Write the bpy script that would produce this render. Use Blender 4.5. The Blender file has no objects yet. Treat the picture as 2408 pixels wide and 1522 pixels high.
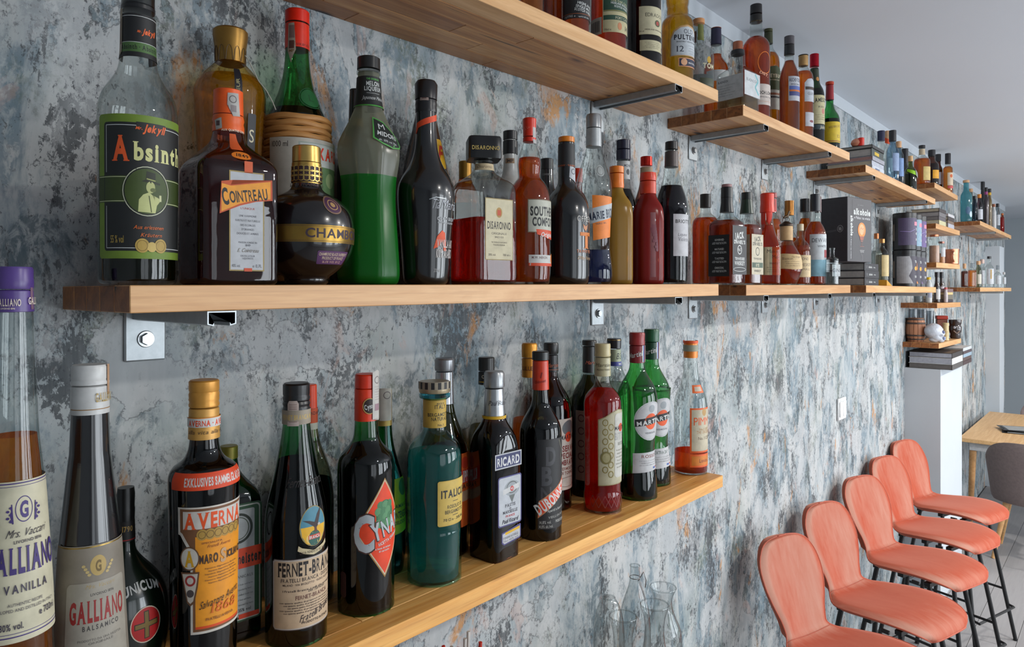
import bpy, bmesh, math, random
from math import sin, cos, pi, radians, atan, asin
from mathutils import Vector, Matrix
random.seed(7)
S = bpy.context.scene
COL = S.collection
# ---------------------------------------------------------------- camera
FP, CX, HY = 1620.0, 1204.0, 684.0         # focal length, optical centre and horizon of the 2408 px frame
AL = radians(41.95)
SA, CA = sin(AL), cos(AL)
D, EYE = 1.0384, 1.87                      # camera distance from the wall (wall plane y = 0), eye height
cam = bpy.data.cameras.new('camera'); camo = bpy.data.objects.new('camera', cam); COL.objects.link(camo)
camo.location = (0, -D, EYE); camo.rotation_euler = (pi/2, 0, AL - pi/2)
cam.sensor_width = 36; cam.lens = FP/2408*36; cam.shift_y = -(761-HY)/2408; cam.clip_start = .02; cam.clip_end = 60
S.camera = camo
# ---------------------------------------------------------------- world, light, exposure
w = bpy.data.worlds.new('world'); S.world = w; w.use_nodes = True
w.node_tree.nodes['Background'].inputs[0].default_value = (.80, .90, 1, 1)
w.node_tree.nodes['Background'].inputs[1].default_value = .38
def area(name, loc, rot, sx, sy, e, col=(1, 1, 1)):
    l = bpy.data.lights.new(name, 'AREA'); l.shape = 'RECTANGLE'; l.size = sx; l.size_y = sy; l.energy = e; l.color = col
    o = bpy.data.objects.new(name, l); COL.objects.link(o); o.location = loc; o.rotation_euler = rot; return o
# daylight in the window openings of the wall opposite the shelves, and of the end behind the camera
for x, e in ((0.2, 12), (2.6, 54), (5.0, 66), (7.4, 54)):
    area('window_light', (x, -4.42, 1.55), (-pi/2, 0, 0), 1.5, 2.0, e*1.0, (.87, .94, 1)).rotation_euler = (pi/2, 0, 0)
S.view_settings.view_transform = 'Standard'; S.view_settings.look = 'None'
S.view_settings.exposure = 0.42; S.view_settings.gamma = 1; S.view_settings.use_curve_mapping = False
S.cycles.use_denoising = True; S.cycles.max_bounces = 10; S.cycles.transparent_max_bounces = 40
S.cycles.transmission_bounces = 8; S.cycles.diffuse_bounces = 4; S.cycles.glossy_bounces = 4
S.cycles.sample_clamp_indirect = 4; S.cycles.caustics_reflective = False; S.cycles.caustics_refractive = False
# ---------------------------------------------------------------- photograph <-> world
def depth(x, Y):                 # camera depth of a point seen at column x that lies on the plane y = Y
    u = (x-CX)/FP
    return (Y+D)/(SA-u*CA)
def wx(x, Y):                    # its world X
    u = (x-CX)/FP
    return depth(x, Y)*(u*SA+CA)
def wz(x, y, Y):
    return EYE-(y-HY)*depth(x, Y)/FP
def P(x, y, Y): return Vector((wx(x, Y), Y, wz(x, y, Y)))
# ---------------------------------------------------------------- nodes
def lin(c):
    return tuple((v/12.92 if v <= .04045 else ((v+.055)/1.055)**2.4) for v in (c[0]/255, c[1]/255, c[2]/255))+(1,)
class NT:
    def __init__(s, name):
        s.m = bpy.data.materials.new(name); s.m.use_nodes = True; s.t = s.m.node_tree; s.t.nodes.clear()
        s.out = s.t.nodes.new('ShaderNodeOutputMaterial')
    def n(s, typ, ins=None, **kw):
        nd = s.t.nodes.new('ShaderNode'+typ)
        for k, v in kw.items(): setattr(nd, k, v)
        for k, v in (ins or {}).items():
            if hasattr(v, 'links') or isinstance(v, bpy.types.NodeSocket): s.t.links.new(v, nd.inputs[k])
            else: nd.inputs[k].default_value = v
        return nd
    def coord(s, kind='Object', scale=(1, 1, 1), loc=(0, 0, 0), rnd=0.0):
        c = s.n('TexCoord').outputs[kind]
        if rnd:
            oi = s.n('ObjectInfo').outputs['Random']
            mul = s.n('Math', {0: oi, 1: rnd}, operation='MULTIPLY').outputs[0]
            cb = s.n('CombineXYZ', {0: mul, 1: mul, 2: mul}).outputs[0]
            c = s.n('VectorMath', {0: c, 1: cb}, operation='ADD').outputs[0]
        return s.n('Mapping', {'Vector': c, 'Scale': scale, 'Location': loc}).outputs[0]
    def noise(s, vec, scale, det=4, rough=.55, dist=0., lac=2.0):
        return s.n('TexNoise', {'Vector': vec, 'Scale': scale, 'Detail': det, 'Roughness': rough, 'Distortion': dist, 'Lacunarity': lac}).outputs['Fac']
    def ramp(s, fac, stops, interp='LINEAR'):
        r = s.n('ValToRGB', {'Fac': fac}); cr = r.color_ramp; cr.interpolation = interp
        while len(cr.elements) < len(stops): cr.elements.new(.5)
        for e, (p, c) in zip(cr.elements, stops):
            e.position = p; e.color = c if len(c) == 4 else lin(c)
        return r.outputs['Color']
    def band(s, fac, a, b):      # 0 below a, 1 above b
        return s.n('MapRange', {'Value': fac, 'From Min': a, 'From Max': b}, clamp=True).outputs[0]
    def mix(s, fac, a, b, bt='MIX'):
        m = s.n('Mix', {}, data_type='RGBA', blend_type=bt)
        for i, v in ((0, fac), (6, a), (7, b)):
            if isinstance(v, bpy.types.NodeSocket): s.t.links.new(v, m.inputs[i])
            else: m.inputs[i].default_value = v if (i == 0 or len(v) == 4) else lin(v)
        return m.outputs[2]
    def math(s, op, a, b=0.): return s.n('Math', {0: a, 1: b}, operation=op).outputs[0]
    def done(s, shader): s.t.links.new(shader, s.out.inputs[0]); return s.m
    def princ(s, base, rough=.5, metal=0., bump=None, bs=.3, bd=.002, **kw):
        ins = {'Roughness': rough, 'Metallic': metal}
        ins['Base Color'] = base if (isinstance(base, bpy.types.NodeSocket) or len(base) == 4) else lin(base)
        if bump is not None: ins['Normal'] = s.n('Bump', {'Height': bump, 'Strength': bs, 'Distance': bd}).outputs[0]
        ins.update(kw)
        return s.done(s.n('BsdfPrincipled', ins).outputs[0])
_mc = {}
def paint(c, rough=.5, metal=0., coat=0.):
    lo, hi = min(c), max(c)
    if hi-lo > 125 and not metal: c = tuple(lo*.55 if v == lo else v+(lo*.0) for v in c)     # printers' colours are clean
    k = ('p', tuple(c), rough, metal, coat)
    if k not in _mc:
        t = NT('paint_%d_%d_%d' % tuple(c[:3])); v = t.coord('Object')
        nz = t.noise(v, 60, 3)
        col = t.mix(t.band(nz, .35, .75), c, tuple(max(0, x*.9) for x in c))
        _mc[k] = t.princ(col, rough, metal, **{'Coat Weight': coat, 'Coat Roughness': .03})
    return _mc[k]
def paper(c): return paint(c, .62)
def foil(c): return paint(c, .3, .85)
def plastic(c): return paint(c, .32)
def glaze(c): return paint(c, .22, 0, .6)
def thin(c, tint=1.0, rough=.03, edge=.35, frost=0.):
    """Bottle glass: a clear wall that lets light straight through, absorbs more at a glancing angle and mirrors by Fresnel."""
    k = ('t', tuple(c), tint, rough, edge, frost)
    if k not in _mc:
        t = NT('bottle_glass'); lw = t.n('LayerWeight', {'Blend': .5}).outputs['Facing']
        cc = lin(c); c0 = tuple(max(0, v)**.6 for v in cc[:3])+(1,); c1 = tuple(max(0, v)**(.6+1.2*tint)*edge for v in cc[:3])+(1,)
        col = t.mix(t.math('POWER', lw, 2.2), c0, c1)
        tr = t.n('BsdfTransparent', {'Color': col}).outputs[0]
        v = t.coord('Object'); nz = t.noise(v, 26, 2, .5, .6)
        bp = t.n('Bump', {'Height': nz, 'Strength': .06, 'Distance': .004}).outputs[0]
        gl = t.n('BsdfGlossy', {'Color': (1, 1, 1, 1), 'Roughness': rough, 'Normal': bp}).outputs[0]
        bf = t.n('NewGeometry').outputs['Backfacing']; ior = t.n('MapRange', {'Value': bf, 'From Min': 0., 'From Max': 1., 'To Min': 1.5, 'To Max': 1/1.5}).outputs[0]
        fr = t.n('Fresnel', {'IOR': ior, 'Normal': bp}).outputs[0]
        mx = t.n('MixShader', {0: fr, 1: tr, 2: gl}).outputs[0]
        if frost:
            df = t.n('BsdfTranslucent', {'Color': cc}).outputs[0]; d2 = t.n('BsdfDiffuse', {'Color': cc}).outputs[0]
            dd = t.n('MixShader', {0: .55, 1: df, 2: d2}).outputs[0]
            mx = t.n('MixShader', {0: frost, 1: mx, 2: dd}).outputs[0]
        _mc[k] = t.done(mx)
    return _mc[k]
def liq(c, dens=1.0, refr=.5, milk=.16):
    """Liquid: part bends the light, part lets it straight on, part scatters it (milk), all through the liquid's own colour."""
    k = ('l', tuple(c), dens, refr, milk)
    if k not in _mc:
        t = NT('liquid'); lw = t.n('LayerWeight', {'Blend': .5}).outputs['Facing']
        cc = lin(c); c0 = tuple(max(0, v)**.44 for v in cc[:3])+(1,); c1 = tuple(max(0, v)**(.6+.45*dens) for v in cc[:3])+(1,)
        v = t.coord('Object', (1, 1, .35)); nz = t.noise(v, 30, 3, .6, 1.2)
        col = t.mix(t.math('MULTIPLY', t.band(nz, .45, .62), .5), t.mix(t.math('POWER', lw, 1.5), c0, c1), c1)
        tr = t.n('BsdfTransparent', {'Color': col}).outputs[0]
        bp = t.n('Bump', {'Height': nz, 'Strength': .25, 'Distance': .004}).outputs[0]
        gs = t.n('BsdfRefraction', {'Color': col, 'IOR': 1.3, 'Roughness': .0, 'Normal': bp}).outputs[0]
        tl = t.n('BsdfTranslucent', {'Color': cc}).outputs[0]; df = t.n('BsdfDiffuse', {'Color': cc}).outputs[0]
        m1 = t.n('MixShader', {0: refr, 1: tr, 2: gs}).outputs[0]
        m2 = t.n('MixShader', {0: .45, 1: tl, 2: df}).outputs[0]
        _mc[k] = t.done(t.n('MixShader', {0: milk, 1: m1, 2: m2}).outputs[0])
    return _mc[k]
# ---------------------------------------------------------------- mesh helpers
def tag(o, label=None, cat=None, group=None, kind=None):
    for k, v in (('label', label), ('category', cat), ('group', group), ('kind', kind)):
        if v: o[k] = v
    return o
def mesh_obj(name, bm, mats, parent=None, loc=None, smooth=40):
    bm.normal_update()
    if smooth:
        lim = radians(smooth)
        for f in bm.faces: f.smooth = True
        for e in bm.edges:
            if len(e.link_faces) == 2 and e.calc_face_angle(0) > lim: e.smooth = False
    me = bpy.data.meshes.new(name); bm.to_mesh(me); bm.free()
    for m in (mats if isinstance(mats, (list, tuple)) else [mats]): me.materials.append(m)
    o = bpy.data.objects.new(name, me); COL.objects.link(o)
    if loc is not None: o.location = loc
    if parent: o.parent = parent
    return o
def empty(name, loc, rz=0, label=None, cat=None, group=None):
    o = bpy.data.objects.new(name, None); COL.objects.link(o); o.location = loc; o.rotation_euler.z = rz
    o.empty_display_size = .05
    return tag(o, label, cat, group)
def box(bm, lo, hi, bev=0., mi=0):
    g = bmesh.ops.create_cube(bm, size=1)
    for v in g['verts']:
        v.co = Vector([lo[i] if v.co[i] < 0 else hi[i] for i in range(3)])
    fs = list({f for v in g['verts'] for f in v.link_faces})
    for f in fs: f.material_index = mi
    if bev:
        es = list({e for v in g['verts'] for e in v.link_edges})
        bmesh.ops.bevel(bm, geom=es, offset=bev, segments=1, affect='EDGES', profile=.5)
    return g['verts']
def box_obj(name, lo, hi, mat, parent=None, bev=.0, **kw):
    bm = bmesh.new(); box(bm, lo, hi, bev); return mesh_obj(name, bm, mat, parent, **kw)
def tube(bm, pts, r, seg=8, caps=True):
    pts = [Vector(p) for p in pts]; rings = []
    n0 = None
    for i, p in enumerate(pts):
        a = pts[max(i-1, 0)]; b = pts[min(i+1, len(pts)-1)]
        t = (b-a).normalized()
        if n0 is None: n0 = t.orthogonal().normalized()
        n0 = (n0-t*n0.dot(t)).normalized(); bn = t.cross(n0)
        rr = r[i] if isinstance(r, (list, tuple)) else r
        rings.append([bm.verts.new(p+(n0*cos(2*pi*k/seg)+bn*sin(2*pi*k/seg))*rr) for k in range(seg)])
    for A, B in zip(rings, rings[1:]):
        for k in range(seg): bm.faces.new((A[k], A[(k+1) % seg], B[(k+1) % seg], B[k]))
    if caps: bm.faces.new(rings[0][::-1]); bm.faces.new(rings[-1])
def sfac(th, n, face=0.):
    th -= face
    if n <= 2.01: return 1.
    return (abs(cos(th))**n+abs(sin(th))**n)**(-1./n)
def nfac(th, k, N, face):
    a = 2*pi/N; t = ((th-face+a/2) % a)-a/2
    return 1+k*(cos(pi/N)/cos(t)*1.0-1) if N else 1
def lathe(bm, prof, seg=40, face=0., facets=0, fk=1., close=True, ridge=None, asp=1., mi=0):
    """prof: (z, r, n) rows; n = 2 round ... 9 square cross-section turned to `face`; facets: number of flat sides."""
    rings = []
    for z, r, n in prof:
        ring = []
        for k in range(seg):
            th = 2*pi*k/seg
            q = r*sfac(th, n, face)
            if facets: q *= nfac(th, fk, facets, face)
            if ridge and ridge[0] <= z <= ridge[1] and k % 2: q *= .955
            v = Vector((q*cos(th), q*sin(th), z))
            if asp != 1:
                d = Vector((cos(face), sin(face), 0)); c = v.dot(d); v -= d*c*(1-asp)
            ring.append(bm.verts.new(v))
        rings.append(ring)
    for A, B in zip(rings, rings[1:]):
        for k in range(seg):
            f = bm.faces.new((A[k], A[(k+1) % seg], B[(k+1) % seg], B[k])); f.material_index = mi
    if close:
        f = bm.faces.new(rings[0][::-1]); f.material_index = mi
        f = bm.faces.new(rings[-1]); f.material_index = mi
def round_prof(pr, rmax):
    """soften the corners of a (z, r, n) profile"""
    out = [pr[0]]
    for i in range(1, len(pr)-1):
        a, b, c = pr[i-1], pr[i], pr[i+1]
        la = math.hypot(b[0]-a[0], b[1]-a[1]); lb = math.hypot(c[0]-b[0], c[1]-b[1])
        ca = min(.46*la, rmax)/max(la, 1e-9); cb = min(.46*lb, rmax)/max(lb, 1e-9)
        p0 = [b[j]+(a[j]-b[j])*ca for j in range(3)]; p2 = [b[j]+(c[j]-b[j])*cb for j in range(3)]
        for t in (0, .33, .67, 1):
            out.append(tuple((1-t)**2*p0[j]+2*t*(1-t)*b[j]+t*t*p2[j] for j in range(3)))
    out.append(pr[-1]); return out
# ---------------------------------------------------------------- glyphs (Blender's built-in font, slab feet added for serif faces)
_gl = {}
def glyph(ch, style):
    k = (ch, style)
    if k in _gl: return _gl[k]
    cu = bpy.data.curves.new('g', 'FONT'); cu.body = ch; cu.size = 1; cu.resolution_u = 3
    if 'b' in style: cu.offset = .022
    if 'B' in style: cu.offset = .04
    if ch in 'MWNmwR&': cu.offset *= .35; style = style.replace('s', '')
    ob = bpy.data.objects.new('g', cu)
    me = ob.to_mesh()
    vs = [(v.co.x, v.co.y) for v in me.vertices]; fs = [tuple(p.vertices) for p in me.polygons]
    if 's' in style and vs:
        cnt = {}
        for p in fs:
            for a, b in zip(p, p[1:]+p[:1]): cnt[frozenset((a, b))] = cnt.get(frozenset((a, b)), 0)+1
        tops = (min(v[1] for v in vs), max(v[1] for v in vs))
        for e, c in cnt.items():
            if c != 1 or len(e) < 2: continue
            a, b = tuple(e); (xa, ya), (xb, yb) = vs[a], vs[b]
            if abs(ya-yb) < .004 and abs(xa-xb) < .2:
                for lv, sg in ((tops[0], 1), (tops[1], -1)):
                    if abs(ya-lv) < .01:
                        x0, x1 = min(xa, xb)-.055, max(xa, xb)+.055; i = len(vs)
                        vs += [(x0, lv), (x1, lv), (x1, lv+sg*.035), (x0, lv+sg*.035)]; fs.append((i, i+1, i+2, i+3))
    ob.to_mesh_clear(); bpy.data.objects.remove(ob); bpy.data.curves.remove(cu)
    if vs:
        x0 = min(v[0] for v in vs); vs = [(x-x0, y) for x, y in vs]; wd = max(v[0] for v in vs)
    else: wd = .22
    _gl[k] = (vs, fs, wd); return _gl[k]
CAPH = .73        # cap height of the built-in font at size 1 (measured below)
_v = glyph('H', '')[0]; CAPH = max(v[1] for v in _v)-min(v[1] for v in _v)
def text2d(bm, s, x, y, h, w=None, style='', mi=0, shear=0., track=.09, align='l', arc=0.):
    """flat text, y downwards; h cap height, w forced width, arc: baseline curvature (1/radius)"""
    items = []; cur = 0.
    for ch in s:
        if ch == ' ': cur += .3; continue
        g = glyph(ch, style); items.append((g, cur)); cur += g[2]+track
    tot = max(cur-track, .01); sy = h/CAPH; sx = (w/tot if w else sy)
    if w and not items: return
    off = {'l': 0, 'c': -tot*sx/2, 'r': -tot*sx}[align]
    for (vs, fs, wd), c in items:
        nv = []
        for vx, vy in vs:
            X = (c+vx)*sx+off+shear*vy*sy; Y = -vy*sy
            if arc: a = X*arc; X, Y = (1/arc+(-Y))*sin(a), Y*cos(a)+(1-cos(a))/arc
            nv.append(bm.verts.new((x+X, y+Y, 0)))
        for f in fs:
            try: q = bm.faces.new([nv[i] for i in f]); q.material_index = mi
            except ValueError: pass
# ---------------------------------------------------------------- room materials
def wallpaper():
    t = NT('painted_plaster_wallpaper'); c = t.coord('Object', (1.45, 1, .86)); c2 = t.coord('Object', (1.45, 1, .58), (3.3, 0, 1.7)); c3 = t.coord('Object', (1.45, 1, .86), (11.3, 0, 5.1))
    mid = t.noise(c2, 6.5, 7, .62, .8); fine = t.noise(c, 40, 8, .72, .5); grit = t.noise(c, 84, 6, .75, .3)
    base = t.ramp(mid, [(.32, (100, 116, 124)), (.43, (140, 152, 156)), (.52, (172, 176, 176)), (.66, (190, 190, 188))])
    tint = t.ramp(t.noise(c2, 2.6, 3, .5, .4), [(.34, (104, 130, 146)), (.46, (160, 168, 172)), (.56, (176, 178, 178)), (.66, (138, 146, 138))])
    col = t.mix(.42, base, tint)
    def area(sc, v, lo, hi, f2, l2, h2): return t.math('MULTIPLY', t.band(t.noise(v, sc, 8, .66, .6), lo, hi), t.band(f2, l2, h2))
    col = t.mix(t.math('MULTIPLY', area(5.0, c2, .50, .56, fine, .38, .50), .72), col, (84, 110, 124))
    col = t.mix(t.math('MULTIPLY', area(6.5, c3, .545, .60, fine, .42, .52), .75), col, (62, 84, 94))
    col = t.mix(t.math('MULTIPLY', area(4.4, c, .54, .62, grit, .42, .54), .72), col, (84, 94, 76))
    # dark flaking speckle gathered in patches
    patch = t.noise(c3, 4.6, 8, .66, .7); speck = t.noise(c, 70, 7, .76, .4)
    dsum = t.math('ADD', t.math('MULTIPLY', patch, 1.15), t.math('MULTIPLY', speck, .95))
    dk = t.band(dsum, 1.118, 1.155)
    col = t.mix(t.math('MULTIPLY', dk, .88), col, t.mix(t.noise(c, 20, 3), (34, 40, 46), (70, 76, 80)))
    d2 = t.band(t.math('ADD', t.noise(c2, 10.5, 6, .7, .6), t.math('MULTIPLY', grit, .6)), .93, .96)
    col = t.mix(t.math('MULTIPLY', d2, .75), col, (54, 57, 63))
    # ochre, rust, brown and flesh-pink paint touches
    oc = area(5.6, c2, .60, .645, fine, .38, .48)
    col = t.mix(t.math('MULTIPLY', oc, .82), col, t.mix(t.noise(c, 14, 3), (150, 96, 42), (204, 144, 60)))
    rb = area(4.2, c3, .60, .66, grit, .44, .56)
    col = t.mix(t.math('MULTIPLY', rb, .4), col, (104, 84, 62))
    pk = t.math('MULTIPLY', t.band(t.noise(c, 5.6, 7, .62, 1.0), .61, .65), .35)
    col = t.mix(pk, col, (188, 150, 134))
    # broad bare plaster flakes with a hard edge, thin cracks around them
    fn = t.noise(t.coord('Object', (1, 1, .8), (7.1, 0, 2.2)), 5.2, 10, .62, .3); gate = t.band(t.noise(c, 2.6, 2), .40, .52)
    flake = t.math('MULTIPLY', t.band(fn, .535, .543), gate)
    col = t.mix(t.math('MULTIPLY', flake, .78), col, t.mix(t.noise(c, 15, 5, .6), (154, 157, 159), (182, 185, 186)))
    rim = t.math('MULTIPLY', t.math('MULTIPLY', t.band(fn, .528, .535), t.band(fn, .546, .539)), gate)
    col = t.mix(t.math('MULTIPLY', rim, .6), col, (58, 60, 62))
    sp = t.band(t.noise(c, 90, 5, .75), .575, .60)
    col = t.mix(t.math('MULTIPLY', t.math('MULTIPLY', sp, t.band(patch, .42, .56)), .85), col, (44, 46, 52))
    # light dry-brushed scumble and vertical streaks
    lb = t.math('MULTIPLY', t.band(t.noise(c2, 8.5, 8, .7, .5), .53, .57), t.band(grit, .40, .50))
    col = t.mix(t.math('MULTIPLY', lb, .5), col, (188, 190, 190))
    st = t.noise(t.coord('Object', (1, 1, .06)), 55, 4, .6)
    col = t.mix(t.math('MULTIPLY', t.band(st, .5, .75), .20), col, (196, 198, 200))
    return t.princ(col, .62, 0, fine, .15, .001)
def wood(name, lo, hi, dark, knots=True, dirx=True):
    """oiled oak stave, grain along x, each stave with its own tone"""
    t = NT(name); r = t.n('ObjectInfo').outputs['Random']
    sc = (1.2, 16, 16)
    c = t.coord('Object', sc, rnd=37.); g = t.noise(c, 2.2, 6, .62, 1.4)
    f = t.noise(t.coord('Object', (4, 130, 130), rnd=11.), 2.0, 3, .6, .3)
    col = t.mix(t.band(g, .36, .66), lo, hi)
    col = t.mix(t.math('MULTIPLY', t.band(f, .5, .68), .35), col, dark)
    ring = t.n('TexWave', {'Vector': t.coord('Object', (.8, 9, 9), rnd=23.), 'Scale': 1.4, 'Distortion': 7., 'Detail': 3., 'Detail Scale': 1.2}, wave_type='RINGS').outputs['Fac']
    col = t.mix(t.math('MULTIPLY', t.band(ring, .55, .95), .20), col, dark)
    if knots:
        k = t.n('TexVoronoi', {'Vector': t.coord('Object', (4.6, 15, 15), rnd=53.), 'Scale': 1.0, 'Randomness': 1.}).outputs['Distance']
        k = t.math('ADD', k, t.math('MULTIPLY', t.noise(c, 3, 4), .10))
        col = t.mix(t.band(k, .24, .16), col, dark); col = t.mix(t.band(k, .175, .13), col, (36, 24, 16))
        cr = t.math('MULTIPLY', t.band(t.noise(t.coord('Object', (1.0, 40, 40), rnd=71.), 2.6, 3, .5, .6), .70, .72), .8)
        col = t.mix(cr, col, (60, 38, 22))
    tone = t.ramp(r, [(0, (196, 176, 158)), (.3, (248, 240, 230)), (.6, (222, 206, 190)), (1, (255, 255, 255))])
    col = t.mix(1., col, tone, 'MULTIPLY')
    return t.princ(col, .42, 0, g, .12, .001)
M_WALL = wallpaper()
M_OAK = wood('oiled_oak', (176, 122, 72), (212, 164, 108), (130, 82, 44))
M_EDGE = wood('planed_oak_edge', (216, 168, 114), (236, 196, 146), (184, 136, 88), knots=False)
M_END = wood('oak_end_grain', (128, 78, 40), (172, 112, 60), (92, 54, 28))
M_OAKLOW = wood('golden_oiled_oak', (226, 164, 84), (244, 196, 120), (176, 118, 56))
M_WHITE = paint((206, 209, 212), .6)
t = NT('white_wall_paint'); v = t.coord(); M_PAINT = t.princ(t.mix(t.noise(v, 3, 3), (178, 184, 190), (188, 193, 198)), .7, 0, t.noise(v, 160, 2), .05, .001)
t = NT('grey_wall_paint'); v = t.coord(); M_GREY = t.princ(t.mix(t.noise(v, 1.5, 2), (150, 158, 164), (160, 167, 172)), .7, 0, t.noise(v, 140, 2), .05, .001)
t = NT('ceiling_paint'); v = t.coord(); M_CEIL = t.princ(t.mix(t.noise(v, 1.2, 2), (206, 212, 220), (214, 219, 226)), .75, 0, t.noise(v, 120, 2), .04, .001)
def zinc():
    t = NT('galvanised_steel'); v = t.coord('Object', rnd=9.); n = t.noise(v, 90, 4, .6); n2 = t.noise(v, 300, 3)
    return t.princ(t.mix(n, (150, 157, 160), (184, 189, 192)), .42, .6, n2, .08, .0005)
M_ZINC = zinc(); M_BOLT = foil((172, 176, 178)); M_DARK = plastic((24, 25, 28))
def floor_mat():
    t = NT('grey_laminate'); v = t.coord('Object', rnd=13.); g = t.noise(t.coord('Object', (1.2, 22, 1), rnd=7.), 3, 5, .6, .8)
    r = t.n('ObjectInfo').outputs['Random']
    col = t.mix(g, (140, 137, 138), (166, 163, 163)); col = t.mix(1., col, t.ramp(r, [(0, (225, 225, 225)), (1, (255, 255, 255))]), 'MULTIPLY')
    return t.princ(col, .45, 0, g, .06, .001)
# ---------------------------------------------------------------- room shell
FLOOR = EYE-1.70*1.1; CEIL = EYE+.844*1.1; XW = 8.45*1.1; XF = 10.9
def struct(name, lo, hi, m, **kw): return tag(box_obj(name, lo, hi, m, **kw), kind='structure')
struct('wall_shelves', (-1.6, 0, FLOOR), (XW, .15, EYE+.7926*1.1), M_WALL)
struct('trim_1', (-1.6, -.004, EYE+.7926*1.1), (XW, .15, CEIL), M_PAINT)
struct('ceiling', (-1.6, -4.8, CEIL), (XF+.1, 2.2, CEIL+.12), M_CEIL)
struct('wall_far', (XF, -4.8, FLOOR), (XF+.12, 2.2, CEIL), M_GREY)
struct('wall_recess', (XW, 2.1, FLOOR), (XF, 2.2, CEIL), M_GREY)
struct('wall_near', (-1.72, -4.8, FLOOR), (-1.6, .15, CEIL), M_GREY)
# wall with the window openings, behind the camera
wins = [(0.2, 1.5), (2.6, 1.5), (5.0, 1.5), (7.4, 1.5)]
bm = bmesh.new()
box(bm, (-1.72, -4.62, FLOOR), (XF, -4.5, .5)); box(bm, (-1.72, -4.62, 2.56), (XF, -4.5, CEIL))
xs = [-1.72]+[v for c, wd in wins for v in (c-wd/2, c+wd/2)]+[XF]
for a, b in zip(xs[::2], xs[1::2]): box(bm, (a, -4.62, .5), (b, -4.5, 2.56))
tag(mesh_obj('wall_windows', bm, M_PAINT, smooth=0), kind='structure')
for i, (c, wd) in enumerate(wins):
    bm = bmesh.new()
    box(bm, (c-wd/2, -4.58, .5), (c-wd/2+.05, -4.5, 2.56)); box(bm, (c+wd/2-.05, -4.58, .5), (c+wd/2, -4.5, 2.56))
    box(bm, (c-wd/2, -4.58, .5), (c+wd/2, -4.5, .56)); box(bm, (c-wd/2, -4.58, 2.5), (c+wd/2, -4.5, 2.56)); box(bm, (c-.03, -4.58, .5), (c+.03, -4.36, 2.56))
    tag(mesh_obj('window_%d' % (i+1), bm, M_WHITE, smooth=0), kind='structure')
# floor: laminate boards where the photograph shows them, plain beyond
MF = floor_mat()
fl = struct('floor', (-1.6, -4.5, FLOOR-.05), (XF, 2.1, FLOOR-.008), MF)
bm = bmesh.new(); box(bm, (0, 0, -.008), (1.28, .190, 0)); proto = mesh_obj('laminate_board', bm, MF, fl, smooth=0)
first = True
for r in range(14):
    x = 2.2+(r*.47 % 1.28)-1.28
    while x < 8.6:
        o = proto if first else proto.copy()
        if not first: COL.objects.link(o); o.parent = fl
        first = False; o.location = (x, -.2-r*.1925, FLOOR); x += 1.2825
# column stub under the far shelf unit, and the pilaster near the end of the wall
YC = (.77-.944)*1.1
struct('pillar_half_height', (4.337*1.1, YC, FLOOR), (4.971*1.1, 0, EYE-.472), M_PAINT)
YQ = (.843-.944)*1.1
struct('pillar_end', (7.22*1.1, YQ, FLOOR), (7.50*1.1, 0, wz(2330, 560, -.2)), M_PAINT)
# switch plate
sx0, sx1 = wx(1961, 0), wx(1990, 0)
sw = empty('switch_plate', ((sx0+sx1)/2, 0, wz(1975, 961, 0)), 0, 'white double switch plate on the patterned wall above the coral stools', 'switch')
h = .058
box_obj('frame', (-h, -.011, -h*.9), (h, -.0005, h*.9), paint((215, 217, 218), .35), sw, .003)
for s in (-1, 1): box_obj('rocker', (s*.025-.022, -.0155, -h*.62), (s*.025+.022, -.0115, h*.62), paint((222, 224, 225), .3), sw, .002)
# ---------------------------------------------------------------- shelves
SHF = {}   # key -> (X0, z0, X1, z1) of the top surface
YF = (.7298-.944)*1.1; TH = .0275*1.1
def shelf(key, xl, yl, xr, yr, label, rows=5, Yf=None, th=TH, oak=None, group='long oak shelves', name='shelf', X0=None, edge=None, seed=1):
    """xl,yl / xr,yr: top front corners in the photograph"""
    Yf = Yf or YF; rnd = random.Random(seed)
    a, b = P(xl, yl, Yf), P(xr, yr, Yf)
    if X0 is not None: a = Vector((X0, Yf, a.z+(b.z-a.z)*(X0-a.x)/(b.x-a.x)))
    SHF[key] = (a.x, a.z, b.x, b.z)
    L = b.x-a.x; e = empty(name, (a.x, 0, a.z), 0, label, 'shelf', group)
    e.rotation_euler.y = -atan((b.z-a.z)/L)
    wdt = -Yf; rw = wdt/rows; g = .0004
    for r in range(rows):
        y0 = Yf+r*rw; x = 0.
        while x < L-.001:
            ln = rnd.uniform(.32, .75) if r else rnd.uniform(.55, 1.1)
            if L-x-ln < .15: ln = L-x
            if r == 0: ln = L
            dz = rnd.uniform(-.0002, .0002)
            m = (edge or M_EDGE) if r == 0 else (oak or M_OAK)
            bm = bmesh.new(); ox, oy, oz = x+ln/2, y0+rw/2, -th/2
            box(bm, (-ln/2+(g if x else 0), -rw/2+(g if r else 0), -th/2), (ln/2-g/2, rw/2-g/2, th/2), .0009)
            o = mesh_obj('stave', bm, [m, M_END], e, (ox, oy, oz+dz-.0003), smooth=0)
            if x == 0:
                for p in o.data.polygons:
                    if p.normal.x < -.9: p.material_index = 1
            x += ln
    return e
def sz(key, X):
    x0, z0, x1, z1 = SHF[key]; return z0+(z1-z0)*(X-x0)/(x1-x0)+.0002+abs(z1-z0)/(x1-x0)*.04
L1 = 'wall-mounted oak shelf '
shelf('A', 305, 670.5, 1690, 668, L1+'at eye height, nearest the camera, its left end face in view', seed=3)
shelf('UA', 1220.8, 0, 1689, 212, L1+'at the top of the picture, nearest the camera, its underside in view', X0=.2516*1.1, seed=8)
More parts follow.
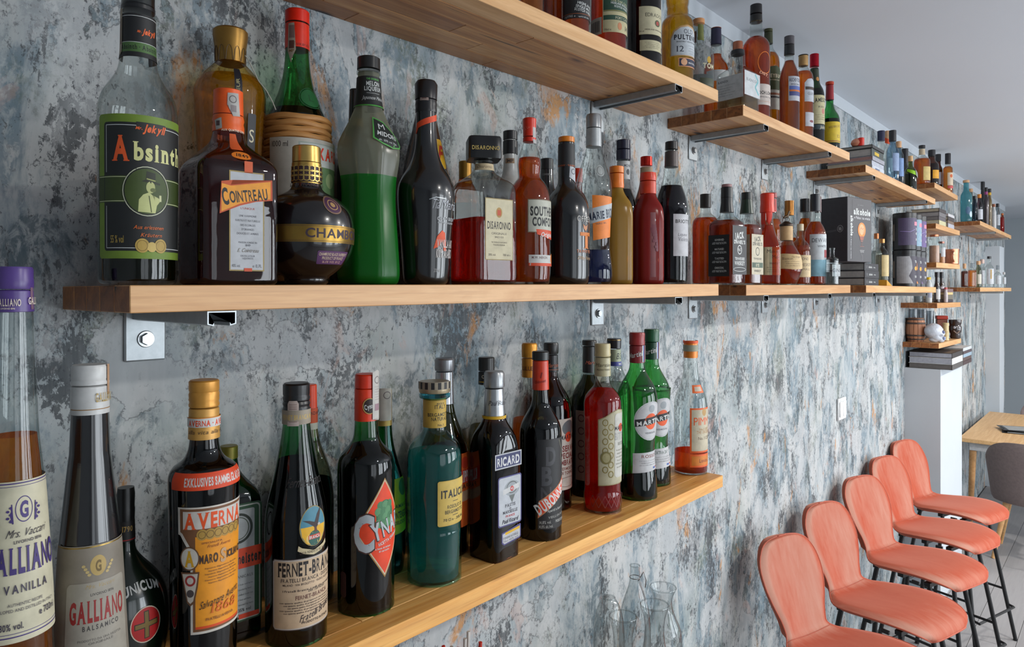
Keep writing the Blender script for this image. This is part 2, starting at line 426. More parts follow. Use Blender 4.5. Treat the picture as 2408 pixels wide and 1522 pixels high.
shelf('LA', 1000, 1439, 1700, 1118, L1+'lowest, golden top in view, carrying the blue-green bottle and green bottles', X0=-.05, oak=M_OAKLOW, edge=M_OAKLOW, seed=5)
shelf('UB', 1747.6, 245.6, 1998, 358.7, L1+'second along the top row, under the square clear bottle', seed=12)
shelf('B', 1755, 670, 2000, 670.5, L1+'second along the eye-height row, under the square black-labelled bottle', seed=14)
shelf('UC', 2036, 387, 2199.5, 468, L1+'third along the top row, under a stack of books and small bottles', seed=21)
shelf('C', 2037, 671, 2201, 675.5, L1+'third along the eye-height row, under the big black book and the tins', seed=23)
YS = YC
shelf('S1', 2198, 429, 2252, 460, 'short oak shelf of the unit over the white pillar, topmost, with whisky bottles', 4, YS, group='short oak shelves over the pillar', seed=31)
shelf('S2', 2201, 525, 2257, 543, 'short oak shelf over the white pillar, second from the top, with piled books', 4, YS, group='short oak shelves over the pillar', seed=32)
shelf('S3', 2202, 617, 2257, 622, 'short oak shelf over the white pillar, middle one, with a copper mug', 4, YS, group='short oak shelves over the pillar', seed=33)
shelf('S4', 2204, 713, 2259, 711, 'short oak shelf over the white pillar, second from the bottom, with little bottles', 4, YS, group='short oak shelves over the pillar', seed=34)
shelf('S5', 2208, 808, 2260, 796, 'short oak shelf of the unit over the white pillar, lowest, with barrel and skull', 4, YS, group='short oak shelves over the pillar', seed=35)
shelf('UF', 2305, 519, 2378, 554, L1+'at the far end of the top row beside the grey wall', seed=41)
shelf('F', 2305, 676, 2378, 677, L1+'at the far end of the eye-height row beside the grey wall', seed=42)
# brackets: a wall plate with bolt and a slotted channel under the shelf
def bracket(X, key, label, dz=0.):
    x0, z0, x1, z1 = SHF[key]; z = z0+(z1-z0)*(X-x0)/(x1-x0)-TH-.0006-abs(z1-z0)/(x1-x0)*.03
    e = empty('shelf_bracket', (X, 0, z), 0, label, 'bracket', 'galvanised shelf brackets')
    wv = .0275; bm = bmesh.new()
    box(bm, (-wv, -.005, -.075), (wv, -.0006, -.001), .0022)
    mesh_obj('wall_plate', bm, M_ZINC, e)
    bm = bmesh.new(); bmesh.ops.create_cone(bm, cap_ends=True, segments=28, radius1=.012, radius2=.011, depth=.002)
    bmesh.ops.transform(bm, matrix=Matrix.Translation((0, -.0062, -.044))@Matrix.Rotation(pi/2, 4, 'X'), verts=bm.verts)
    mesh_obj('washer', bm, M_BOLT, e)
    bm = bmesh.new(); bmesh.ops.create_cone(bm, cap_ends=True, segments=6, radius1=.0088, radius2=.0082, depth=.006)
    bmesh.ops.transform(bm, matrix=Matrix.Translation((0, -.0102, -.044))@Matrix.Rotation(pi/2, 4, 'X'), verts=bm.verts)
    mesh_obj('bolt', bm, M_BOLT, e)
    # channel: open at the bottom with in-turned lips
    h, b, tk = .0175, .0175, .0016; y0, y1 = YF-.002, -.005
    bm = bmesh.new()
    pr = [(-b*.55, -h), (-b*.55, -h+.004), (-b*.55-tk, -h+.004), (-b*.55-tk, -h+tk), (-b+tk, -h+.003), (-b+tk, -tk), (b-tk, -tk), (b-tk, -h+.003), (b*.55+tk, -h+tk), (b*.55+tk, -h+.004), (b*.55, -h+.004), (b*.55, -h), (b, -h+.002), (b, 0), (-b, 0), (-b, -h+.002)]
    f = [bm.verts.new((x, y0, zz)) for x, zz in pr]; r = [bm.verts.new((x, y1, zz)) for x, zz in pr]
    n = len(pr)
    for i in range(n): bm.faces.new((f[i], f[(i+1) % n], r[(i+1) % n], r[i]))
    for q in (f[::-1], r): bmesh.ops.triangulate(bm, faces=[bm.faces.new(q)])
    bmesh.ops.recalc_face_normals(bm, faces=bm.faces)
    mesh_obj('channel', bm, M_ZINC, e, smooth=0)
    return e
XBR = [('A', .343, 'leftmost of the eye-height row, its bolt plate fully in view'), ('A', 1.35, 'under the right end of the first eye-height shelf'), ('B', 1.829, 'under the left part of the second eye-height shelf'),
       ('B', 2.354, 'under the right part of the second eye-height shelf'), ('C', 2.872, 'under the left part of the third eye-height shelf'), ('C', 3.775, 'under the right part of the third eye-height shelf'),
       ('UA', 1.35, 'under the nearest top shelf, pointing at the silver-capped bottle'), ('UB', 1.829, 'under the left part of the second top shelf'), ('UB', 2.354, 'under the right part of the second top shelf'),
       ('UC', 2.872, 'under the left part of the third top shelf'), ('UC', 3.775, 'under the right part of the third top shelf'),
       ('UF', 6.02, 'under the left part of the far top shelf'), ('UF', 6.75, 'under the right part of the far top shelf'), ('F', 6.4, 'under the far eye-height shelf')]
for k, X, lb in XBR: bracket(X*1.1, k, 'galvanised steel shelf bracket '+lb)

# recessed round ceiling lights over the middle of the room, out of the picture
for i, (x, y) in enumerate(((1.3, -2.3), (3.3, -2.3), (5.3, -2.3), (7.3, -2.3))):
    e = empty('ceiling_light', (x, y, CEIL-.0005), 0, 'round white recessed ceiling light, out of the picture, number %s from the near wall' % ('one', 'two', 'three', 'four')[i], 'lamp', 'ceiling lights')
    bm = bmesh.new(); lathe(bm, [(-.012, .10, 2), (-.0005, .12, 2)], 32); mesh_obj('ring', bm, M_WHITE, e)
    l = bpy.data.lights.new('lamp_disc', 'AREA'); l.shape = 'DISK'; l.size = .19; l.energy = (16, 44, 44, 34)[i]; l.color = (1, .96, .90)
    o = bpy.data.objects.new('lamp_disc', l); COL.objects.link(o); o.location = (0, 0, -.014); o.parent = e
_chk = []
# ---------------------------------------------------------------- bottles
def prof_at(pr, z):
    for a, b in zip(pr, pr[1:]):
        if a[0] <= z <= b[0] and b[0] > a[0]:
            t = (z-a[0])/(b[0]-a[0]); return a[1]+(b[1]-a[1])*t
    return pr[0][1] if z < pr[0][0] else pr[-1][1]
class Frame:
    """local frame of a thing standing at xc: sizes read off the photograph become metres"""
    def __init__(s, xc, Y=None, key=None, yb=None, hw=None, ztop=None):
        u = (xc-CX)/FP
        if yb is not None:                       # standing on a shelf whose top is seen: depth from the lowest point of its foot
            x0, z0, x1, z1 = SHF[key]; zs = (z0+z1)/2
            s.d = ((EYE-zs)*FP/(yb-HY))/(1-hw*cos(atan(u))/FP); Y = s.d*(SA-u*CA)-D
        else:
            x0, z0, x1, z1 = SHF[key]
            for i in range(60):                  # keep the foot on the shelf
                X = wx(xc, Y)
                if X > x1-.03 and Y > -.205: Y -= .003
                elif X < x0+.03 and Y < -.05: Y += .003
                else: break
            s.d = depth(xc, Y)
        s.X = s.d*(u*SA+CA); s.Y = Y; s.xc = xc
        s.z0 = ztop if ztop is not None else sz(key, s.X)
        s.k = s.d/FP; s.kx = s.k*cos(atan(u))
        s.beta = math.atan2(-D-Y, -s.X)          # direction towards the camera
    def z(s, y, near=0.): return EYE-(y-HY)*(s.d-near)/FP-s.z0
    def silh(s, n, face, asp=1.):
        m = 0
        for i in range(180):
            th = 2*pi*i/180; q = sfac(th, n, face); v = Vector((q*cos(th), q*sin(th)))
            if asp != 1:
                dd = Vector((cos(face), sin(face))); v -= dd*v.dot(dd)*(1-asp)
            m = max(m, v.dot(Vector((-sin(s.beta), cos(s.beta)))))
        return m
def bottle(name, label, F, prof, mat, caps=(), labels=(), liquid=None, face=20., facets=0, fk=1., asp=1., rnd=14, group=None, cat='bottle', seg=48, body='glass_body', mat2=None):
    """prof: (y_px, half_width_px[, squareness 2..9]) from the foot up; face in degrees to the right of the camera direction"""
    e = empty(name, (F.X, F.Y, F.z0), 0, label, cat, group)
    fa = F.beta+radians(face)
    pr = []; last = 2
    for i, row in enumerate(prof):
        n = row[2] if len(row) > 2 else last; last = n
        wf = F.silh(n, fa, asp) if (n > 2.01 or asp != 1) else 1.
        pr.append((0. if i == 0 else F.z(row[0]), row[1]*F.kx/wf, n))
    base = pr[0]
    pr = [(0., base[1]-min(.004, base[1]*.12), base[2]), (min(.003, base[1]*.1), base[1], base[2])]+pr[1:]
    rp = round_prof(pr, rnd*F.k)
    bm = bmesh.new(); lathe(bm, rp, seg, fa, facets, fk, asp=asp)
    if mat2:
        for f in bm.faces:
            if f.calc_center_median().z < F.z(mat2[1]): f.material_index = 1
    bo = mesh_obj(body, bm, [mat, mat2[0]] if mat2 else mat, e, smooth=50); _chk.append((F.z0, F.X, F.Y, max(r for z, r, n in pr), label))
    if liquid:
        lm, yl = liquid[0], liquid[1]; zb = .005; wl = .0022
        zl = F.z(yl); lp = [(z, max(r-wl, .002), n) for z, r, n in rp if zb < z < zl]
        rr = prof_at(rp, zl)-wl
        lp = [(zb, lp[0][1]*.93 if lp else rr, lp[0][2] if lp else 2)]+lp+[(zl, rr, lp[-1][2] if lp else 2)]
        bm = bmesh.new(); lathe(bm, lp, seg, fa, facets, fk, asp=asp)
        mesh_obj('liquid', bm, lm, e, smooth=50)
    for c in caps:
        nm, rows, cm = c[0], c[1], c[2]; rg = c[3] if len(c) > 3 else None
        cn = rows[0][2] if len(rows[0]) > 2 else 2; cf = F.beta+radians(rows[0][3]) if len(rows[0]) > 3 else fa
        wf = F.silh(cn, cf) if cn > 2 else 1.; cp = [(F.z(y), hw*F.kx/wf, cn) for y, hw in [r[:2] for r in rows]]
        if len(cp) == 2:
            (za, ra, _), (zb_, rb, _) = cp; q = min(.0012, abs(zb_-za)*.2)
            cp = [(za, ra*.9, 2), (za+q*.5, ra, cn), (zb_-q, rb, cn), (zb_, rb*.9, cn)]; cp[0] = (za, ra*.9, cn)
        bm = bmesh.new()
        lathe(bm, cp, 44, cf, ridge=(F.z(rg[0]), F.z(rg[1])) if rg else None)
        mesh_obj(nm, bm, cm, e, smooth=35)
    e['_'] = 0
    del e['_']
    for lb in labels: put_label(e, F, rp, fa, asp, lb, n=last)
    return e
def flat(cmds):
    """2-D artwork -> list of (material, faces); y downwards, photograph pixels"""
def col_mat(c):
    if isinstance(c, bpy.types.Material): return c
    return foil(c[:3]) if (len(c) > 3 and c[3] == 'f') else paint(c[:3], .55)
def draw(cmds):
    bm = bmesh.new(); mats = []; lay = bm.verts.layers.float.new('lay')
    for i, c in enumerate(cmds):
        k = c[0]; n0 = len(bm.verts)
        col = {'r': 5, 'e': 5, 'p': 2, 't': 5, 'l': 3, 'o': 5}[k]
        m = col_mat(c[col])
        if m not in mats: mats.append(m)
        mi = mats.index(m)
        fs = []
        if k == 'r':
            _, x0, y0, x1, y1 = c[:5]; rad = c[6] if len(c) > 6 else 0
            if rad:
                pts = []
                for cx, cy, a0 in ((x1-rad, y1-rad, 0), (x0+rad, y1-rad, 90), (x0+rad, y0+rad, 180), (x1-rad, y0+rad, 270)):
                    for j in range(5): a = radians(a0+j*22.5); pts.append((cx+rad*cos(a), cy+rad*sin(a)))
            else: pts = [(x0, y0), (x1, y0), (x1, y1), (x0, y1)]
            fs.append(bm.faces.new([bm.verts.new((x, y, 0)) for x, y in pts]))
        elif k == 'e':
            _, cx, cy, rx, ry = c[:5]
            fs.append(bm.faces.new([bm.verts.new((cx+rx*cos(a*pi/14), cy+ry*sin(a*pi/14), 0)) for a in range(28)]))
        elif k == 'o':                                   # ring outline, c[6] line width
            _, cx, cy, rx, ry = c[:5]; wd = c[6]
            A = [bm.verts.new((cx+rx*cos(a*pi/16), cy+ry*sin(a*pi/16), 0)) for a in range(32)]
            Bv = [bm.verts.new((cx+(rx-wd)*cos(a*pi/16), cy+(ry-wd)*sin(a*pi/16), 0)) for a in range(32)]
            for a in range(32): fs.append(bm.faces.new((A[a], A[(a+1) % 32], Bv[(a+1) % 32], Bv[a])))
        elif k == 'p':
            fs.append(bm.faces.new([bm.verts.new((x, y, 0)) for x, y in c[1]]))
            bmesh.ops.triangulate(bm, faces=fs[-1:]); fs = [f for f in bm.faces if all(v.index < 0 or True for v in f.verts)]
            bm.verts.ensure_lookup_table(); nv = set(bm.verts[n0:]); fs = [f for f in bm.faces if f.verts[0] in nv]
        elif k == 'l':
            pts, wd = c[1], c[2]/2
            for (xa, ya), (xb, yb) in zip(pts, pts[1:]):
                l = math.hypot(xb-xa, yb-ya) or 1; nx, ny = -(yb-ya)/l*wd, (xb-xa)/l*wd
                fs.append(bm.faces.new([bm.verts.new(q+(0,)) for q in ((xa+nx, ya+ny), (xb+nx, yb+ny), (xb-nx, yb-ny), (xa-nx, ya-ny))]))
        elif k == 't':
            _, s_, x, y, h, cc = c[:6]; kw = dict(c[6]) if len(c) > 6 else {}
            rot = kw.pop('rot', 0); f0 = len(bm.faces)
            text2d(bm, s_, 0 if rot else x, 0 if rot else y, h, mi=mi, **kw)
            bm.verts.ensure_lookup_table()
            if rot:
                a = radians(rot)
                for v in bm.verts[n0:]: X, Yq = v.co.x, v.co.y; v.co.x = x+X*cos(a)-Yq*sin(a); v.co.y = y+X*sin(a)+Yq*cos(a)
        bm.verts.ensure_lookup_table()
        for v in bm.verts[n0:]: v[lay] = i
        for f in fs: f.material_index = mi
    return bm, mats
def put_label(e, F, rp, fa, asp, lb, n=2):
    """lb: dict(th=angle right of camera, cmds=[...], plane=bool, part=name, eps)"""
    th = radians(lb.get('th', 20)); cmds = lb['c']; eps0 = lb.get('eps', .0006); plane = lb.get('plane')
    part = lb.get('part', 'label')
    ymid = lb.get('y', None); ys = []
    b = cmds[0]
    ymid = ymid or {'r': lambda: (b[2]+b[4])/2, 'e': lambda: b[2], 'o': lambda: b[2], 'p': lambda: sum(q[1] for q in b[1])/len(b[1]), 't': lambda: b[3], 'l': lambda: b[1][0][1]}[b[0]]()
    zm = F.z(ymid); Rm = max(prof_at(rp, zm), .004)
    rad = lb.get('rad'); Rm = rad*F.kx if rad else Rm
    near = Rm*max(cos(th), 0.)*(asp if plane else 1)
    kk = (F.d-near)/FP; kkx = kk*(F.kx/F.k)
    groups = [cmds[:1], cmds[1:]] if not lb.get('loose') else [cmds]
    par = e
    for gi, g in enumerate(groups):
        if not g: continue
        bm, mats = draw(g); lay = bm.verts.layers.float.verify() if False else bm.verts.layers.float.get('lay')
        if not plane:
            st = radians(6)*Rm/kkx
            xs_ = [v.co.x for v in bm.verts]; a, bb = min(xs_), max(xs_)
            i = math.ceil(a/st)
            while i*st < bb:
                bmesh.ops.bisect_plane(bm, geom=list(bm.verts)+list(bm.edges)+list(bm.faces), plane_co=(i*st, 0, 0), plane_no=(1, 0, 0), dist=1e-5); i += 1
            if lb.get('cuty', True) and not rad:
                ys_ = [v.co.y for v in bm.verts]; a, bb = min(ys_), max(ys_)
                for z, r, nn in rp:
                    yq = HY-(z+F.z0-EYE)/kk
                    if a < yq < bb: bmesh.ops.bisect_plane(bm, geom=list(bm.verts)+list(bm.edges)+list(bm.faces), plane_co=(0, yq, 0), plane_no=(0, 1, 0), dist=1e-5)
        if plane:
            ang = F.beta+th; nrm = Vector((cos(ang), sin(ang), 0)); tn = Vector((-sin(ang), cos(ang), 0))
            dist = Rm*lb.get('dist', 1.)
        for v in bm.verts:
            z = EYE-(v.co.y-HY)*kk-F.z0; lyr = v[lay]+gi; off = eps0+lyr*.00003
            if plane: v.co = nrm*(dist+off)+tn*(v.co.x*kk)+Vector((0, 0, z))
            else:
                R = Rm if rad else prof_at(rp, z)
                ang = F.beta+th+v.co.x*kkx/Rm
                if n > 2.01 and not rad: R *= sfac(ang, n, fa)
                v.co = Vector(((R+off)*cos(ang), (R+off)*sin(ang), z))
        bmesh.ops.recalc_face_normals(bm, faces=bm.faces)
        nm = part if gi == 0 else 'print'
        o = mesh_obj(nm, bm, mats, par, smooth=0 if plane else 60); par = o
        if lb.get('label') and gi == 0: o['label'] = lb['label']
# ---------------------------------------------------------------- colours
K = (20, 20, 22); WH = (206, 208, 206); CR = (206, 196, 166); GD = (190, 150, 70, 'f'); SV = (176, 180, 182, 'f'); RD = (196, 52, 32); OR = (236, 116, 48)
DKG = glaze((16, 12, 12)); BLK = glaze((14, 14, 16)); CLEAR = thin((226, 232, 230), .6, edge=.8); AMB = thin((214, 120, 46), .8, edge=.5); GREEN = thin((60, 160, 80), .7, edge=.5)
OLIVE = thin((98, 92, 28), .7, edge=.4); BROWN = thin((96, 46, 20), .7, edge=.4)
L_AMB = liq((255, 150, 20), .8); L_GOLD = liq((255, 214, 70), .5); L_RED = liq((255, 70, 36), .7); L_DARK = liq((46, 22, 16)); L_COLA = liq((128, 44, 14)); L_WHISKY = liq((255, 126, 16), .8); L_WATER = liq((206, 214, 214), .4, .6)
STAMP = (186, 178, 168)
def T(s, x, y, h, c, w=None, st='b', al='c', **k):
    d = dict(w=w, style=st, align=al); d.update(k); return ('t', s, x, y, h, c, d)
def lines(x, y0, dy, n, w, h, c, st='', words=('fine spirit of fruit and herbs', 'distilled and bottled by hand', 'serve well chilled over ice')):
    return [T(words[i % len(words)], x, y0+dy*i, h, c, w*(1-.15*(i % 2)), st) for i in range(n)]
def lab(th, *c, **k): return dict(th=th, c=list(c), **k)
def stamp(th, y0, y1, hw=9, **k):
    ym = (y0+y1)/2
    return lab(th, ('p', [(-hw, y0), (hw, y0), (hw, y1), (0, y1+hw*.8), (-hw, y1)], STAMP), ('r', -hw*.6, ym+1, hw*.6, ym+(y1-ym)*.55, (84, 60, 58)), ('o', 0, y0+hw, hw*.6, hw*.6, (110, 92, 88), hw*.2),
               T('MP', 0, y1-1, hw*.5, (90, 70, 40)), part='seal_strip', **k)
GA = 'bottles on the eye-height shelf nearest the camera'
def A(xc, Y): return Frame(xc, Y, 'A')
# 1 green-labelled black spirit
F = A(325, -.168)
bottle('spirit_bottle', 'tall clear bottle with black and green label and black neck sleeve, first on its shelf', F,
 [(665, 94), (262, 96), (228, 88), (200, 68), (172, 49), (133, 42), (0, 40)], CLEAR, liquid=(liq((42, 50, 18)), 330), rnd=16, group=GA,
 caps=[('cap', [(18, 40), (-10, 40)], plastic((18, 18, 20)), (14, -8)), ('cap_ring', [(30, 41), (18, 41)], plastic((22, 22, 24)))],
 labels=[lab(17, ('r', -142, 268, 142, 608, (108, 134, 40), 10), ('r', -120, 287, 120, 590, (22, 24, 24), 8), ('r', -142, 413, 142, 476, (52, 66, 22)), ('l', [(-142, 416), (142, 416)], 1.6, (190, 196, 150)), ('l', [(-142, 473), (142, 473)], 1.6, (190, 196, 150)),
   ('l', [(-112, 405), (-112, 294), (112, 294), (112, 405)], 1.5, WH), ('l', [(-112, 484), (-112, 583), (112, 583), (112, 484)], 1.5, WH), ('r', -34, 285, 40, 312, (22, 24, 24)),
   T('A', -94, 376, 54, (226, 88, 60), 44, 'Bs', 'l'), T('bsinth', -42, 374, 40, (206, 204, 140), 148, 'Bs', 'l'), T('Mr.', -36, 303, 7, (226, 96, 66), 16, 'B', 'l', shear=.3), T('Jekyll', -18, 307, 17, (226, 96, 66), 54, 'B', 'l', shear=.3),
   ('e', -8, 448, 60, 60, (20, 24, 18)), ('o', -8, 448, 59, 59, (196, 198, 170), 2), ('e', -8, 448, 54, 54, (58, 74, 24)),
   ('p', [(-30, 497), (-28, 468), (-18, 456), (-4, 450), (4, 456), (10, 470), (20, 462), (26, 468), (16, 480), (12, 499)], (186, 190, 128)), ('e', 0, 438, 11, 14, (176, 180, 118)), ('p', [(-22, 425), (24, 431), (24, 427), (12, 424), (12, 404), (-10, 400), (-12, 420)], (30, 36, 16)), ('l', [(-10, 418), (12, 422)], 3, (150, 156, 90)),
   ('r', 22, 455, 28, 470, (196, 198, 150)), ('l', [(-4, 458), (2, 497)], 2, (60, 70, 30)), ('e', 6, 444, 7, 5, (90, 100, 50)),
   T('Aus erlesenen', -4, 538, 9, (222, 108, 76), 74, '', shear=.35), T('Kräutern', 2, 556, 9, (222, 108, 76), 52, '', shear=.35), T('55 % vol', -98, 571, 17, (190, 160, 74), 34, '', 'l'),
   ('e', -20, 577, 17, 17, (176, 146, 70)), ('e', 26, 577, 17, 17, (176, 146, 70)), ('e', 3, 580, 12, 12, (196, 168, 92)), ('o', -20, 577, 13, 13, (120, 94, 36), 1.2), ('o', 26, 577, 13, 13, (120, 94, 36), 1.2), part='front_label', label='black and green front label with a man in a top hat'),
  lab(10, ('r', -100, 30, 100, 133, (20, 20, 22)), ('l', [(-100, 36), (100, 36)], 1.2, WH), ('r', -100, 98, 100, 121, (70, 104, 52)), ('l', [(-100, 98), (100, 98)], 1, WH), T('Absinth · Absinth', -4, 115, 11, (20, 26, 20), 100, 'bs'),
   T('Mr.', -10, 75, 6, (226, 96, 66), 10, 'B', 'l', shear=.3), T('Jekyll', 2, 77, 13, (226, 96, 66), 36, 'B', 'l', shear=.3), part='neck_sleeve'),
  lab(-66, ('p', [(-6, 26), (6, 26), (6, 128), (0, 136), (-6, 128)], (150, 138, 120)), ('r', -3, 50, 3, 110, (100, 80, 66)), part='seal_strip', eps=.0012)])
# 2 gold-capped amber
F = A(542, -.056)
e = bottle('liqueur_bottle', 'ribbed golden liqueur bottle with flared gold cap and loose cord, behind the square brown bottle', F,
 [(665, 62), (500, 72), (358, 79), (215, 88), (190, 76), (165, 52), (152, 38), (146, 34)], thin((236, 206, 130), .7, edge=.6), liquid=(L_GOLD, 186), facets=12, fk=1., group=GA, seg=48,
 caps=[('cap', [(152, 34), (150, 36), (118, 37), (88, 42), (76, 42), (72, 38)], paint((150, 112, 50), .35, .7))],
 labels=[lab(12, ('r', -9, 153, 9, 262, (24, 26, 36)), T('LIQUEUR', 3, 250, 8, (180, 170, 120), 70, '', 'l', rot=-90), part='ribbon'), lab(35, ('r', -10, 262, 14, 358, (26, 28, 36), 4), T('S', 2, 330, 30, CR, 14, 's'), part='front_label')])
k, kx = F.k, F.kx; r2 = Vector((SA, -CA, 0)); toc = Vector((cos(F.beta), sin(F.beta), 0))
bm = bmesh.new(); tube(bm, [r2*(dx*kx)+toc*.03+Vector((0, 0, F.z(y))) for dx, y in ((36, 146), (42, 152), (54, 175), (70, 205), (90, 228), (104, 252), (112, 270))], .0008, 5)
for dx in range(-34, 36, 14): pass
mesh_obj('cord', bm, paint((176, 170, 156), .7), e)
bm = bmesh.new()
for i in range(12):
    a0 = 2*pi*i/12; pts = []
    for j in range(7):
        t_ = j/6.; a = a0+(t_-.5)*.46; zz = F.z(150-34*(1-(2*t_-1)**2)**.5); rr = 37.4*kx
        pts.append((rr*cos(a), rr*sin(a), zz))
    tube(bm, pts, .0004, 4)
mesh_obj('cap_scallops', bm, paint((70, 48, 20), .5), e)
# 3 square brown bottle with orange band
F = A(537, -.174)
bottle('liqueur_bottle', 'square dark-brown bottle with orange name band, grey label and orange cap', F,
 [(665, 117, 9), (402, 117, 9), (385, 105, 7), (362, 72, 3), (340, 44, 2), (313, 36, 2), (225, 34, 2)], thin((180, 100, 70), .9, edge=.45), liquid=(liq((150, 44, 18), 1.), 392), face=20.6, rnd=10, group=GA, seg=64,
 caps=[('cap', [(274, 36), (214, 35)], paint((232, 88, 36), .4)), ('cap_ring', [(313, 38), (300, 38), (292, 36), (284, 38), (275, 36)], paint((226, 92, 40), .4), None)],
 labels=[lab(20.6, ('r', -34, 400, 50, 637, (150, 128, 70)), ('r', -31, 403, 47, 634, (178, 180, 184)), ('p', [(-52, 428), (-26, 423), (-30, 435), (70, 414), (71, 464), (30, 470), (-8, 482), (-56, 504)], (190, 74, 40)), ('p', [(-51, 433), (-29, 437), (66, 418), (66, 461), (28, 466), (-10, 478), (-52, 499)], (230, 150, 60)),
    T('C', -48, 482, 36, (22, 20, 20), 15, 'B', 'l', rot=-9), T('OINTREAU', -31, 477, 26, (22, 20, 20), 92, 'b', 'l', rot=-9), T("L'UNIQUE", 10, 490, 4.5, (170, 70, 50), 34, ''),
    T('UNE HARMONIE', 10, 508, 4.5, (90, 90, 96), 42, 's'), T('SUBTILE ET NATURELLE', 10, 519, 4.5, (90, 90, 96), 60, 's'), T('DES ECORCES', 10, 530, 4.5, (90, 90, 96), 36, 's'), T("D'ORANGES", 10, 540, 4.5, (90, 90, 96), 30, 's'), T('DOUCES ET AMERES', 10, 550, 4.5, (90, 90, 96), 52, 's'),
    T('MAISON FONDEE EN', 10, 571, 4, (90, 90, 96), 44, 's'), T('1849', 10, 578, 5, (90, 90, 96), 12, 's'), T('E. Cointreau', 10, 592, 9, (120, 112, 100), 50, '', shear=.4), T('DISTILLATEUR', 10, 603, 4, (90, 90, 96), 34, 's'), T('LIQUORISTE', 10, 609, 4, (90, 90, 96), 26, 's'),
    T('40% vol.', -28, 628, 7, (110, 112, 116), 20, '', 'l'), T('e 0,7L', 22, 628, 7, (110, 112, 116), 22, '', 'l'), ('r', 1, 630, 20, 638, (196, 70, 50)), plane=True, part='front_label', dist=1.0, y=520),
  lab(14, ('p', [(-8, 313), (8, 313), (12, 355), (-8, 355)], (204, 84, 60)), part='ribbon', eps=.001),
  lab(20.6, ('r', 2, 375, 22, 406, (204, 84, 60)), plane=True, part='ribbon', y=500), lab(17, ('e', 6, 365, 22, 10, (222, 120, 50)), T('1849', 6, 369, 8, (30, 24, 20), 26, 'bs', rot=7), part='medallion', eps=.0015),
  lab(14, ('p', [(-10, 218), (16, 216), (20, 270), (2, 272), (-4, 250), (-11, 246)], (170, 166, 162)), ('o', 2, 232, 9, 9, (90, 80, 80), 2), ('r', -4, 246, 10, 262, (130, 120, 120)), part='seal_strip', eps=.0012),
  lab(-22, ('p', [(-22, 282), (-2, 276), (0, 302), (-16, 306)], (170, 166, 160)), ('r', -16, 284, -6, 296, (84, 60, 60)), part='seal_strip', eps=.0012),
  lab(16, T('AUX QUATRE COINS', 4, 308, 5, (236, 214, 190), 60, 'b'), part='cap_lettering', eps=.0012)])
# 4 wicker-sleeved green bottle
F = A(699, -.055)
e = bottle('liqueur_bottle', 'green bottle in a woven straw sleeve with a red cap, behind the round black bottle', F,
 [(665, 60), (620, 72), (287, 73), (272, 66), (250, 56), (225, 46), (200, 38), (165, 31), (120, 28), (40, 27)], GREEN, liquid=(liq((20, 84, 36)), 262), group=GA, rnd=20,
 caps=[('cap', [(57, 29), (30, 29), (27, 26)], plastic((222, 34, 18))), ('capsule', [(119, 29.5), (59, 28.5)], plastic((218, 40, 20)))],
 labels=[lab(20, ('r', -84, 326, 84, 620, (178, 172, 160)), ('r', -24, 335, 82, 600, (150, 160, 150)), ('r', -21, 338, 79, 597, (186, 188, 182)), T('1000 ml', -78, 348, 13, (40, 34, 30), 34, '', 'l'), T('LUXARDO', -20, 372, 26, (212, 50, 30), 124, 'Bs', 'l'), ('r', 20, 390, 79, 480, (92, 122, 78)), ('e', 50, 420, 14, 18, (140, 158, 110)), part='front_label', eps=.0105),
   lab(-26, ('p', [(-9, 55), (6, 54), (10, 118), (4, 132), (0, 150), (-6, 132), (-11, 118)], (160, 148, 132)), ('r', -7, 60, 7, 90, (120, 96, 90)), ('r', -7, 96, 6, 115, (84, 50, 40)), T('MP', 0, 124, 7, (110, 80, 40), 12), part='seal_strip', eps=.0012),
   lab(20, T('Luxardo', 2, 106, 8, (130, 30, 20), 40, '', shear=.3), part='cap_lettering', eps=.0012),
   lab(34, ('o', 0, 230, 26, 26, (12, 74, 34), 2.4), ('e', 0, 230, 22, 22, (20, 92, 44)), T('L', 0, 238, 16, (12, 70, 34), 12, 's'), part='glass_seal', eps=.002)])
bm = bmesh.new(); y = 290
while y < 655:
    z0 = F.z(y); R = (75.5 if y < 600 else 75.5-(y-600)*.1)*F.kx; seg = 48
    pts = [(R*(1+.006*sin(6*a_*2*pi/seg+y))*cos(2*pi*a_/seg), R*(1+.006*sin(6*a_*2*pi/seg+y))*sin(2*pi*a_/seg), z0+.0009*sin(5*2*pi*a_/seg+y*.7)) for a_ in range(seg+1)]
    tube(bm, pts, .0052, 8, caps=False); y += 14
mesh_obj('wicker_sleeve', bm, NT('straw') and (lambda t: t.princ(t.mix(t.noise(t.coord('Object', (1, 1, 8)), 40, 5, .65), (150, 96, 44), (206, 152, 88)), .6, 0, t.noise(t.coord('Object', (1, 1, 6)), 60, 4), .4, .001))(NT('straw_weave')), e)
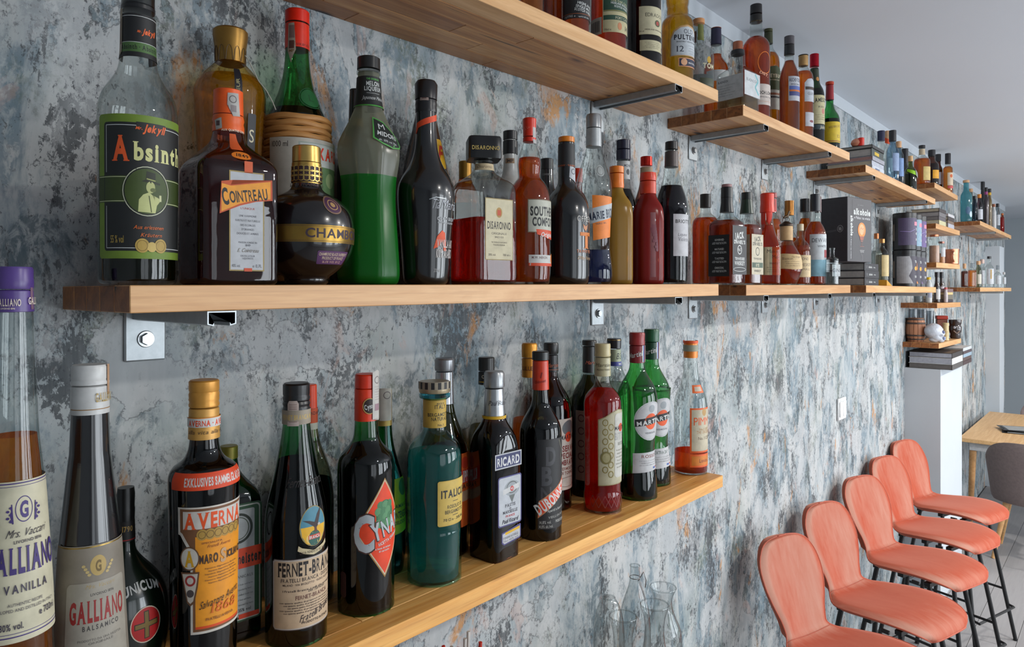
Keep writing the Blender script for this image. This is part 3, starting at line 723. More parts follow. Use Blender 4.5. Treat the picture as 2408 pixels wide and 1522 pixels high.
# 5 round black bottle
F = A(721, -.17)
bottle('liqueur_bottle', 'squat spherical black bottle with gold lattice crown cap and gold waist band', F,
 [(665, 52), (652, 52), (646, 62), (628, 88), (600, 106), (572, 113), (545, 114), (518, 112), (492, 103), (470, 80), (457, 52), (448, 38), (430, 32)], glaze((14, 7, 9)), rnd=16, group=GA, seg=64,
 caps=[('cap_skirt', [(447, 33), (384, 35)], foil((196, 158, 84))), ('cap', [(384, 34), (348, 33.5), (346, 31)], foil((206, 170, 96)), (383, 348))],
 labels=[lab(28, ('r', -190, 528, 190, 569, (150, 118, 54, 'f')), ('l', [(-190, 531), (190, 531)], 1, (80, 50, 30)), ('l', [(-190, 566), (190, 566)], 1, (80, 50, 30)), T('CHAMBORD', -62, 558, 21, (46, 26, 44), 206, 'b', 'l'), part='waist_band'),
   lab(34, ('e', 4, 480, 23, 23, (126, 96, 74)), ('e', 4, 480, 20, 20, (72, 36, 66)), ('o', 4, 480, 13, 13, (176, 140, 90), 2), ('e', 4, 480, 6, 6, (176, 140, 90)), part='seal'),
   lab(38, ('r', -46, 590, 46, 621, (84, 46, 90), 3), T('CHAMBORD BLACK RASPBERRY', 0, 601, 6.5, (196, 176, 150), 84, 'b'), T('PRODUCT OF FRANCE', 0, 610, 6.5, (196, 176, 150), 66, 'b'), T('16.5% VOL 50 CL', 0, 618, 5, (190, 150, 140), 60), part='foot_label'),
   lab(0, ('r', -108, 390, 108, 426, (56, 32, 40)), *[c for i in range(-8, 9) for j in range(3) for c in (('o', i*13, 395+j*11, 8.5, 8, (206, 174, 100, 'f'), 2.4),)], T('DE FRANCE · DE FRANCE · DE FRANCE', 0, 436, 6, (70, 40, 36), 200, 'b'), part='cap_lattice', rad=35.5, eps=.0003)])
# 6 dark bottle behind
bottle('liqueur_bottle', 'dark bottle with ridged black cap, mostly hidden behind the melon-green bottle', A(836, -.045),
 [(665, 44), (400, 44), (350, 34), (300, 17), (215, 14)], glaze((26, 20, 18)), group=GA, caps=[('cap', [(250, 14), (211, 14)], plastic((22, 22, 24)), (248, 213)), ('cap_ring', [(272, 14.5), (252, 14.5)], plastic((30, 28, 26)))], labels=[lab(-20, ('r', -14, 278, 30, 296, (150, 120, 50)), part='neck_label')])
# 7 melon green
F = A(867, -.130)
FR = thin((168, 170, 150), .3, .2, .9, .45); FRG = thin((34, 140, 46), .3, .22, .9, .6)
bottle('liqueur_bottle', 'frosted bottle half full of bright green liqueur with black neck label', F,
 [(665, 74), (648, 79), (560, 73), (480, 67), (423, 69), (390, 76), (352, 79), (325, 68), (300, 54), (275, 42), (250, 31), (178, 27), (174, 27)], FR, liquid=(liq((14, 140, 34), .5, .1, .8), 423), facets=8, fk=.8, face=0, mat2=(FRG, 423), group=GA, rnd=26, seg=48,
 caps=[('cap', [(166, 27.5), (137, 27)], plastic((26, 26, 26)), None), ('neck_ring', [(176, 28.5), (168, 28.5)], CLEAR)],
 labels=[lab(22, ('r', -84, 178, 84, 249, (24, 26, 26)), ('r', -90, 247, 90, 250, (70, 150, 60)), T('THE ORIGINAL', 0, 187, 4, (80, 170, 70), 34), T('MELON', 0, 201, 10, WH, 34, 'bs'), T('LIQUEUR', 0, 213, 9.5, WH, 44, 'bs'), ('l', [(-16, 219), (16, 219)], .7, WH), T('Japanese Melon', 0, 234, 8, WH, 52, 's', shear=.25), part='neck_label'),
   lab(33, ('p', [(-27, 272), (6, 282), (30, 306), (46, 334), (40, 344), (14, 348), (-10, 340), (-30, 327)], (78, 158, 70)), ('p', [(-24, 276), (5, 285), (27, 308), (42, 333), (37, 341), (14, 345), (-9, 337), (-26, 325)], (22, 28, 26)), T('M', -5, 303, 14, WH, 17, ''), T('MIDORI', 5, 322, 11, WH, 50, 'bs', rot=10), T('alc. 20% vol. 70cl', 4, 335, 5, WH, 44, '', rot=10), part='shoulder_label')])
# 8 slim glossy black with slash
F = A(1002, -.168)
bottle('liqueur_bottle', 'glossy black tapered bottle with silver script and an orange slash on its right side', F,
 [(665, 50), (655, 54), (560, 60), (470, 68), (440, 67), (415, 56), (392, 40), (360, 28), (320, 24), (262, 24)], BLK, group=GA, rnd=22, seg=56,
 caps=[('cap', [(236, 26), (200, 27), (192, 22)], plastic((26, 22, 24))), ('cap_ring', [(266, 25), (260, 26), (254, 25), (248, 26), (238, 25)], plastic((28, 26, 28)))],
 labels=[lab(50, T('Tia', -48, 492, 22, (170, 172, 178), 20, '', 'l', shear=.3), T('Maria', -24, 492, 22, (170, 172, 178), 60, '', 'l', shear=.3), ('l', [(-52, 472), (-36, 466), (-10, 468)], 1.5, SV), T('COLD BREW', -32, 519, 8, (180, 182, 184), 66, 'b', 'l'), T('COFFEE LIQUEUR', -30, 526, 4, (180, 182, 184), 58, 'b', 'l'),
    ('p', [(-40, 586), (-30, 556), (-16, 542), (-6, 548), (2, 590), (-8, 590), (-12, 566), (-28, 582)], (222, 78, 44)), T('VANILLA AND', -30, 582, 18, (196, 190, 186), 66, 'b', 'l'), T('100% ARABICA', -32, 606, 20, (196, 190, 186), 70, 'b', 'l'), T('20% vol', -38, 640, 8, (170, 170, 170), 20, '', 'l'), loose=True, part='lettering'),
   lab(10, ('p', [(-36, 312), (-30, 288), (30, 264), (36, 270), (36, 276), (-24, 300), (-30, 312)], (222, 72, 46)), part='slash'),
   lab(-10, ('r', -10, 196, 10, 236, (150, 130, 122)), ('o', 0, 208, 7, 7, (80, 50, 50), 2), ('r', -5, 218, 5, 232, (96, 66, 60)), part='seal_strip', eps=.0012)])
# 9 behind it
bottle('liqueur_bottle', 'dark brown bottle with a yellow neck label, behind the slim glossy black bottle', A(1001, -.058),
 [(665, 52), (440, 57), (400, 53), (350, 42), (300, 30), (262, 22), (215, 20)], glaze((34, 16, 10)), group=GA, rnd=20, caps=[('cap', [(262, 22), (212, 21)], plastic((30, 26, 24)))],
 labels=[lab(42, ('r', -18, 325, 18, 396, (216, 164, 40), 6), T('F', 0, 378, 36, (190, 50, 30), 16, 'Bs', shear=.3), part='neck_label')])
# 10 square decanter
F = A(1137, -.150)
bottle('liqueur_bottle', 'clear square bottle half full of red liqueur with a cream label and black block cap', F,
 [(665, 76, 8), (655, 78, 8), (450, 76, 8), (434, 70, 6), (420, 46, 3), (408, 26, 2), (380, 22, 2)], thin((216, 220, 216), .7, edge=.7), liquid=(L_RED, 517), face=35, rnd=9, group=GA, seg=64,
 caps=[('cap', [(378, 41, 7, 8), (374, 42), (332, 42), (327, 40)], plastic((24, 24, 26))), ('cap_ring', [(386, 24), (378, 24)], CLEAR)],
 labels=[lab(35, ('r', -39, 467, 42, 612, (150, 130, 80)), ('r', -37, 469, 40, 610, (200, 190, 158)), ('e', 1, 500, 9, 12, (170, 130, 60)), ('r', -4, 494, 6, 507, (190, 70, 40)), T('DISARONNO', 1, 539, 17, (40, 30, 28), 68, 'bs'), T('ORIGINALE', 1, 552, 5, (90, 80, 70), 44, ''), T('SINCE 1525', 1, 560, 4, (90, 80, 70), 26, ''), T("THE WORLD'S FAVOURITE", 1, 572, 3.4, (90, 80, 70), 46, ''), T('ITALIAN LIQUEUR', 1, 578, 3.4, (90, 80, 70), 34, ''), T('28% vol', -30, 602, 5, (100, 90, 80), 20, '', 'l'), T('700 ml e', 12, 602, 5, (100, 90, 80), 22, '', 'l'), plane=True, part='front_label', y=540),
   lab(6, ('r', -24, 384, 26, 400, (196, 176, 140)), T('Disaronno', 0, 395, 7, (90, 70, 50), 34, '', shear=.3), part='neck_label', eps=.0012),
   lab(8, T('DISARONNO', 0, 352, 9, (196, 170, 96), 66, 'bs'), plane=True, part='cap_lettering', y=354, loose=True, rad=40.5, eps=.0012)])
# 11..12
bottle('liqueur_bottle', 'amber bottle with plain gold cap, half hidden behind the square clear bottle with block cap', A(1094, -.045),
 [(665, 34), (470, 34), (445, 26), (425, 14), (390, 13)], AMB, liquid=(L_COLA, 480), group=GA, caps=[('cap', [(421, 15), (380, 15)], paint((170, 128, 52), .35, .6))])
bottle('liqueur_bottle', 'white bottle with ridged black cap, behind the red-capped amber bottle', A(1200, -.05),
 [(665, 38), (460, 38), (430, 28), (412, 18), (364, 15), (330, 14)], paint((190, 190, 186), .25, 0, .4), group=GA, caps=[('cap', [(330, 17), (309, 17)], plastic((24, 24, 26)), (328, 311)), ('cap_ring', [(364, 17.5), (332, 17.5)], plastic((22, 22, 24)))],
 labels=[lab(0, T('COCONUT', 0, 350, 6, (150, 130, 80), 26, '', rot=-8), part='cap_lettering', eps=.0012, loose=True), lab(0, ('r', -12, 372, 10, 384, (150, 120, 90)), T('MP', 0, 382, 8, (60, 50, 50)), part='seal_strip')])
# 13 red cap amber with bulb neck
F = A(1245, -.165)
bottle('liqueur_bottle', 'amber bottle with a bulging neck, red cap and grey label with black capitals', F,
 [(665, 48), (640, 51), (560, 50), (470, 50), (448, 46), (430, 36), (420, 26), (405, 27), (384, 29), (366, 25), (345, 17), (330, 14)], CLEAR, liquid=(liq((255, 112, 12), .8), 373), group=GA, rnd=14, seg=56,
 caps=[('cap', [(322, 15), (300, 15.5), (281, 16), (279, 14)], plastic((214, 44, 26))), ('cap_ring', [(335, 15.5), (324, 15.5)], plastic((206, 40, 24)))],
 labels=[lab(47, ('r', -46, 470, 46, 548, (120, 106, 84)), ('r', -44, 472, 44, 546, (182, 182, 168)), T('SOUTHERN', 2, 508, 20, (30, 30, 30), 84, 'B'), T('COMFORT', 2, 532, 19, (30, 30, 30), 74, 'B'), ('p', [(-26, 540), (42, 542), (42, 564), (6, 560), (-24, 552)], (206, 66, 36)), T('Original', 8, 557, 10, WH, 44, 'b', shear=.2), part='front_label'),
   lab(47, ('p', [(-44, 600), (30, 600), (44, 594), (44, 626), (-44, 626)], (190, 190, 186)), ('r', -44, 619, 44, 626, (206, 66, 40)), T('M.W. HERON', -16, 609, 5.5, (90, 50, 50), 42, 'bs'), ('e', 32, 608, 11, 12, (206, 110, 50)), part='foot_label'),
   lab(52, ('r', -5, 282, 5, 338, (182, 180, 178)), part='seal_strip', eps=.0012), lab(5, T('S. Comfort', 0, 300, 7, (230, 130, 110), 24, '', rot=-28), part='cap_lettering', loose=True, eps=.0012)])
bottle('spirit_bottle', 'bottle with plain black cap between the red-capped amber bottle and the orange-topped black one', A(1286, -.055), [(665, 34), (480, 34), (455, 24), (440, 16), (400, 15)], glaze((20, 18, 18)), group=GA,
 caps=[('cap', [(400, 15.5), (374, 15.5)], plastic((26, 26, 28))), ('cap_ring', [(446, 15.5), (402, 15)], plastic((22, 22, 24)))], labels=[lab(0, T('COCOA', 0, 412, 4, (150, 150, 150), 20), loose=True, part='cap_lettering', eps=.0012)])
# 15 port
F = A(1332, -.150)
bottle('wine_bottle', 'black fortified wine bottle with an orange stopper top and a big copper letter T', F,
 [(665, 50), (655, 54), (500, 54), (478, 50), (460, 40), (442, 24), (430, 20), (337, 19)], BLK, group=GA, rnd=16, seg=56,
 caps=[('cap', [(336, 19), (323, 19)], plastic((226, 128, 40)))],
 labels=[lab(0, ('r', -58, 337, 58, 390, (34, 34, 36)), T('TAWNY · TAWNY · TAWNY · TAWNY', 0, 391, 4, (190, 90, 60), 110, 'b'), part='neck_sleeve'), lab(52, ('p', [(-10, 392), (10, 396), (8, 430), (-12, 418)], (176, 180, 184)), ('o', 0, 404, 7, 7, (90, 90, 100), 2), part='seal_strip', eps=.0012),
  lab(54, T('OFFLEY', 0, 522, 13, (190, 186, 180), 52, 's'), ('p', [(-9, 528), (0, 533), (9, 528), (7, 538), (0, 544), (-7, 538)], (196, 130, 90)), T('T', 4, 583, 34, (206, 116, 72), 44, 'Bs'), T('TAWNY PORT', 4, 595, 7, (196, 116, 76), 62, 'b'), T('Offley Forrester', 4, 611, 8, (186, 150, 110), 60, '', shear=.4), loose=True, part='lettering')])
# 16 tall clear, blue foot
F = A(1396, -.135)
bottle('liqueur_bottle', 'tall clear bottle with silver cap, slanting white and orange label and blue liquid', F,
 [(665, 42), (650, 45), (620, 43), (585, 38), (540, 39), (470, 43), (435, 43), (415, 38), (390, 30), (365, 22), (348, 17), (330, 16)], CLEAR, liquid=(liq((44, 58, 140), .9), 589), group=GA, rnd=18, seg=48,
 caps=[('cap', [(302, 18), (275, 18), (270, 16)], paint((160, 162, 164), .3, .6), (300, 274)), ('capsule', [(347, 18.5), (303, 18)], paint((172, 176, 178), .4, .3))],
 labels=[lab(34, ('p', [(-28, 460), (30, 462), (32, 556), (-26, 566)], (232, 128, 72)), ('p', [(-40, 494), (36, 474), (36, 508), (-42, 530)], (182, 188, 192)), T('MARIE', -38, 520, 17, (34, 44, 66), 42, 'B', 'l', rot=-9), T('BRIZARD', 9, 512, 19, (34, 44, 66), 46, 'B', 'l', rot=-9), T('TRIPLE SEC', -20, 530, 4, (60, 60, 70), 30, '', 'l', rot=-9), part='front_label'),
  lab(25, ('e', 0, 402, 10, 14, (170, 174, 172)), ('o', 0, 402, 8, 11, (120, 122, 120), 1.5), part='glass_seal', eps=.001), lab(14, ('r', -6, 318, 12, 342, (196, 196, 190)), ('e', 3, 328, 5, 6, (226, 120, 60)), part='neck_label', eps=.0012), lab(-30, ('r', -8, 306, 6, 344, (170, 160, 150)), ('r', -6, 316, 4, 332, (90, 66, 60)), T('MP', -1, 342, 6, (90, 70, 60)), part='seal_strip', eps=.0014)])
bottle('liqueur_bottle', 'small bottle with red cap seen through the tall clear bottle with silver cap', A(1358, -.045), [(665, 26), (480, 26), (460, 18), (450, 11), (410, 10)], thin((200, 90, 80)), liquid=(L_RED, 500), group=GA, caps=[('cap', [(430, 12), (397, 12)], plastic((196, 50, 36)))])
# 18, 20 frosted pair
FRY = thin((198, 160, 70), .3, .2, .9, .55); FRR = thin((176, 50, 44), .3, .2, .9, .55)
bottle('vodka_bottle', 'frosted yellow fruit vodka bottle with orange cap', A(1450, -.125), [(665, 38, 3.2), (500, 38, 3.2), (478, 34, 3), (462, 22, 2), (450, 16, 2), (442, 15)], FRY, liquid=(liq((190, 136, 50), .5, .1, .8), 480), group=GA, rnd=16,
 caps=[('cap', [(408, 17), (392, 17)], plastic((238, 128, 62))), ('cap_ring', [(443, 17), (436, 17.6), (430, 17), (410, 17)], plastic((236, 122, 58)))], labels=[lab(52, T('Peach', 20, 600, 14, (222, 90, 60), 90, 'B', 'c', rot=-90), ('e', 0, 610, 7, 9, (226, 140, 90)), loose=True, part='lettering')])
bottle('vodka_bottle', 'frosted red cranberry vodka bottle with red cap and vertical white lettering', A(1524, -.135), [(665, 37, 3.2), (508, 37, 3.2), (488, 34, 3), (472, 24, 2), (459, 17, 2), (450, 16)], FRR, liquid=(liq((176, 34, 34), .5, .1, .8), 470), group=GA, rnd=16,
 caps=[('cap', [(426, 19), (420, 19.5), (414, 19), (407, 18)], plastic((214, 56, 44))), ('cap_ring', [(457, 19), (427, 19)], plastic((206, 60, 50)))],
 labels=[lab(38, ('r', -26, 500, 34, 652, (120, 60, 64), 10), T('Marin Brizard', 10, 521, 6, WH, 32, 'b'), *[('e', 4+dx*5.2-3*((dy) % 2), 532+dy*7, 3.6, 3.8, (106, 38, 54)) for dy in range(9) for dx in range(-3+dy//3, 4-dy//3)], ('e', 8, 612, 7, 9, (190, 80, 60)), T('Cranberry', 28, 640, 11, (206, 196, 200), 116, 'B', 'l', rot=-90), part='front_label'), lab(10, T('Marin', 0, 446, 6, (236, 170, 150), 22, '', rot=-8), T('Brizard', 1, 454, 6, (236, 170, 150), 24, '', rot=-8), loose=True, part='cap_lettering', eps=.0012)])
bottle('syrup_bottle', 'dark blue-capped clear syrup bottle with white neck label, behind the frosted yellow bottle', A(1466, -.045), [(665, 30), (490, 32), (470, 28), (452, 20), (430, 15), (377, 15)], CLEAR, liquid=(liq((30, 24, 26)), 446), group=GA,
 caps=[('cap', [(352, 16.5), (330, 16.5)], plastic((28, 30, 52)), (351, 332)), ('capsule', [(377, 17), (353, 17)], plastic((30, 32, 56)))], labels=[lab(0, ('r', -34, 378, 34, 421, (184, 186, 186)), T('MONIN', 12, 392, 6, (60, 60, 70), 20, 'b'), ('e', 12, 404, 5, 7, (60, 60, 64)), part='neck_label'), lab(0, T('G. Monin', 4, 370, 6, (190, 160, 90), 26, '', rot=-8), loose=True, part='cap_lettering', eps=.0012)])
bottle('liqueur_bottle', 'slim bottle with shiny red cap and paper neck band, behind the frosted red bottle', A(1520, -.045), [(665, 30), (480, 30), (440, 17), (410, 14), (395, 14)], thin((140, 80, 60)), liquid=(L_COLA, 470), group=GA, caps=[('cap', [(391, 14), (369, 14)], foil((206, 50, 40)))], labels=[lab(0, ('r', -30, 392, 30, 412, (176, 150, 120)), part='neck_label')])
F = A(1579, -.125)
bottle('liqueur_bottle', 'tall clear bottle of near-black liqueur with grey neck capsule and white label', F, [(665, 38), (500, 39), (478, 38), (455, 32), (430, 22), (395, 16), (355, 15)], CLEAR, liquid=(liq((32, 22, 32), .8, .3), 438), group=GA, rnd=20,
 caps=[('cap', [(353, 15.5), (334, 15)], plastic((28, 24, 26))), ('capsule', [(394, 16.5), (357, 15.8)], paint((88, 80, 78), .4, .4))], labels=[lab(56, ('r', -34, 505, 34, 603, (186, 186, 190)), T('BRIOTTET', 0, 526, 8, (40, 36, 40), 58, 'b'), T('Liqueur', -8, 556, 7, (70, 66, 80), 30, '', shear=.3), T('Violette', -6, 568, 9, (70, 66, 80), 34, 's', shear=.1), part='front_label')])
# ---------------------------------------------------------------- second and third eye-height shelves
def R(xc, Y, key): return Frame(xc, Y, key)
def simple(name, label, F, ytop, ycap, yneck, ysh, hc, hb, mat, capm, liquid=None, lab_=None, group=None, n=2, face=20, cap2=None, hn=None, rnd=12, cat='bottle', seg=32):
    """foot at the shelf; ysh: where the full width begins; yneck: foot of the neck; ycap: lower rim of the cap"""
    hn = hn or hc*.9
    pr = [(700, hb, n), (ysh, hb, n), ((ysh*2+yneck)/3., hb*.86, n), ((ysh+yneck*2)/3., hb*.6+hn*.2, 2.5 if n > 2 else 2), (yneck, hn, 2), (ycap-1, hn*.96, 2)]
    if n > 2.01: pr[3] = ((ysh+yneck*2)/3., (hb+hn)/2, 3)
    cp = [('cap', [(ycap, hc), (ytop, hc)], capm)]
    if cap2: cp.append(('cap_ring', [(ycap+(ycap-ytop)*cap2[0], hc*1.02), (ycap, hc*1.02)], cap2[1]))
    return bottle(name, label, F, pr, mat, caps=cp, liquid=liquid, labels=lab_ or [], face=face, rnd=rnd, group=group, seg=seg, cat=cat)
GB = 'bottles on the second eye-height shelf'
W = 'whisky_bottle'
simple(W, 'round-shouldered amber whisky bottle with black cap, leftmost on the second eye-height shelf', R(1659, -.085, 'B'), 457, 489, 502, 522, 13, 32, CLEAR, paint((44, 38, 32), .4), (liq((246, 96, 20), .9), 513), group=GB, lab_=[lab(20, ('r', -4, 606, 20, 644, (84, 92, 36)), part='back_label')])
bottle(W, 'square brown whiskey bottle with black side label of white print and black neck sleeve', R(1709, -.165, 'B'), [(665, 43, 8), (528, 43, 8), (518, 30, 4), (510, 18, 2), (498, 15, 2)], CLEAR, liquid=(liq((190, 66, 20), 1.), 519), face=-30, rnd=5, group=GB,
 caps=[('capsule', [(500, 17), (478, 14), (466, 14)], plastic((26, 26, 28))), ('cap', [(466, 14), (441, 14)], plastic((24, 24, 26))), ('cap_top', [(441, 12.5), (434, 12.5)], paint((150, 110, 110), .5))],
 labels=[lab(-30, ('r', -29, 552, 26, 650, (22, 22, 24)), *[c for i, wd in enumerate(('GOVERNED', 'MATURED', 'TASTED', 'CHARCOAL')) for c in (T(wd, 0, 566+i*22, 4.5, WH, 24, 'b'), T('mellowed drop by drop', 0, 571+i*22, 2.2, WH, 36), T('OLD TIME QUALITY', 0, 574+i*22, 2.2, WH, 38))], plane=True, part='side_label', y=600),
  lab(60, ('r', -32, 532, 32, 646, (38, 38, 42)), T('JACK', 0, 562, 14, WH, 40, 'Bs', rot=-8), T("DANIEL'S", 0, 574, 8, WH, 50, 'Bs'), ('o', 0, 588, 10, 11, WH, 2), T('No.7', 0, 591, 7, WH, 13, 'b'), T('TENNESSEE', 0, 612, 6, WH, 44, 'b'), T('WHISKEY', 0, 624, 9, WH, 46, 'Bs'), ('o', 0, 634, 28, 5, WH, 1), plane=True, part='front_label', y=590)])
bottle(W, 'square whiskey bottle with dark green neck sleeve and cream label with a green stripe', R(1756, -.165, 'B'), [(665, 36, 8), (536, 36, 8), (524, 26, 4), (516, 17, 2), (500, 15, 2)], CLEAR, liquid=(liq((206, 84, 30), 1.), 530), face=-30, rnd=5, group=GB,
 caps=[('capsule', [(503, 17), (480, 14), (470, 13)], plastic((28, 48, 34))), ('cap', [(470, 13), (453, 13)], plastic((26, 32, 28)))],
 labels=[lab(-30, ('r', -24, 552, 24, 646, (186, 172, 144)), T("JACK DANIEL'S", 0, 570, 5, (60, 56, 50), 36, 'bs'), *lines(0, 584, 12, 5, 34, 3, (90, 84, 76)), plane=True, part='side_label', y=600), lab(60, ('r', -26, 552, 26, 646, (190, 180, 156)), T('JACK', 0, 568, 10, (50, 48, 44), 30, 'Bs', rot=-6), T("DANIEL'S", 0, 578, 7, (50, 48, 44), 42, 'Bs'), ('o', 0, 592, 9, 10, (70, 66, 60), 2), T('TENNESSEE', 0, 611, 4, (70, 66, 60), 36), ('r', -24, 618, 24, 630, (62, 84, 66)), T('RYE', 0, 628, 7, CR, 14, 'b'), T('WHISKEY', 0, 640, 5, (60, 56, 50), 30, 'b'), plane=True, part='front_label', y=600)])
F = R(1804, -.165, 'B')
e = bottle(W, 'square-bodied bourbon bottle sealed in dripping red wax with a cream label', F, [(665, 31, 5), (582, 31, 5), (566, 27, 4), (550, 20, 2.5), (530, 15, 2), (490, 13, 2)], CLEAR, liquid=(liq((250, 96, 18), .8), 530), face=0, rnd=8, group=GB,
 caps=[('wax_cap', [(500, 17.5), (487, 17), (480, 16), (466, 16.5), (457, 16.5), (455, 14)], plastic((222, 48, 30)))],
 labels=[lab(-38, ('p', [(-6, 486), (0, 490), (6, 486), (6, 528), (2, 544), (-1, 530), (-3, 512), (-6, 540), (-9, 520), (-9, 486)], (216, 46, 30)), part='wax_drips', rad=14.5, eps=.001), lab(20, ('p', [(-9, 486), (9, 486), (8, 510), (4, 500), (0, 530), (-3, 502), (-7, 520)], (216, 46, 30)), part='wax_drips', rad=14.5, eps=.001),
  lab(24, ('r', -42, 581, 42, 647, (200, 184, 148)), T("Maker's", 6, 595, 8, (60, 46, 40), 40, '', shear=.1), T('Mark', 12, 608, 8, (60, 46, 40), 26, ''), T('WHISKY', 8, 622, 5, (60, 46, 40), 32, 's'), *lines(6, 630, 5, 3, 40, 2, (110, 96, 84)), ('r', -38, 588, -26, 600, (90, 60, 40)), part='front_label')])
simple(W, 'amber bottle with red cap and white paper seal, behind the dripping red wax cap', R(1817, -.05, 'B'), 454, 466, 505, 530, 10, 22, CLEAR, plastic((150, 36, 34)), (L_WHISKY, 516), group=GB, lab_=[lab(10, ('r', -14, 468, 14, 498, (176, 168, 166)), ('r', 2, 468, 10, 498, (180, 60, 56)), part='seal_strip', eps=.001)])
F = R(1849, -.175, 'B')
e = bottle(W, 'stubby round bourbon bottle with a prancing metal horse on its stopper', F, [(665, 24), (656, 30), (638, 37), (622, 38), (604, 35), (588, 26), (574, 17), (566, 15)], CLEAR, liquid=(liq((230, 96, 36), .9), 578), group=GB, rnd=10,
 caps=[('neck_wrap', [(566, 15.5), (532, 15.5)], paint((200, 164, 116), .6)), ('stopper', [(532, 17), (528, 17), (524, 10), (521, 6)], paint((62, 50, 42), .3, .6))], labels=[lab(16, ('p', [(-42, 598), (-20, 596), (30, 598), (42, 598), (42, 632), (10, 634), (-14, 632), (-42, 632)], (200, 172, 124)), T("Blanton", -20, 611, 6, (90, 66, 44), 26, '', 'l'), T('The Original', 2, 606, 4, (90, 66, 44), 30, '', 'l', shear=.3), *lines(6, 616, 5, 3, 40, 2, (120, 96, 70)), part='front_label')])
bm = bmesh.new(); rt = Vector((SA, -CA, 0)); q = F.kx
def hp(dx, y): return rt*(dx*q)+Vector((0, 0, F.z(y)))
tube(bm, [hp(-7, 512), hp(-3, 510), hp(4, 508), hp(6, 503)], [.0035, .0042, .004, .003], 6); tube(bm, [hp(4, 508), hp(6, 500), hp(8, 496)], [.003, .0025, .0016], 6); tube(bm, [hp(6, 499), hp(11, 500)], [.0022, .0012], 6)
for a_, b_ in ((-7, -9), (-4, -2), (2, 2), (5, 8)): tube(bm, [hp(a_, 511), hp(b_, 516), hp(b_-1, 521)], [.0018, .0012, .001], 5)
tube(bm, [hp(-7, 511), hp(-11, 506)], [.0012, .0006], 5)
mesh_obj('horse_figure', bm, foil((96, 80, 66)), e)
simple(W, 'whisky bottle with a wine-red gold-rimmed cap, behind the horse stopper', R(1856, -.05, 'B'), 474, 506, 545, 575, 11, 24, CLEAR, plastic((132, 30, 34)), (L_WHISKY, 560), group=GB, cap2=(-1.03, foil((180, 120, 60))))
simple(W, 'small clear-necked whiskey bottle with cream label, right of the horse-stopper bottle', R(1882, -.17, 'B'), 527, 543, 562, 584, 8, 24, CLEAR, paint((206, 190, 160), .6), (liq((236, 120, 50), .8), 578), group=GB, lab_=[lab(20, ('r', -32, 600, 32, 652, (204, 180, 138)), T('BOND', 2, 612, 6, (80, 62, 48), 22, 's'), T('WHISKEY', 4, 626, 7, (80, 62, 48), 42, 's'), T('SMALL', 6, 636, 5, (80, 62, 48), 24, 's'), part='front_label'), lab(-40, ('r', -2, 540, 2, 556, (176, 146, 70)), part='string')])
simple(W, 'whisky bottle with black cap, gold-lettered, and pale green label', R(1893, -.078, 'B'), 468, 499, 512, 545, 12, 21, CLEAR, plastic((24, 24, 28)), (liq((248, 130, 30), .8), 514), group=GB, lab_=[lab(45, ('r', -22, 582, 22, 640, (186, 182, 136)), T("TEACHER'S", 0, 602, 8, (60, 54, 40), 38, 's'), ('r', -22, 630, 22, 640, (196, 120, 60)), part='front_label'), lab(10, T('Wm Teacher', 0, 494, 5, (190, 150, 70), 30, '', rot=-10), loose=True, part='cap_lettering', eps=.001)])
simple(W, 'whisky bottle with a pale blue cap band and white and light blue label', R(1917, -.145, 'B'), 457, 497, 520, 548, 12, 26, CLEAR, plastic((30, 34, 44)), (liq((240, 120, 36), .8), 522), group=GB, lab_=[lab(40, ('r', -32, 551, 32, 611, (190, 196, 200)), ('r', -32, 611, 32, 650, (130, 176, 194)), T("DEWAR'S", 0, 570, 9, (40, 44, 56), 52, 's'), T('WHITE', 0, 582, 5, (60, 60, 70), 26), ('r', 6, 588, 24, 606, (170, 60, 66)), part='front_label'), lab(0, ('r', -40, 459, 40, 463, (140, 176, 190)), ('r', -40, 479, 40, 489, (80, 110, 130)), part='cap_band', eps=.001)])
simple(W, 'whisky bottle with dark wine-red cap, behind the blue-banded one', R(1924, -.026, 'B'), 463, 500, 520, 548, 8, 11, CLEAR, plastic((66, 24, 30)), (L_WHISKY, 524), group=GB)
simple('gin_bottle', 'small square clear glass bottle beside the three lying black books', R(1957, -.205, 'B'), 583, 588, 605, 610, 7, 16, thin((206, 214, 216), .7, edge=.5), CLEAR, (L_WATER, 640), group=GB, n=6, face=-30, hn=6, rnd=4, lab_=[lab(40, ('r', -10, 622, 12, 650, (178, 184, 186)), T('GIN', 0, 640, 8, (90, 90, 100)), plane=True, part='label')])
# ---- big black book on three lying ones
def book(X0, X1, Y0, Y1, z0, z1, cover, pages, label, group, name='book', cmds=None, open_side=-1, tilt=0.):
    """hard-cover book lying flat; spine towards the room, page edges seen from the left"""
    e = empty(name, ((X0+X1)/2, (Y0+Y1)/2, z0), tilt, label, 'book', group); a, b = (X1-X0)/2, (Y1-Y0)/2; h = z1-z0; ct = min(.0025, h*.12)
    bm = bmesh.new(); box(bm, (-a, -b, 0), (a, b, ct)); box(bm, (-a, -b, h-ct), (a, b, h)); box(bm, (-a, -b-.0005, 0), (a, -b+ct, h), .0006)
    mesh_obj('cover', bm, cover, e, smooth=0)
    bm = bmesh.new(); box(bm, (-a+.002, -b+ct, ct+.0001), (a-.002, b-.004, h-ct-.0001)); mesh_obj('pages', bm, pages, e, smooth=0)
    if cmds:
        bm, ms = draw(cmds); lay = bm.verts.layers.float.get('lay')
        for v in bm.verts: v.co = Vector((v.co.x, -b-.0008-v[lay]*.00003, h/2-v.co.y))
        bmesh.ops.recalc_face_normals(bm, faces=bm.faces); mesh_obj('spine_print', bm, ms, e, smooth=0)
    return e
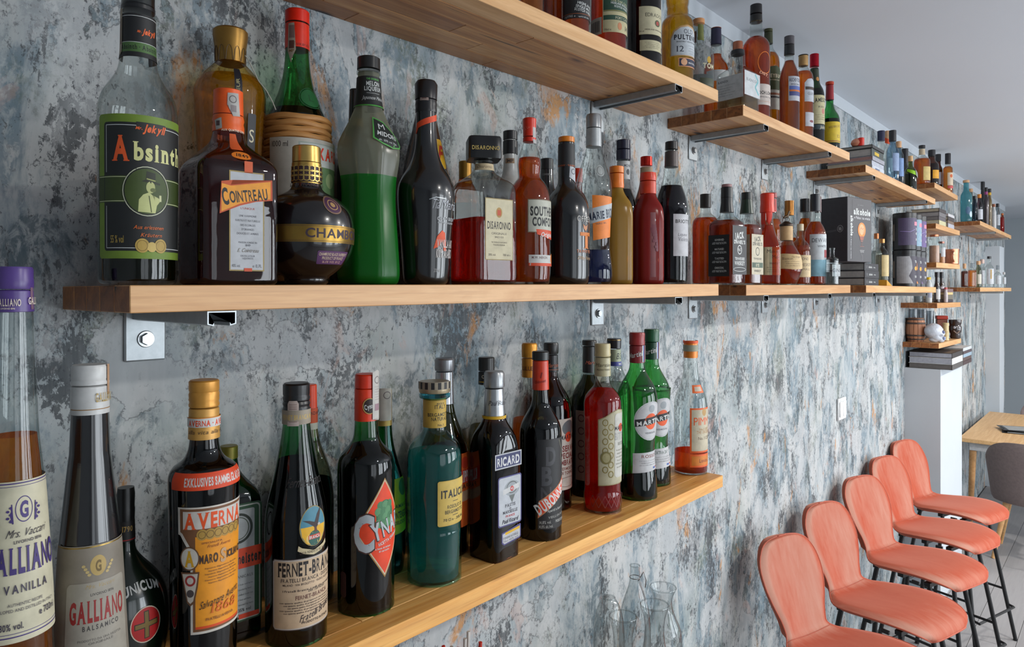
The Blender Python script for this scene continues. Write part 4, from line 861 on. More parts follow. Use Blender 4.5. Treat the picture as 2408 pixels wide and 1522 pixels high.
M_PG = paint((168, 166, 164), .8); M_PG2 = paint((188, 180, 164), .8); M_BC = paint((44, 43, 48), .45)
zb = sz('C', 3.2); Xb0 = wx(2030, -.2); 
hb_ = []
for i, (y0, y1) in enumerate(((668, 656), (655, 641), (640, 627))):
    z0 = zb if i == 0 else hb_[-1]; z1 = z0+.0315; hb_.append(z1+.0003)
    off = (.0, -.004, .003)[i]
    book(Xb0+off, Xb0+.215+off, -.205+off*.5, -.045, z0, z1, M_BC, M_PG, 'dark grey book, '+('lowest', 'middle', 'topmost')[i]+' of the three lying under the upright black book', 'three lying grey books', cmds=[('r', -.09, -.006, -.06, .006, (70, 70, 74)), T('alkohole', -.02, .004, .0085, WH, .05, 'b'), T('w Polsce', .04, .003, .005, WH, .03)])
zt = hb_[-1]+.0002; Yb = -.19
e = empty('boxed_book', (wx(1993, Yb), Yb, zt), radians(-11), 'thick upright black book with an orange bulb picture, standing on three lying books', 'book')
Hb = .262; Wb = .2; Db = .113
bm = bmesh.new(); box(bm, (0, 0, 0), (Wb, Db, Hb), .0015); mesh_obj('cover', bm, paint((52, 50, 56), .5), e, smooth=0)
bm, ms = draw([('l', [(.032, 0.01), (.032, Hb-.01)], .0008, (30, 30, 34)), T('alkohole', .02, .075, .016, WH, .082, 'B', 'l', rot=90), T('w Polsce i na swiecie', .02, .16, .006, (180, 180, 184), .09, 'b', 'l', rot=90),
    T('alkohole', .098, .068, .024, WH, .115, 'B'), T('w Polsce i na swiecie', .098, .086, .011, (196, 196, 198), .112, 'b'), ('e', .096, .130, .027, .031, (216, 128, 84)), ('e', .096, .128, .018, .022, (234, 170, 124)), ('l', [(.084, .150), (.084, .128), (.092, .120), (.100, .128), (.108, .120), (.108, .150)], .0014, (150, 70, 44)),
    ('p', [(.080, .156), (.112, .156), (.106, .172), (.086, .172)], (150, 80, 60)), ('l', [(.088, .176), (.104, .176)], .002, (180, 110, 90)), ('l', [(.096, .178), (.096, .196)], .0012, (170, 96, 80)), ('l', [(.082, .197), (.112, .197)], .0012, (170, 96, 80)), T('ILUSTROWANY', .098, .216, .004, (190, 190, 190), .03), T('PRZEWODNIK', .098, .222, .004, (190, 190, 190), .024), ('l', [(.088, .219), (.100, .238), (.100, .256)], .0008, (150, 150, 150)), T('autor i redakcja', .085, .030, .003, (150, 150, 150), .04)])
for v in bm.verts: v.co = Vector((v.co.x*1.2, -.0006-v[bm.verts.layers.float.get('lay')]*.00003, Hb-v.co.y))
bmesh.ops.recalc_face_normals(bm, faces=bm.faces); mesh_obj('cover_print', bm, ms, e, smooth=0)
bm, ms = draw([('o', .03, .128, .012, .014, (170, 170, 172), .0016), T('#', .03, .134, .014, (170, 170, 172)), ('l', [(.045, .132), (.125, .140)], .001, (110, 110, 114)), ('l', [(.045, .136), (.125, .144)], .001, (110, 110, 114))])
for v in bm.verts: v.co = Vector((-.0006, v.co.x, Hb-v.co.y))
bmesh.ops.recalc_face_normals(bm, faces=bm.faces); mesh_obj('side_print', bm, ms, e, smooth=0)
GC = 'things on the third eye-height shelf'
simple('spirit_bottle', 'small clear bottle with copper cap, behind the big black book', R(2061, -.07, 'C'), 549, 562, 580, 600, 6, 14, CLEAR, foil((176, 110, 70)), (L_WATER, 590), group=GC)
simple('spirit_bottle', 'tall clear bottle with brass shoulders, between the black book and the tins', R(2074, -.13, 'C'), 562, 572, 584, 596, 7, 16, thin((206, 206, 196), .6, edge=.6), foil((180, 130, 80)), (liq((196, 190, 170), .5), 600), group=GC, lab_=[lab(40, ('r', -12, 600, 12, 650, (196, 176, 126)), part='label')])
X = wx(2090, -.19); bm = bmesh.new(); v0 = [bm.verts.new(p) for p in ((0, -.02, 0), (.10, -.02, 0), (.10, .02, 0), (0, .02, 0), (0, -.02, .028), (0, .02, .028))]
for f in ((0, 3, 2, 1), (0, 4, 5, 3), (0, 1, 4), (3, 5, 2), (1, 2, 5, 4)): bm.faces.new([v0[i] for i in f])
tag(mesh_obj('wooden_wedge', bm, paint((206, 150, 66), .6), None, (wx(2074, -.19), -.19, sz('C', X)), smooth=0), 'small yellow wooden wedge lying between the book pile and the tins', 'wedge')
# tins: three deep, two high
F = Frame(2127, -.125, 'C'); tz = []
cols = [((72, 62, 92), (150, 150, 154)), ((130, 160, 180), (226, 140, 90)), ((96, 76, 130), (126, 100, 146))]
for lv in range(2):
    for i in range(3):
        X = F.X+i*.118; Z = sz('C', X)+lv*.1995; rr = .057; hh = .199
        pos = ('nearest', 'middle', 'farthest')[i]; lbc = cols[i][1-lv]
        e = empty('storage_tin', (X, -.125, Z), 0, 'black tin with %s label, %s of the %s row of the tin stack' % ((('violet', 'pale blue', 'purple') if lv else ('grey and white', 'orange', 'mauve'))[i], pos, ('lower', 'upper')[lv]), 'tin', 'stacked black tins')
        bm = bmesh.new(); lathe(bm, [(.0, rr-.002, 2), (.002, rr, 2), (hh-.024, rr, 2)], 40); mesh_obj('can_body', bm, plastic((30, 29, 32)), e)
        bm = bmesh.new(); lathe(bm, [(hh-.0235, rr+.0008, 2), (hh-.003, rr+.0008, 2), (hh-.0006, rr-.002, 2)], 40); mesh_obj('lid', bm, plastic((22, 22, 24)), e)
        bt = math.atan2(-D+.125, -X)
        def wrap(name, cm, th, off=.0006):
            bm, ms = draw(cm); lay = bm.verts.layers.float.get('lay')
            for j in range(-8, 9): bmesh.ops.bisect_plane(bm, geom=list(bm.verts)+list(bm.edges)+list(bm.faces), plane_co=(j*.0085, 0, 0), plane_no=(1, 0, 0), dist=1e-6)
            for v in bm.verts:
                a = bt+th+v.co.x/rr; r_ = rr+off+v[lay]*.00004; v.co = Vector((r_*cos(a), r_*sin(a), hh-v.co.y))
            bmesh.ops.recalc_face_normals(bm, faces=bm.faces); return mesh_obj(name, bm, ms, e, smooth=0)
        if lv: wrap('label', [('r', -.04, .03, .085, .175, lbc), ('l', [(-.03, .10), (.02, .104), (.05, .09)], .002, (150, 130, 190)), ('r', .045, .05, .085, .07, (220, 130, 150)), T('TEA', .066, .095, .012, WH, .02, 'b'), T('42', .066, .12, .014, WH, .02, 'b'), T('BAR', .066, .15, .012, WH, .02, 'b')], .15)
        else: wrap('label', [('r', -.045, .035, .085, .18, lbc), ('p', [(.02, .035), (.085, .035), (.085, .18), (.04, .18), (.015, .14), (.035, .10), (.03, .06)], (52, 46, 62)), T('TEA', .062, .07, .012, WH, .02, 'b'), ('e', .06, .10, .011, .011, (226, 160, 90)), T('BAR', .062, .15, .012, WH, .02, 'b')], .1)
        if i == 0: wrap('back_label', [('r', -.010, .06, .012, .15, (120, 108, 96))], -1.15)
# ---------------------------------------------------------------- top shelves
GU = 'whisky bottles on the nearest top shelf'
def ub(xc, Y, prof, mat, label, key='UA', **k): return bottle(k.pop('name', W), label, Frame(xc, Y, key), prof, mat, group=k.pop('group', GU), **k)
GREENL = (40, 74, 56)
ub(1250, -.16, [(20, 29), (-130, 29), (-165, 12), (-240, 11)], CLEAR, 'golden amber bottle, leftmost above the nearest top shelf edge', liquid=(liq((255, 150, 30), .7), -120), caps=[('cap', [(-200, 13), (-245, 13)], BLK)])
ub(1300, -.14, [(50, 24, 6), (-130, 24, 6), (-165, 12, 2), (-240, 11)], CLEAR, 'dark amber square-sided bottle, second above the nearest top shelf edge', liquid=(liq((214, 80, 24), .9), -120), caps=[('cap', [(-200, 13), (-245, 13)], BLK)], face=-30)
ub(1354, -.178, [(70, 33), (-120, 33), (-160, 13), (-240, 12)], CLEAR, 'whisky bottle with black label and orange liquid below it, one litre size', liquid=(liq((255, 110, 40), .8), -100), caps=[('cap', [(-200, 14), (-250, 14)], BLK)],
 labels=[lab(26, ('r', -52, -80, 52, 44, (26, 26, 28)), ('l', [(-50, 33), (52, 33)], .7, (200, 100, 60)), T('HIGHLAND', 10, 13, 6, WH, 44, 'b', rot=9), T('SINGLE MALT', 8, 21, 6, WH, 48, 'b', rot=9), T('SCOTCH WHISKY', 8, 29, 6, WH, 54, 'b', rot=9), T('1 LITRE e', -44, 41, 5, WH, 28, '', 'l'), T('aged in oak casks', 6, 41, 2.5, WH, 30), part='front_label')])
ub(1431, -.178, [(110, 43), (-120, 43), (-160, 15), (-240, 14)], CLEAR, 'whisky bottle with green and cream label naming port cask, number fourteen', liquid=(liq((250, 80, 30), .8), -100), caps=[('cap', [(-200, 16), (-250, 16)], BLK)],
 labels=[lab(34, ('r', -40, -80, 58, 78, (190, 180, 140)), ('r', -38, -80, 56, 29, GREENL), ('l', [(-38, 27), (56, 27)], 1, (190, 170, 90)), T('FINE OAK CASK', 6, 8, 5, (176, 176, 140), 52, 'b', rot=5), T('HIGHLAND SINGLE MALT', 10, 14, 4.6, WH, 62, 'b', rot=5), T('SCOTCH WHISKY', 10, 21, 4.6, WH, 46, 'b', rot=5), ('r', -38, 38, 56, 49, GREENL), T('PORT CASK', 12, 47, 6, CR, 44, 's'), T('14', 26, 70, 11, (50, 50, 46), 12, 's'), ('e', 2, 63, 6, 9, (196, 130, 90)), T('70cl e', -28, 74, 4, (120, 110, 90), 16), part='front_label'),
  lab(-42, ('r', -24, 42, 16, 82, (180, 174, 160)), *[('r', -18+i*3, 50, -16.4+i*3, 76, (50, 44, 44)) for i in range(10)], part='back_label')])
ub(1514, -.178, [(150, 40), (-60, 40), (-100, 15), (-200, 14)], thin((96, 60, 66), .6, edge=.5), 'dark plum-coloured whisky bottle with two cream labels', liquid=(liq((62, 34, 36)), -40), caps=[('cap', [(-160, 16), (-210, 16)], BLK)],
 labels=[lab(40, ('r', -40, 18, 44, 84, (190, 182, 148)), ('r', -38, 20, 42, 82, (196, 188, 156)), T('EDRADOUR', 6, 42, 8, (46, 40, 34), 62, 's'), ('e', 8, 56, 9, 8, (80, 84, 56)), ('e', 8, 56, 5, 5, (170, 70, 60)), T('HIGHLAND SINGLE MALT', 2, 74, 3, (90, 80, 66), 56), T('70 cl', -34, 78, 3, (90, 80, 66), 12), part='front_label'),
  lab(40, ('r', -38, 97, 44, 122, (190, 182, 148)), *lines(-6, 104, 4, 4, 40, 2, (110, 100, 84)), T('10', 32, 116, 7, (180, 60, 60), 9, 'b'), part='foot_label')])
ub(1593, -.178, [(180, 39), (60, 39), (50, 36), (42, 28), (36, 26), (26, 27), (20, 25), (8, 28), (-10, 28), (-26, 20), (-40, 14), (-80, 14)], CLEAR, 'bulb-necked golden whisky bottle with white arched label, number twelve', liquid=(liq((255, 186, 30), .6), -10), rnd=8, caps=[('cap', [(-70, 16), (-110, 16)], BLK)],
 labels=[lab(38, ('p', [(-44, 134), (-44, 92), (-36, 74), (-20, 64), (0, 60), (20, 64), (36, 74), (44, 92), (44, 134)], (190, 150, 100)), ('p', [(-41, 132), (-41, 93), (-33, 77), (-19, 68), (0, 64), (19, 68), (33, 77), (41, 93), (41, 132)], (186, 192, 198)), T('OLD', 2, 81, 10, (40, 44, 60), 26, 's'), T('PULTENEY', 2, 95, 10.5, (30, 32, 44), 74, 'Bs'), T('SINGLE MALT SCOTCH WHISKY', 2, 102, 3, (80, 84, 90), 62), T('12', -20, 124, 13, (40, 44, 60), 18, 's'), *lines(18, 110, 6, 4, 34, 1.6, (130, 134, 140)), part='front_label'),
  lab(38, ('r', -24, 138, 44, 159, (216, 150, 110)), ('r', -22, 140, 42, 157, (38, 40, 66)), ('e', -10, 148, 8, 8, (226, 170, 130)), T('MARITIME MALT', 20, 151, 3.5, WH, 36), part='foot_label')])
ub(1643, -.13, [(205, 36), (130, 36), (116, 28), (104, 12), (52, 10.5)], CLEAR, 'clear bottle with cork, olive neck strip and pale capitals on the glass', name='spirit_bottle', liquid=(L_WATER, 184), caps=[('cork', [(57, 14), (46, 14)], paint((206, 144, 92), .7))],
 labels=[lab(20, T('TOM', 14, 160, 11, (196, 190, 160), 34, 'Bs'), ('e', 14, 140, 6, 8, (190, 150, 60)), loose=True, part='lettering'), lab(20, ('r', -6, 57, 14, 95, (96, 100, 40)), part='neck_label'), lab(30, ('r', -16, 184, 26, 208, (54, 60, 36)), part='foot_label'), lab(-20, ('r', -8, 72, -1, 100, (100, 70, 66)), part='seal_strip', eps=.001)])
GU2 = 'bottles on the second top shelf'
def u2(xc, Y, prof, mat, label, **k): return ub(xc, Y, prof, mat, label, key='UB', group=GU2, **k)
u2(1684, -.07, [(260, 30), (160, 30), (146, 22), (134, 13), (122, 14), (108, 12)], CLEAR, 'amber whisky bottle with dark blue copper-rimmed cap, behind the square clear bottle', liquid=(L_WHISKY, 129), caps=[('cap', [(106, 13), (68, 12)], plastic((38, 36, 62))), ('cap_rim', [(68, 12.4), (66.5, 12.4)], foil((206, 130, 100)))], labels=[lab(20, ('r', -36, 164, 36, 190, (190, 190, 190)), part='label')])
u2(1735, -.178, [(250, 49, 8), (178, 49, 8), (166, 30, 4), (158, 18, 2), (130, 17, 2)], CLEAR, 'square clear bottle with copper stopper and white wrap-round label with turquoise mark', face=-30, rnd=4, liquid=(liq((206, 170, 110), .6), 236), seg=64,
 caps=[('stopper', [(119, 12.5), (99, 12)], foil((180, 112, 86))), ('neck_band', [(130, 16.5), (119, 16)], plastic((26, 28, 32)))],
 labels=[lab(-30, ('r', -34, 176, 36, 232, (186, 188, 188)), T('BLADNOCH', -30, 190, 5, (60, 60, 64), 26, 'b', 'l'), *[T('lowland single malt scotch', -30, 198+i*6, 2.2, (110, 110, 112), 44-(i % 3)*6, '', 'l') for i in range(5)], plane=True, part='side_label', y=205),
  lab(60, ('r', -36, 174, 34, 230, (196, 200, 202)), T('BLADNOCH', -4, 196, 6, (120, 124, 130), 46, 'b'), ('l', [(12, 176), (26, 190), (12, 206), (28, 222)], 5, (120, 180, 186)), plane=True, part='front_label', y=205)])
u2(1778, -.16, [(270, 33), (112, 33), (104, 31), (94, 24), (88, 15), (70, 16), (54, 14)], CLEAR, 'tall amber whisky bottle with clear neck and black cap, tallest on the second top shelf', rnd=8, liquid=(liq((250, 104, 24), .8), 89), caps=[('cap', [(34, 14.5), (12, 14)], plastic((30, 28, 30))), ('capsule', [(53, 15), (36, 14.5)], plastic((34, 32, 30)))],
 labels=[lab(40, ('r', -30, 199, 36, 248, (196, 184, 176)), T('LOCH LOMOND', 8, 223, 7, (50, 46, 46), 60, 'B'), T('SINGLE MALT SCOTCH', 8, 231, 3, (90, 84, 84), 44), ('l', [(-28, 240), (34, 240)], .7, (190, 130, 90)), part='front_label'), lab(34, ('o', 4, 148, 20, 26, (226, 130, 80), 1.5), T('DIST.', 0, 178, 6, (230, 180, 150), 26, 'b', rot=20), loose=True, part='relief'), lab(0, T('LOMOND', 0, 48, 5, (190, 160, 80), 26, 'b'), loose=True, part='cap_lettering', eps=.001)])
u2(1807, -.08, [(280, 27), (140, 27), (128, 20), (116, 11), (104, 10)], CLEAR, 'amber bottle with long olive cap and green arched label', liquid=(L_AMB, 127), caps=[('cap', [(76, 10), (54, 10)], paint((64, 66, 36), .5)), ('capsule', [(104, 10.5), (77, 10)], paint((56, 60, 32), .5))],
 labels=[lab(35, ('p', [(-26, 212), (-26, 168), (-14, 158), (4, 155), (22, 160), (28, 168), (28, 212)], (66, 78, 44)), T('SPEYBURN', 2, 183, 8, CR, 50, 'Bs'), T('SPEYSIDE SINGLE', 2, 190, 2.5, CR, 40), ('r', -26, 212, 28, 258, (196, 196, 184)), ('r', -26, 219, 28, 224, (150, 90, 60)), ('r', -26, 227, 28, 231, (60, 60, 60)), part='front_label')])
u2(1856, -.165, [(300, 24), (182, 24), (166, 20), (150, 13), (143, 11), (134, 11)], CLEAR, 'slender brown whisky bottle with grey and black neck sleeve and blue-striped label', rnd=16, liquid=(liq((206, 96, 34), .9), 144), caps=[('cap', [(106, 12), (86, 12)], paint((92, 88, 92), .4, .3)), ('capsule', [(130, 12.5), (107, 12)], plastic((34, 34, 36)))],
 labels=[lab(38, ('r', -18, 180, 24, 238, (186, 188, 196)), T('AUCHENTOSHAN', 4, 193, 8, (50, 54, 74), 40, 'b'), T('SINGLE MALT', 2, 201, 3.6, (60, 64, 84), 28), ('r', -16, 203, 22, 212, (84, 104, 170)), ('r', -16, 212, 22, 216, (206, 110, 70)), ('r', -16, 216, 22, 226, (70, 76, 130)), part='front_label')])
u2(1889, -.165, [(315, 24), (182, 24), (172, 20), (162, 11), (156, 10)], CLEAR, 'amber whisky bottle with pale gold cap and two white labels', liquid=(liq((252, 120, 24), .8), 170), caps=[('cap', [(156, 11.5), (132, 11.5)], paint((190, 150, 96), .4, .5)), ('cap_rim', [(132, 12), (130, 12)], BLK)],
 labels=[lab(40, ('p', [(-14, 240), (-14, 196), (-6, 187), (6, 185), (18, 190), (22, 198), (22, 240)], (186, 190, 198)), ('r', -12, 205, 22, 212, (70, 56, 50)), T('GLEN', 4, 224, 6, (80, 80, 90), 20, 's'), part='front_label'), lab(40, ('r', -12, 265, 22, 298, (190, 190, 196)), ('e', 6, 286, 7, 3, (120, 50, 60)), part='foot_label')])
u2(1915, -.165, [(330, 24), (225, 24), (212, 21), (200, 14), (188, 11), (162, 10)], thin((34, 70, 34), .8, edge=.5), 'dark green whiskey bottle with shiny red cap and cream label', rnd=12, liquid=(liq((44, 46, 18)), 212), caps=[('cap', [(158, 11), (128, 11)], foil((176, 28, 44)))],
 labels=[lab(34, ('r', -26, 224, 28, 292, (190, 182, 140)), T('JAMESON', 4, 240, 9, (44, 44, 38), 44, 'Bs', rot=-3), T('IRISH', 4, 254, 4, (90, 84, 66), 18), ('e', 10, 262, 5, 7, (190, 120, 110)), *lines(4, 272, 5, 3, 30, 2, (110, 104, 84)), ('r', -26, 294, 28, 305, (36, 56, 62)), T('John', 8, 303, 7, CR, 18, '', shear=.3), part='front_label'), lab(20, ('r', -8, 162, 12, 190, (44, 52, 34)), ('e', 4, 186, 4, 5, (190, 130, 70)), part='neck_label')])
u2(1951, -.165, [(345, 24), (282, 24), (272, 21), (262, 14), (250, 9), (236, 9)], GREEN, 'green whiskey bottle with wine-red neck sleeve and bright yellow label on the second top shelf', rnd=10, liquid=(liq((30, 50, 20)), 282), caps=[('cap', [(200, 10), (193, 10)], plastic((190, 60, 56))), ('capsule', [(236, 10), (201, 9)], plastic((150, 36, 44)))],
 labels=[lab(24, ('r', -36, 286, 36, 335, (206, 176, 50)), T('REDBREAST', 6, 300, 5, (120, 90, 40), 36, 's', rot=-8), T('12', 14, 324, 7, (120, 90, 40), 10, 's'), ('l', [(-36, 332), (36, 332)], 2, (150, 80, 50)), part='front_label')])
# ---- third top shelf
bz = sz('UC', wx(2046, -.2)); Xc = wx(2045, -.205); zz = bz
BK = [(.026, (206, 200, 186), (190, 196, 206), 'white-spined book with blue marks, lowest'), (.020, (196, 190, 170), (176, 180, 192), 'pale book, second from the bottom'), (.018, (166, 130, 124), (150, 150, 160), 'pink-edged book, middle one'), (.034, (176, 172, 168), (54, 62, 58), 'thick dark green book, second from top'), (.014, (150, 146, 140), (36, 36, 38), 'thin black book, topmost')]
for i, (h_, pg, cv, lb_) in enumerate(BK):
    o = (0, .002, -.002, .003, -.001)[i]
    book(Xc+o, Xc+.19+o, -.215+o, -.03+o, zz, zz+h_, paint(cv, .5), paint(pg, .8), lb_+' of the pile on the third top shelf', 'books piled on the third top shelf', cmds=[('r', -.05, -h_*.2, .02, h_*.2, (206, 170, 60) if i == 3 else (90, 100, 130))] if i in (0, 3) else None); zz += h_+.0004
bm = bmesh.new(); lathe(bm, [(0, .012, 2), (.004, .02, 2), (.016, .026, 2), (.028, .022, 2), (.036, .010, 2)], 24); 
e = empty('bottle_stopper', (Xc+.02, -.15, zz), 0, 'small orange round stopper ornament with a red band lying on the book pile', 'ornament')
mesh_obj('ball', bm, paint((216, 140, 110), .5), e); bm = bmesh.new(); lathe(bm, [(0.0005, .0125, 2), (.034, .0125, 2), (.036, .010, 2)], 16); o = mesh_obj('red_band', bm, plastic((216, 40, 30)), e); o.location = (-.008, -.018, 0)
GU3 = 'bottles on the third top shelf'
def u3(xc, Y, ytop, ycap, yneck, ysh, hc, hb, mat, capm, label, **k): return simple(k.pop('name', 'spirit_bottle'), label, Frame(xc, Y, k.pop('key', 'UC')), ytop, ycap, yneck, ysh, hc, hb, mat, capm, group=k.pop('group', GU3), seg=28, **k)
BLUEG = thin((150, 180, 200), .6, edge=.6)
CAPB = plastic((34, 32, 36)); CORK = paint((206, 160, 120), .7)
u3(2072, -.04, 308, 332, 338, 352, 9, 13, CLEAR, plastic((38, 40, 70)), 'clear bottle with navy cap, standing right behind the book pile')
u3(2087, -.135, 308, 330, 350, 372, 6, 13, CLEAR, CORK, 'clear bottle with pale cork and tilted orange tag', lab_=[lab(30, ('p', [(-10, 322), (8, 332), (6, 342), (-12, 334)], (226, 78, 44)), part='neck_tag', eps=.002), lab(40, ('r', -12, 372, 14, 404, (190, 190, 186)), part='label')])
u3(2099, -.19, 307, 333, 342, 356, 9, 15, BLUEG, CAPB, 'pale blue glass bottle with tall black cap', lab_=[lab(30, ('r', -8, 360, 14, 402, (136, 156, 190)), part='label')])
u3(2113, -.16, 333, 348, 354, 366, 7, 12, BLUEG, CORK, 'pale blue bottle with wide cork stopper', lab_=[lab(30, ('r', -6, 372, 12, 415, (120, 150, 196)), part='label')])
u3(2128, -.09, 350, 384, 392, 406, 8, 15, glaze((34, 36, 34)), CAPB, 'dark bottle with long black cap on the third top shelf')
e = u3(2141, -.185, 367, 380, 392, 404, 6, 15, thin((110, 120, 50), .7), paint((214, 170, 120), .5), 'small squat green bottle with wooden ball cork and neon green ribbon tag', liquid=(liq((110, 116, 30)), 410), lab_=[lab(20, ('p', [(-14, 396), (6, 402), (26, 412), (24, 418), (2, 410), (-14, 402)], (150, 206, 40)), part='ribbon', eps=.002), lab(45, ('p', [(0, 400), (16, 412), (14, 424), (2, 414)], (130, 136, 128)), part='neck_tag', eps=.004)])
# ---- unit over the pillar
GS = 'bottles on the topmost short shelf'
def s1(*a, **k): return u3(*a, key='S1', group=GS, name=W, **k)
s1(2168, -.135, 342, 349, 368, 378, 8, 20, CLEAR, CAPB, 'rounded amber whisky bottle with paper neck band and yellow label', liquid=(L_WHISKY, 374), lab_=[lab(38, ('r', -10, 392, 14, 424, (206, 180, 110)), part='label'), lab(0, ('r', -14, 350, 14, 364, (200, 180, 150)), part='neck_label')])
s1(2191, -.13, 353, 368, 378, 388, 9, 17, thin((96, 50, 30), .7), CAPB, 'dark brown bottle with flat black stopper and orange-yellow label', liquid=(L_COLA, 386), lab_=[lab(38, ('r', -9, 400, 12, 420, (226, 160, 40)), part='label')])
s1(2206, -.075, 363, 380, 388, 398, 7, 11, thin((96, 50, 40), .7), CAPB, 'small brown bottle with white label between two whisky bottles', liquid=(L_COLA, 396), lab_=[lab(38, ('r', -8, 405, 12, 434, (186, 186, 196)), part='label')])
s1(2229, -.145, 361, 386, 391, 396, 7, 12, CLEAR, CAPB, 'orange whisky bottle with cream label, right end of the topmost short shelf', liquid=(L_AMB, 392), lab_=[lab(38, ('r', -9, 406, 12, 436, (206, 186, 160)), ('e', 1, 414, 4, 4, (206, 90, 60)), ('r', -9, 437, 12, 443, (190, 70, 70)), part='label')])
def pile(key, X0, w_, Ya, Yb_, hs, cols_, tag_, grp, tilts=(0,), spine=None, dz=0):
    z = sz(key, X0+.01)+dz if key in SHF else dz
    for i, h_ in enumerate(hs):
        book(X0+((i*37) % 5-2)*.0015, X0+w_+((i*53) % 5-2)*.0015, Ya+((i*29) % 3)*.001, Yb_, z, z+h_, paint(cols_[i % len(cols_)][0], .5), paint(cols_[i % len(cols_)][1], .8), cols_[i % len(cols_)][2]+', number '+'one two three four five six seven'.split()[i]+' from the bottom of the '+tag_, grp); z += h_+.0004
    return z
g1 = 'books piled on the second short shelf'
pile('S2', 4.80, .20, -.18, -.03, (.03, .024, .026, .022), [((196, 190, 150), (180, 176, 160), 'cream book'), ((92, 86, 90), (120, 116, 116), 'grey book'), ((110, 106, 108), (150, 146, 146), 'grey book'), ((60, 52, 52), (170, 160, 140), 'dark book')], 'left pile on the second short shelf', g1)
pile('S2', 5.13, .20, -.17, -.02, (.034, .02, .024, .018), [((176, 176, 186), (180, 170, 150), 'pale book'), ((120, 100, 86), (190, 180, 150), 'brown book'), ((66, 58, 58), (176, 168, 150), 'dark book'), ((196, 194, 196), (200, 190, 190), 'white book')], 'right pile on the second short shelf', g1)
# jars and mug
def jar(xc, Y, key, ytop, hb, fillc, lidm, label, yf, name='glass_jar', lab_=None, cat='jar'):
    F = Frame(xc, Y, key)
    return bottle(name, label, F, [(999, hb), (ytop+8, hb), (ytop+4, hb*.8), (ytop, hb*.8)], CLEAR, liquid=(paint(fillc, .8), yf), caps=[('lid', [(ytop+1, hb*.85), (ytop-4, hb*.85)], lidm)], labels=lab_ or [], group='jars on the short shelves', cat=cat, rnd=4, seg=28)
jar(2197, -.13, 'S3', 556, 13, (196, 150, 126), foil((190, 120, 90)), 'tall glass jar of pinkish grains with copper lid on the middle short shelf', 578)
jar(2214, -.14, 'S3', 572, 9, (210, 140, 90), foil((150, 110, 100)), 'narrow glass jar with white label, beside the copper mug', 596, lab_=[lab(30, ('r', -6, 582, 8, 604, (190, 192, 196)), part='label')])
F = Frame(2238, -.13, 'S3'); e = empty('copper_mug', (F.X, F.Y, F.z0), 0, 'shiny copper mug with a round handle on the middle short shelf', 'mug')
bm = bmesh.new(); lathe(bm, [(0, .038, 2), (.003, .041, 2), (.10, .043, 2), (.10, .040, 2), (.006, .038, 2)], 32, close=True); mesh_obj('cup', bm, foil((216, 140, 110)), e)
bm = bmesh.new(); tube(bm, [(-.040-.032*sin(a), -.02, .052+.034*cos(a)) for a in [i*pi/8 for i in range(9)]], .0045, 8); mesh_obj('handle', bm, foil((226, 170, 140)), e)
g4 = 'bottles and jars on the short shelf below the eye-height row'
def s4(xc, Y, ytop, ycap, yn, ysh, hc, hb, mat, capm, label, **k): return simple('sauce_bottle', label, Frame(xc, Y, 'S4'), ytop, ycap, yn, ysh, hc, hb, mat, capm, group=g4, seg=24, **k)
jar(2160, -.12, 'S4', 684, 12, (120, 124, 128), plastic((40, 38, 38)), 'grey glass jar at the left end of the second lowest short shelf', 690)
s4(2184, -.17, 652, 658, 661, 668, 5, 8, paint((182, 184, 184), .4), plastic((226, 180, 30)), 'small white bottle with bright yellow cap', lab_=[lab(30, ('r', -6, 676, 8, 700, (150, 154, 170)), part='label')])
s4(2203, -.14, 640, 652, 664, 676, 5, 8, glaze((40, 26, 26)), CAPB, 'dark narrow bottle behind the yellow-capped bottle', lab_=[lab(30, ('r', -6, 680, 8, 704, (190, 190, 190)), part='label')])
s4(2214, -.12, 640, 654, 664, 672, 5, 7, glaze((52, 38, 34)), CAPB, 'dark narrow bottle with a purple flower label', lab_=[lab(30, ('r', -6, 674, 8, 704, (196, 186, 190)), ('e', 2, 684, 4, 6, (150, 70, 140)), ('e', 0, 696, 4, 5, (150, 70, 140)), part='label')])
s4(2224, -.16, 676, 681, 685, 690, 4, 5, paint((190, 180, 182), .5), paint((190, 90, 90)), 'little pink and white bottle beside the small book pile')
pile('S4', 5.12, .20, -.165, -.03, (.018, .030, .016, .022), [((56, 50, 56), (120, 112, 112), 'dark book'), ((110, 104, 92), (140, 130, 110), 'olive book'), ((206, 180, 124), (206, 190, 150), 'cream-spined book'), ((120, 96, 96), (176, 160, 160), 'mauve book')], 'lower pile over the pillar', 'books piled below the eye-height row')
# ---- lowest short shelf: barrel, skull, bamboo, box, dark mug, glasses
zs5 = sz('S5', 4.85)
F = Frame(2153, -.050, 'S5'); e = empty('wooden_barrel', (F.X, F.Y, F.z0), 0, 'small brown wooden barrel with dark hoops behind the white skull', 'barrel')
bw = NT('barrel_wood'); bwm = bw.princ(bw.mix(bw.noise(bw.coord('Object', (20, 20, 1.5)), 4, 4, .6), (120, 72, 48), (190, 134, 98)), .6)
hB = .145
for i in range(14):
    bm = bmesh.new(); a0 = 2*pi*i/14+.02; a1 = 2*pi*(i+1)/14-.02
    rw_ = []
    for j in range(6):
        z_ = hB*j/5; r_ = .043+.012*(1-(2*j/5-1)**2)
        rw_.append([bm.verts.new(((r_+o_)*cos(a), (r_+o_)*sin(a), z_)) for a, o_ in ((a0, 0), ((a0+a1)/2, .0008), (a1, 0), (a1, -.006), (a0, -.006))])
    for A_, B_ in zip(rw_, rw_[1:]):
        for q_ in range(5): bm.faces.new((A_[q_], A_[(q_+1) % 5], B_[(q_+1) % 5], B_[q_]))
    bm.faces.new(rw_[0][::-1]); bm.faces.new(rw_[-1]); mesh_obj('stave', bm, bwm, e, smooth=30)
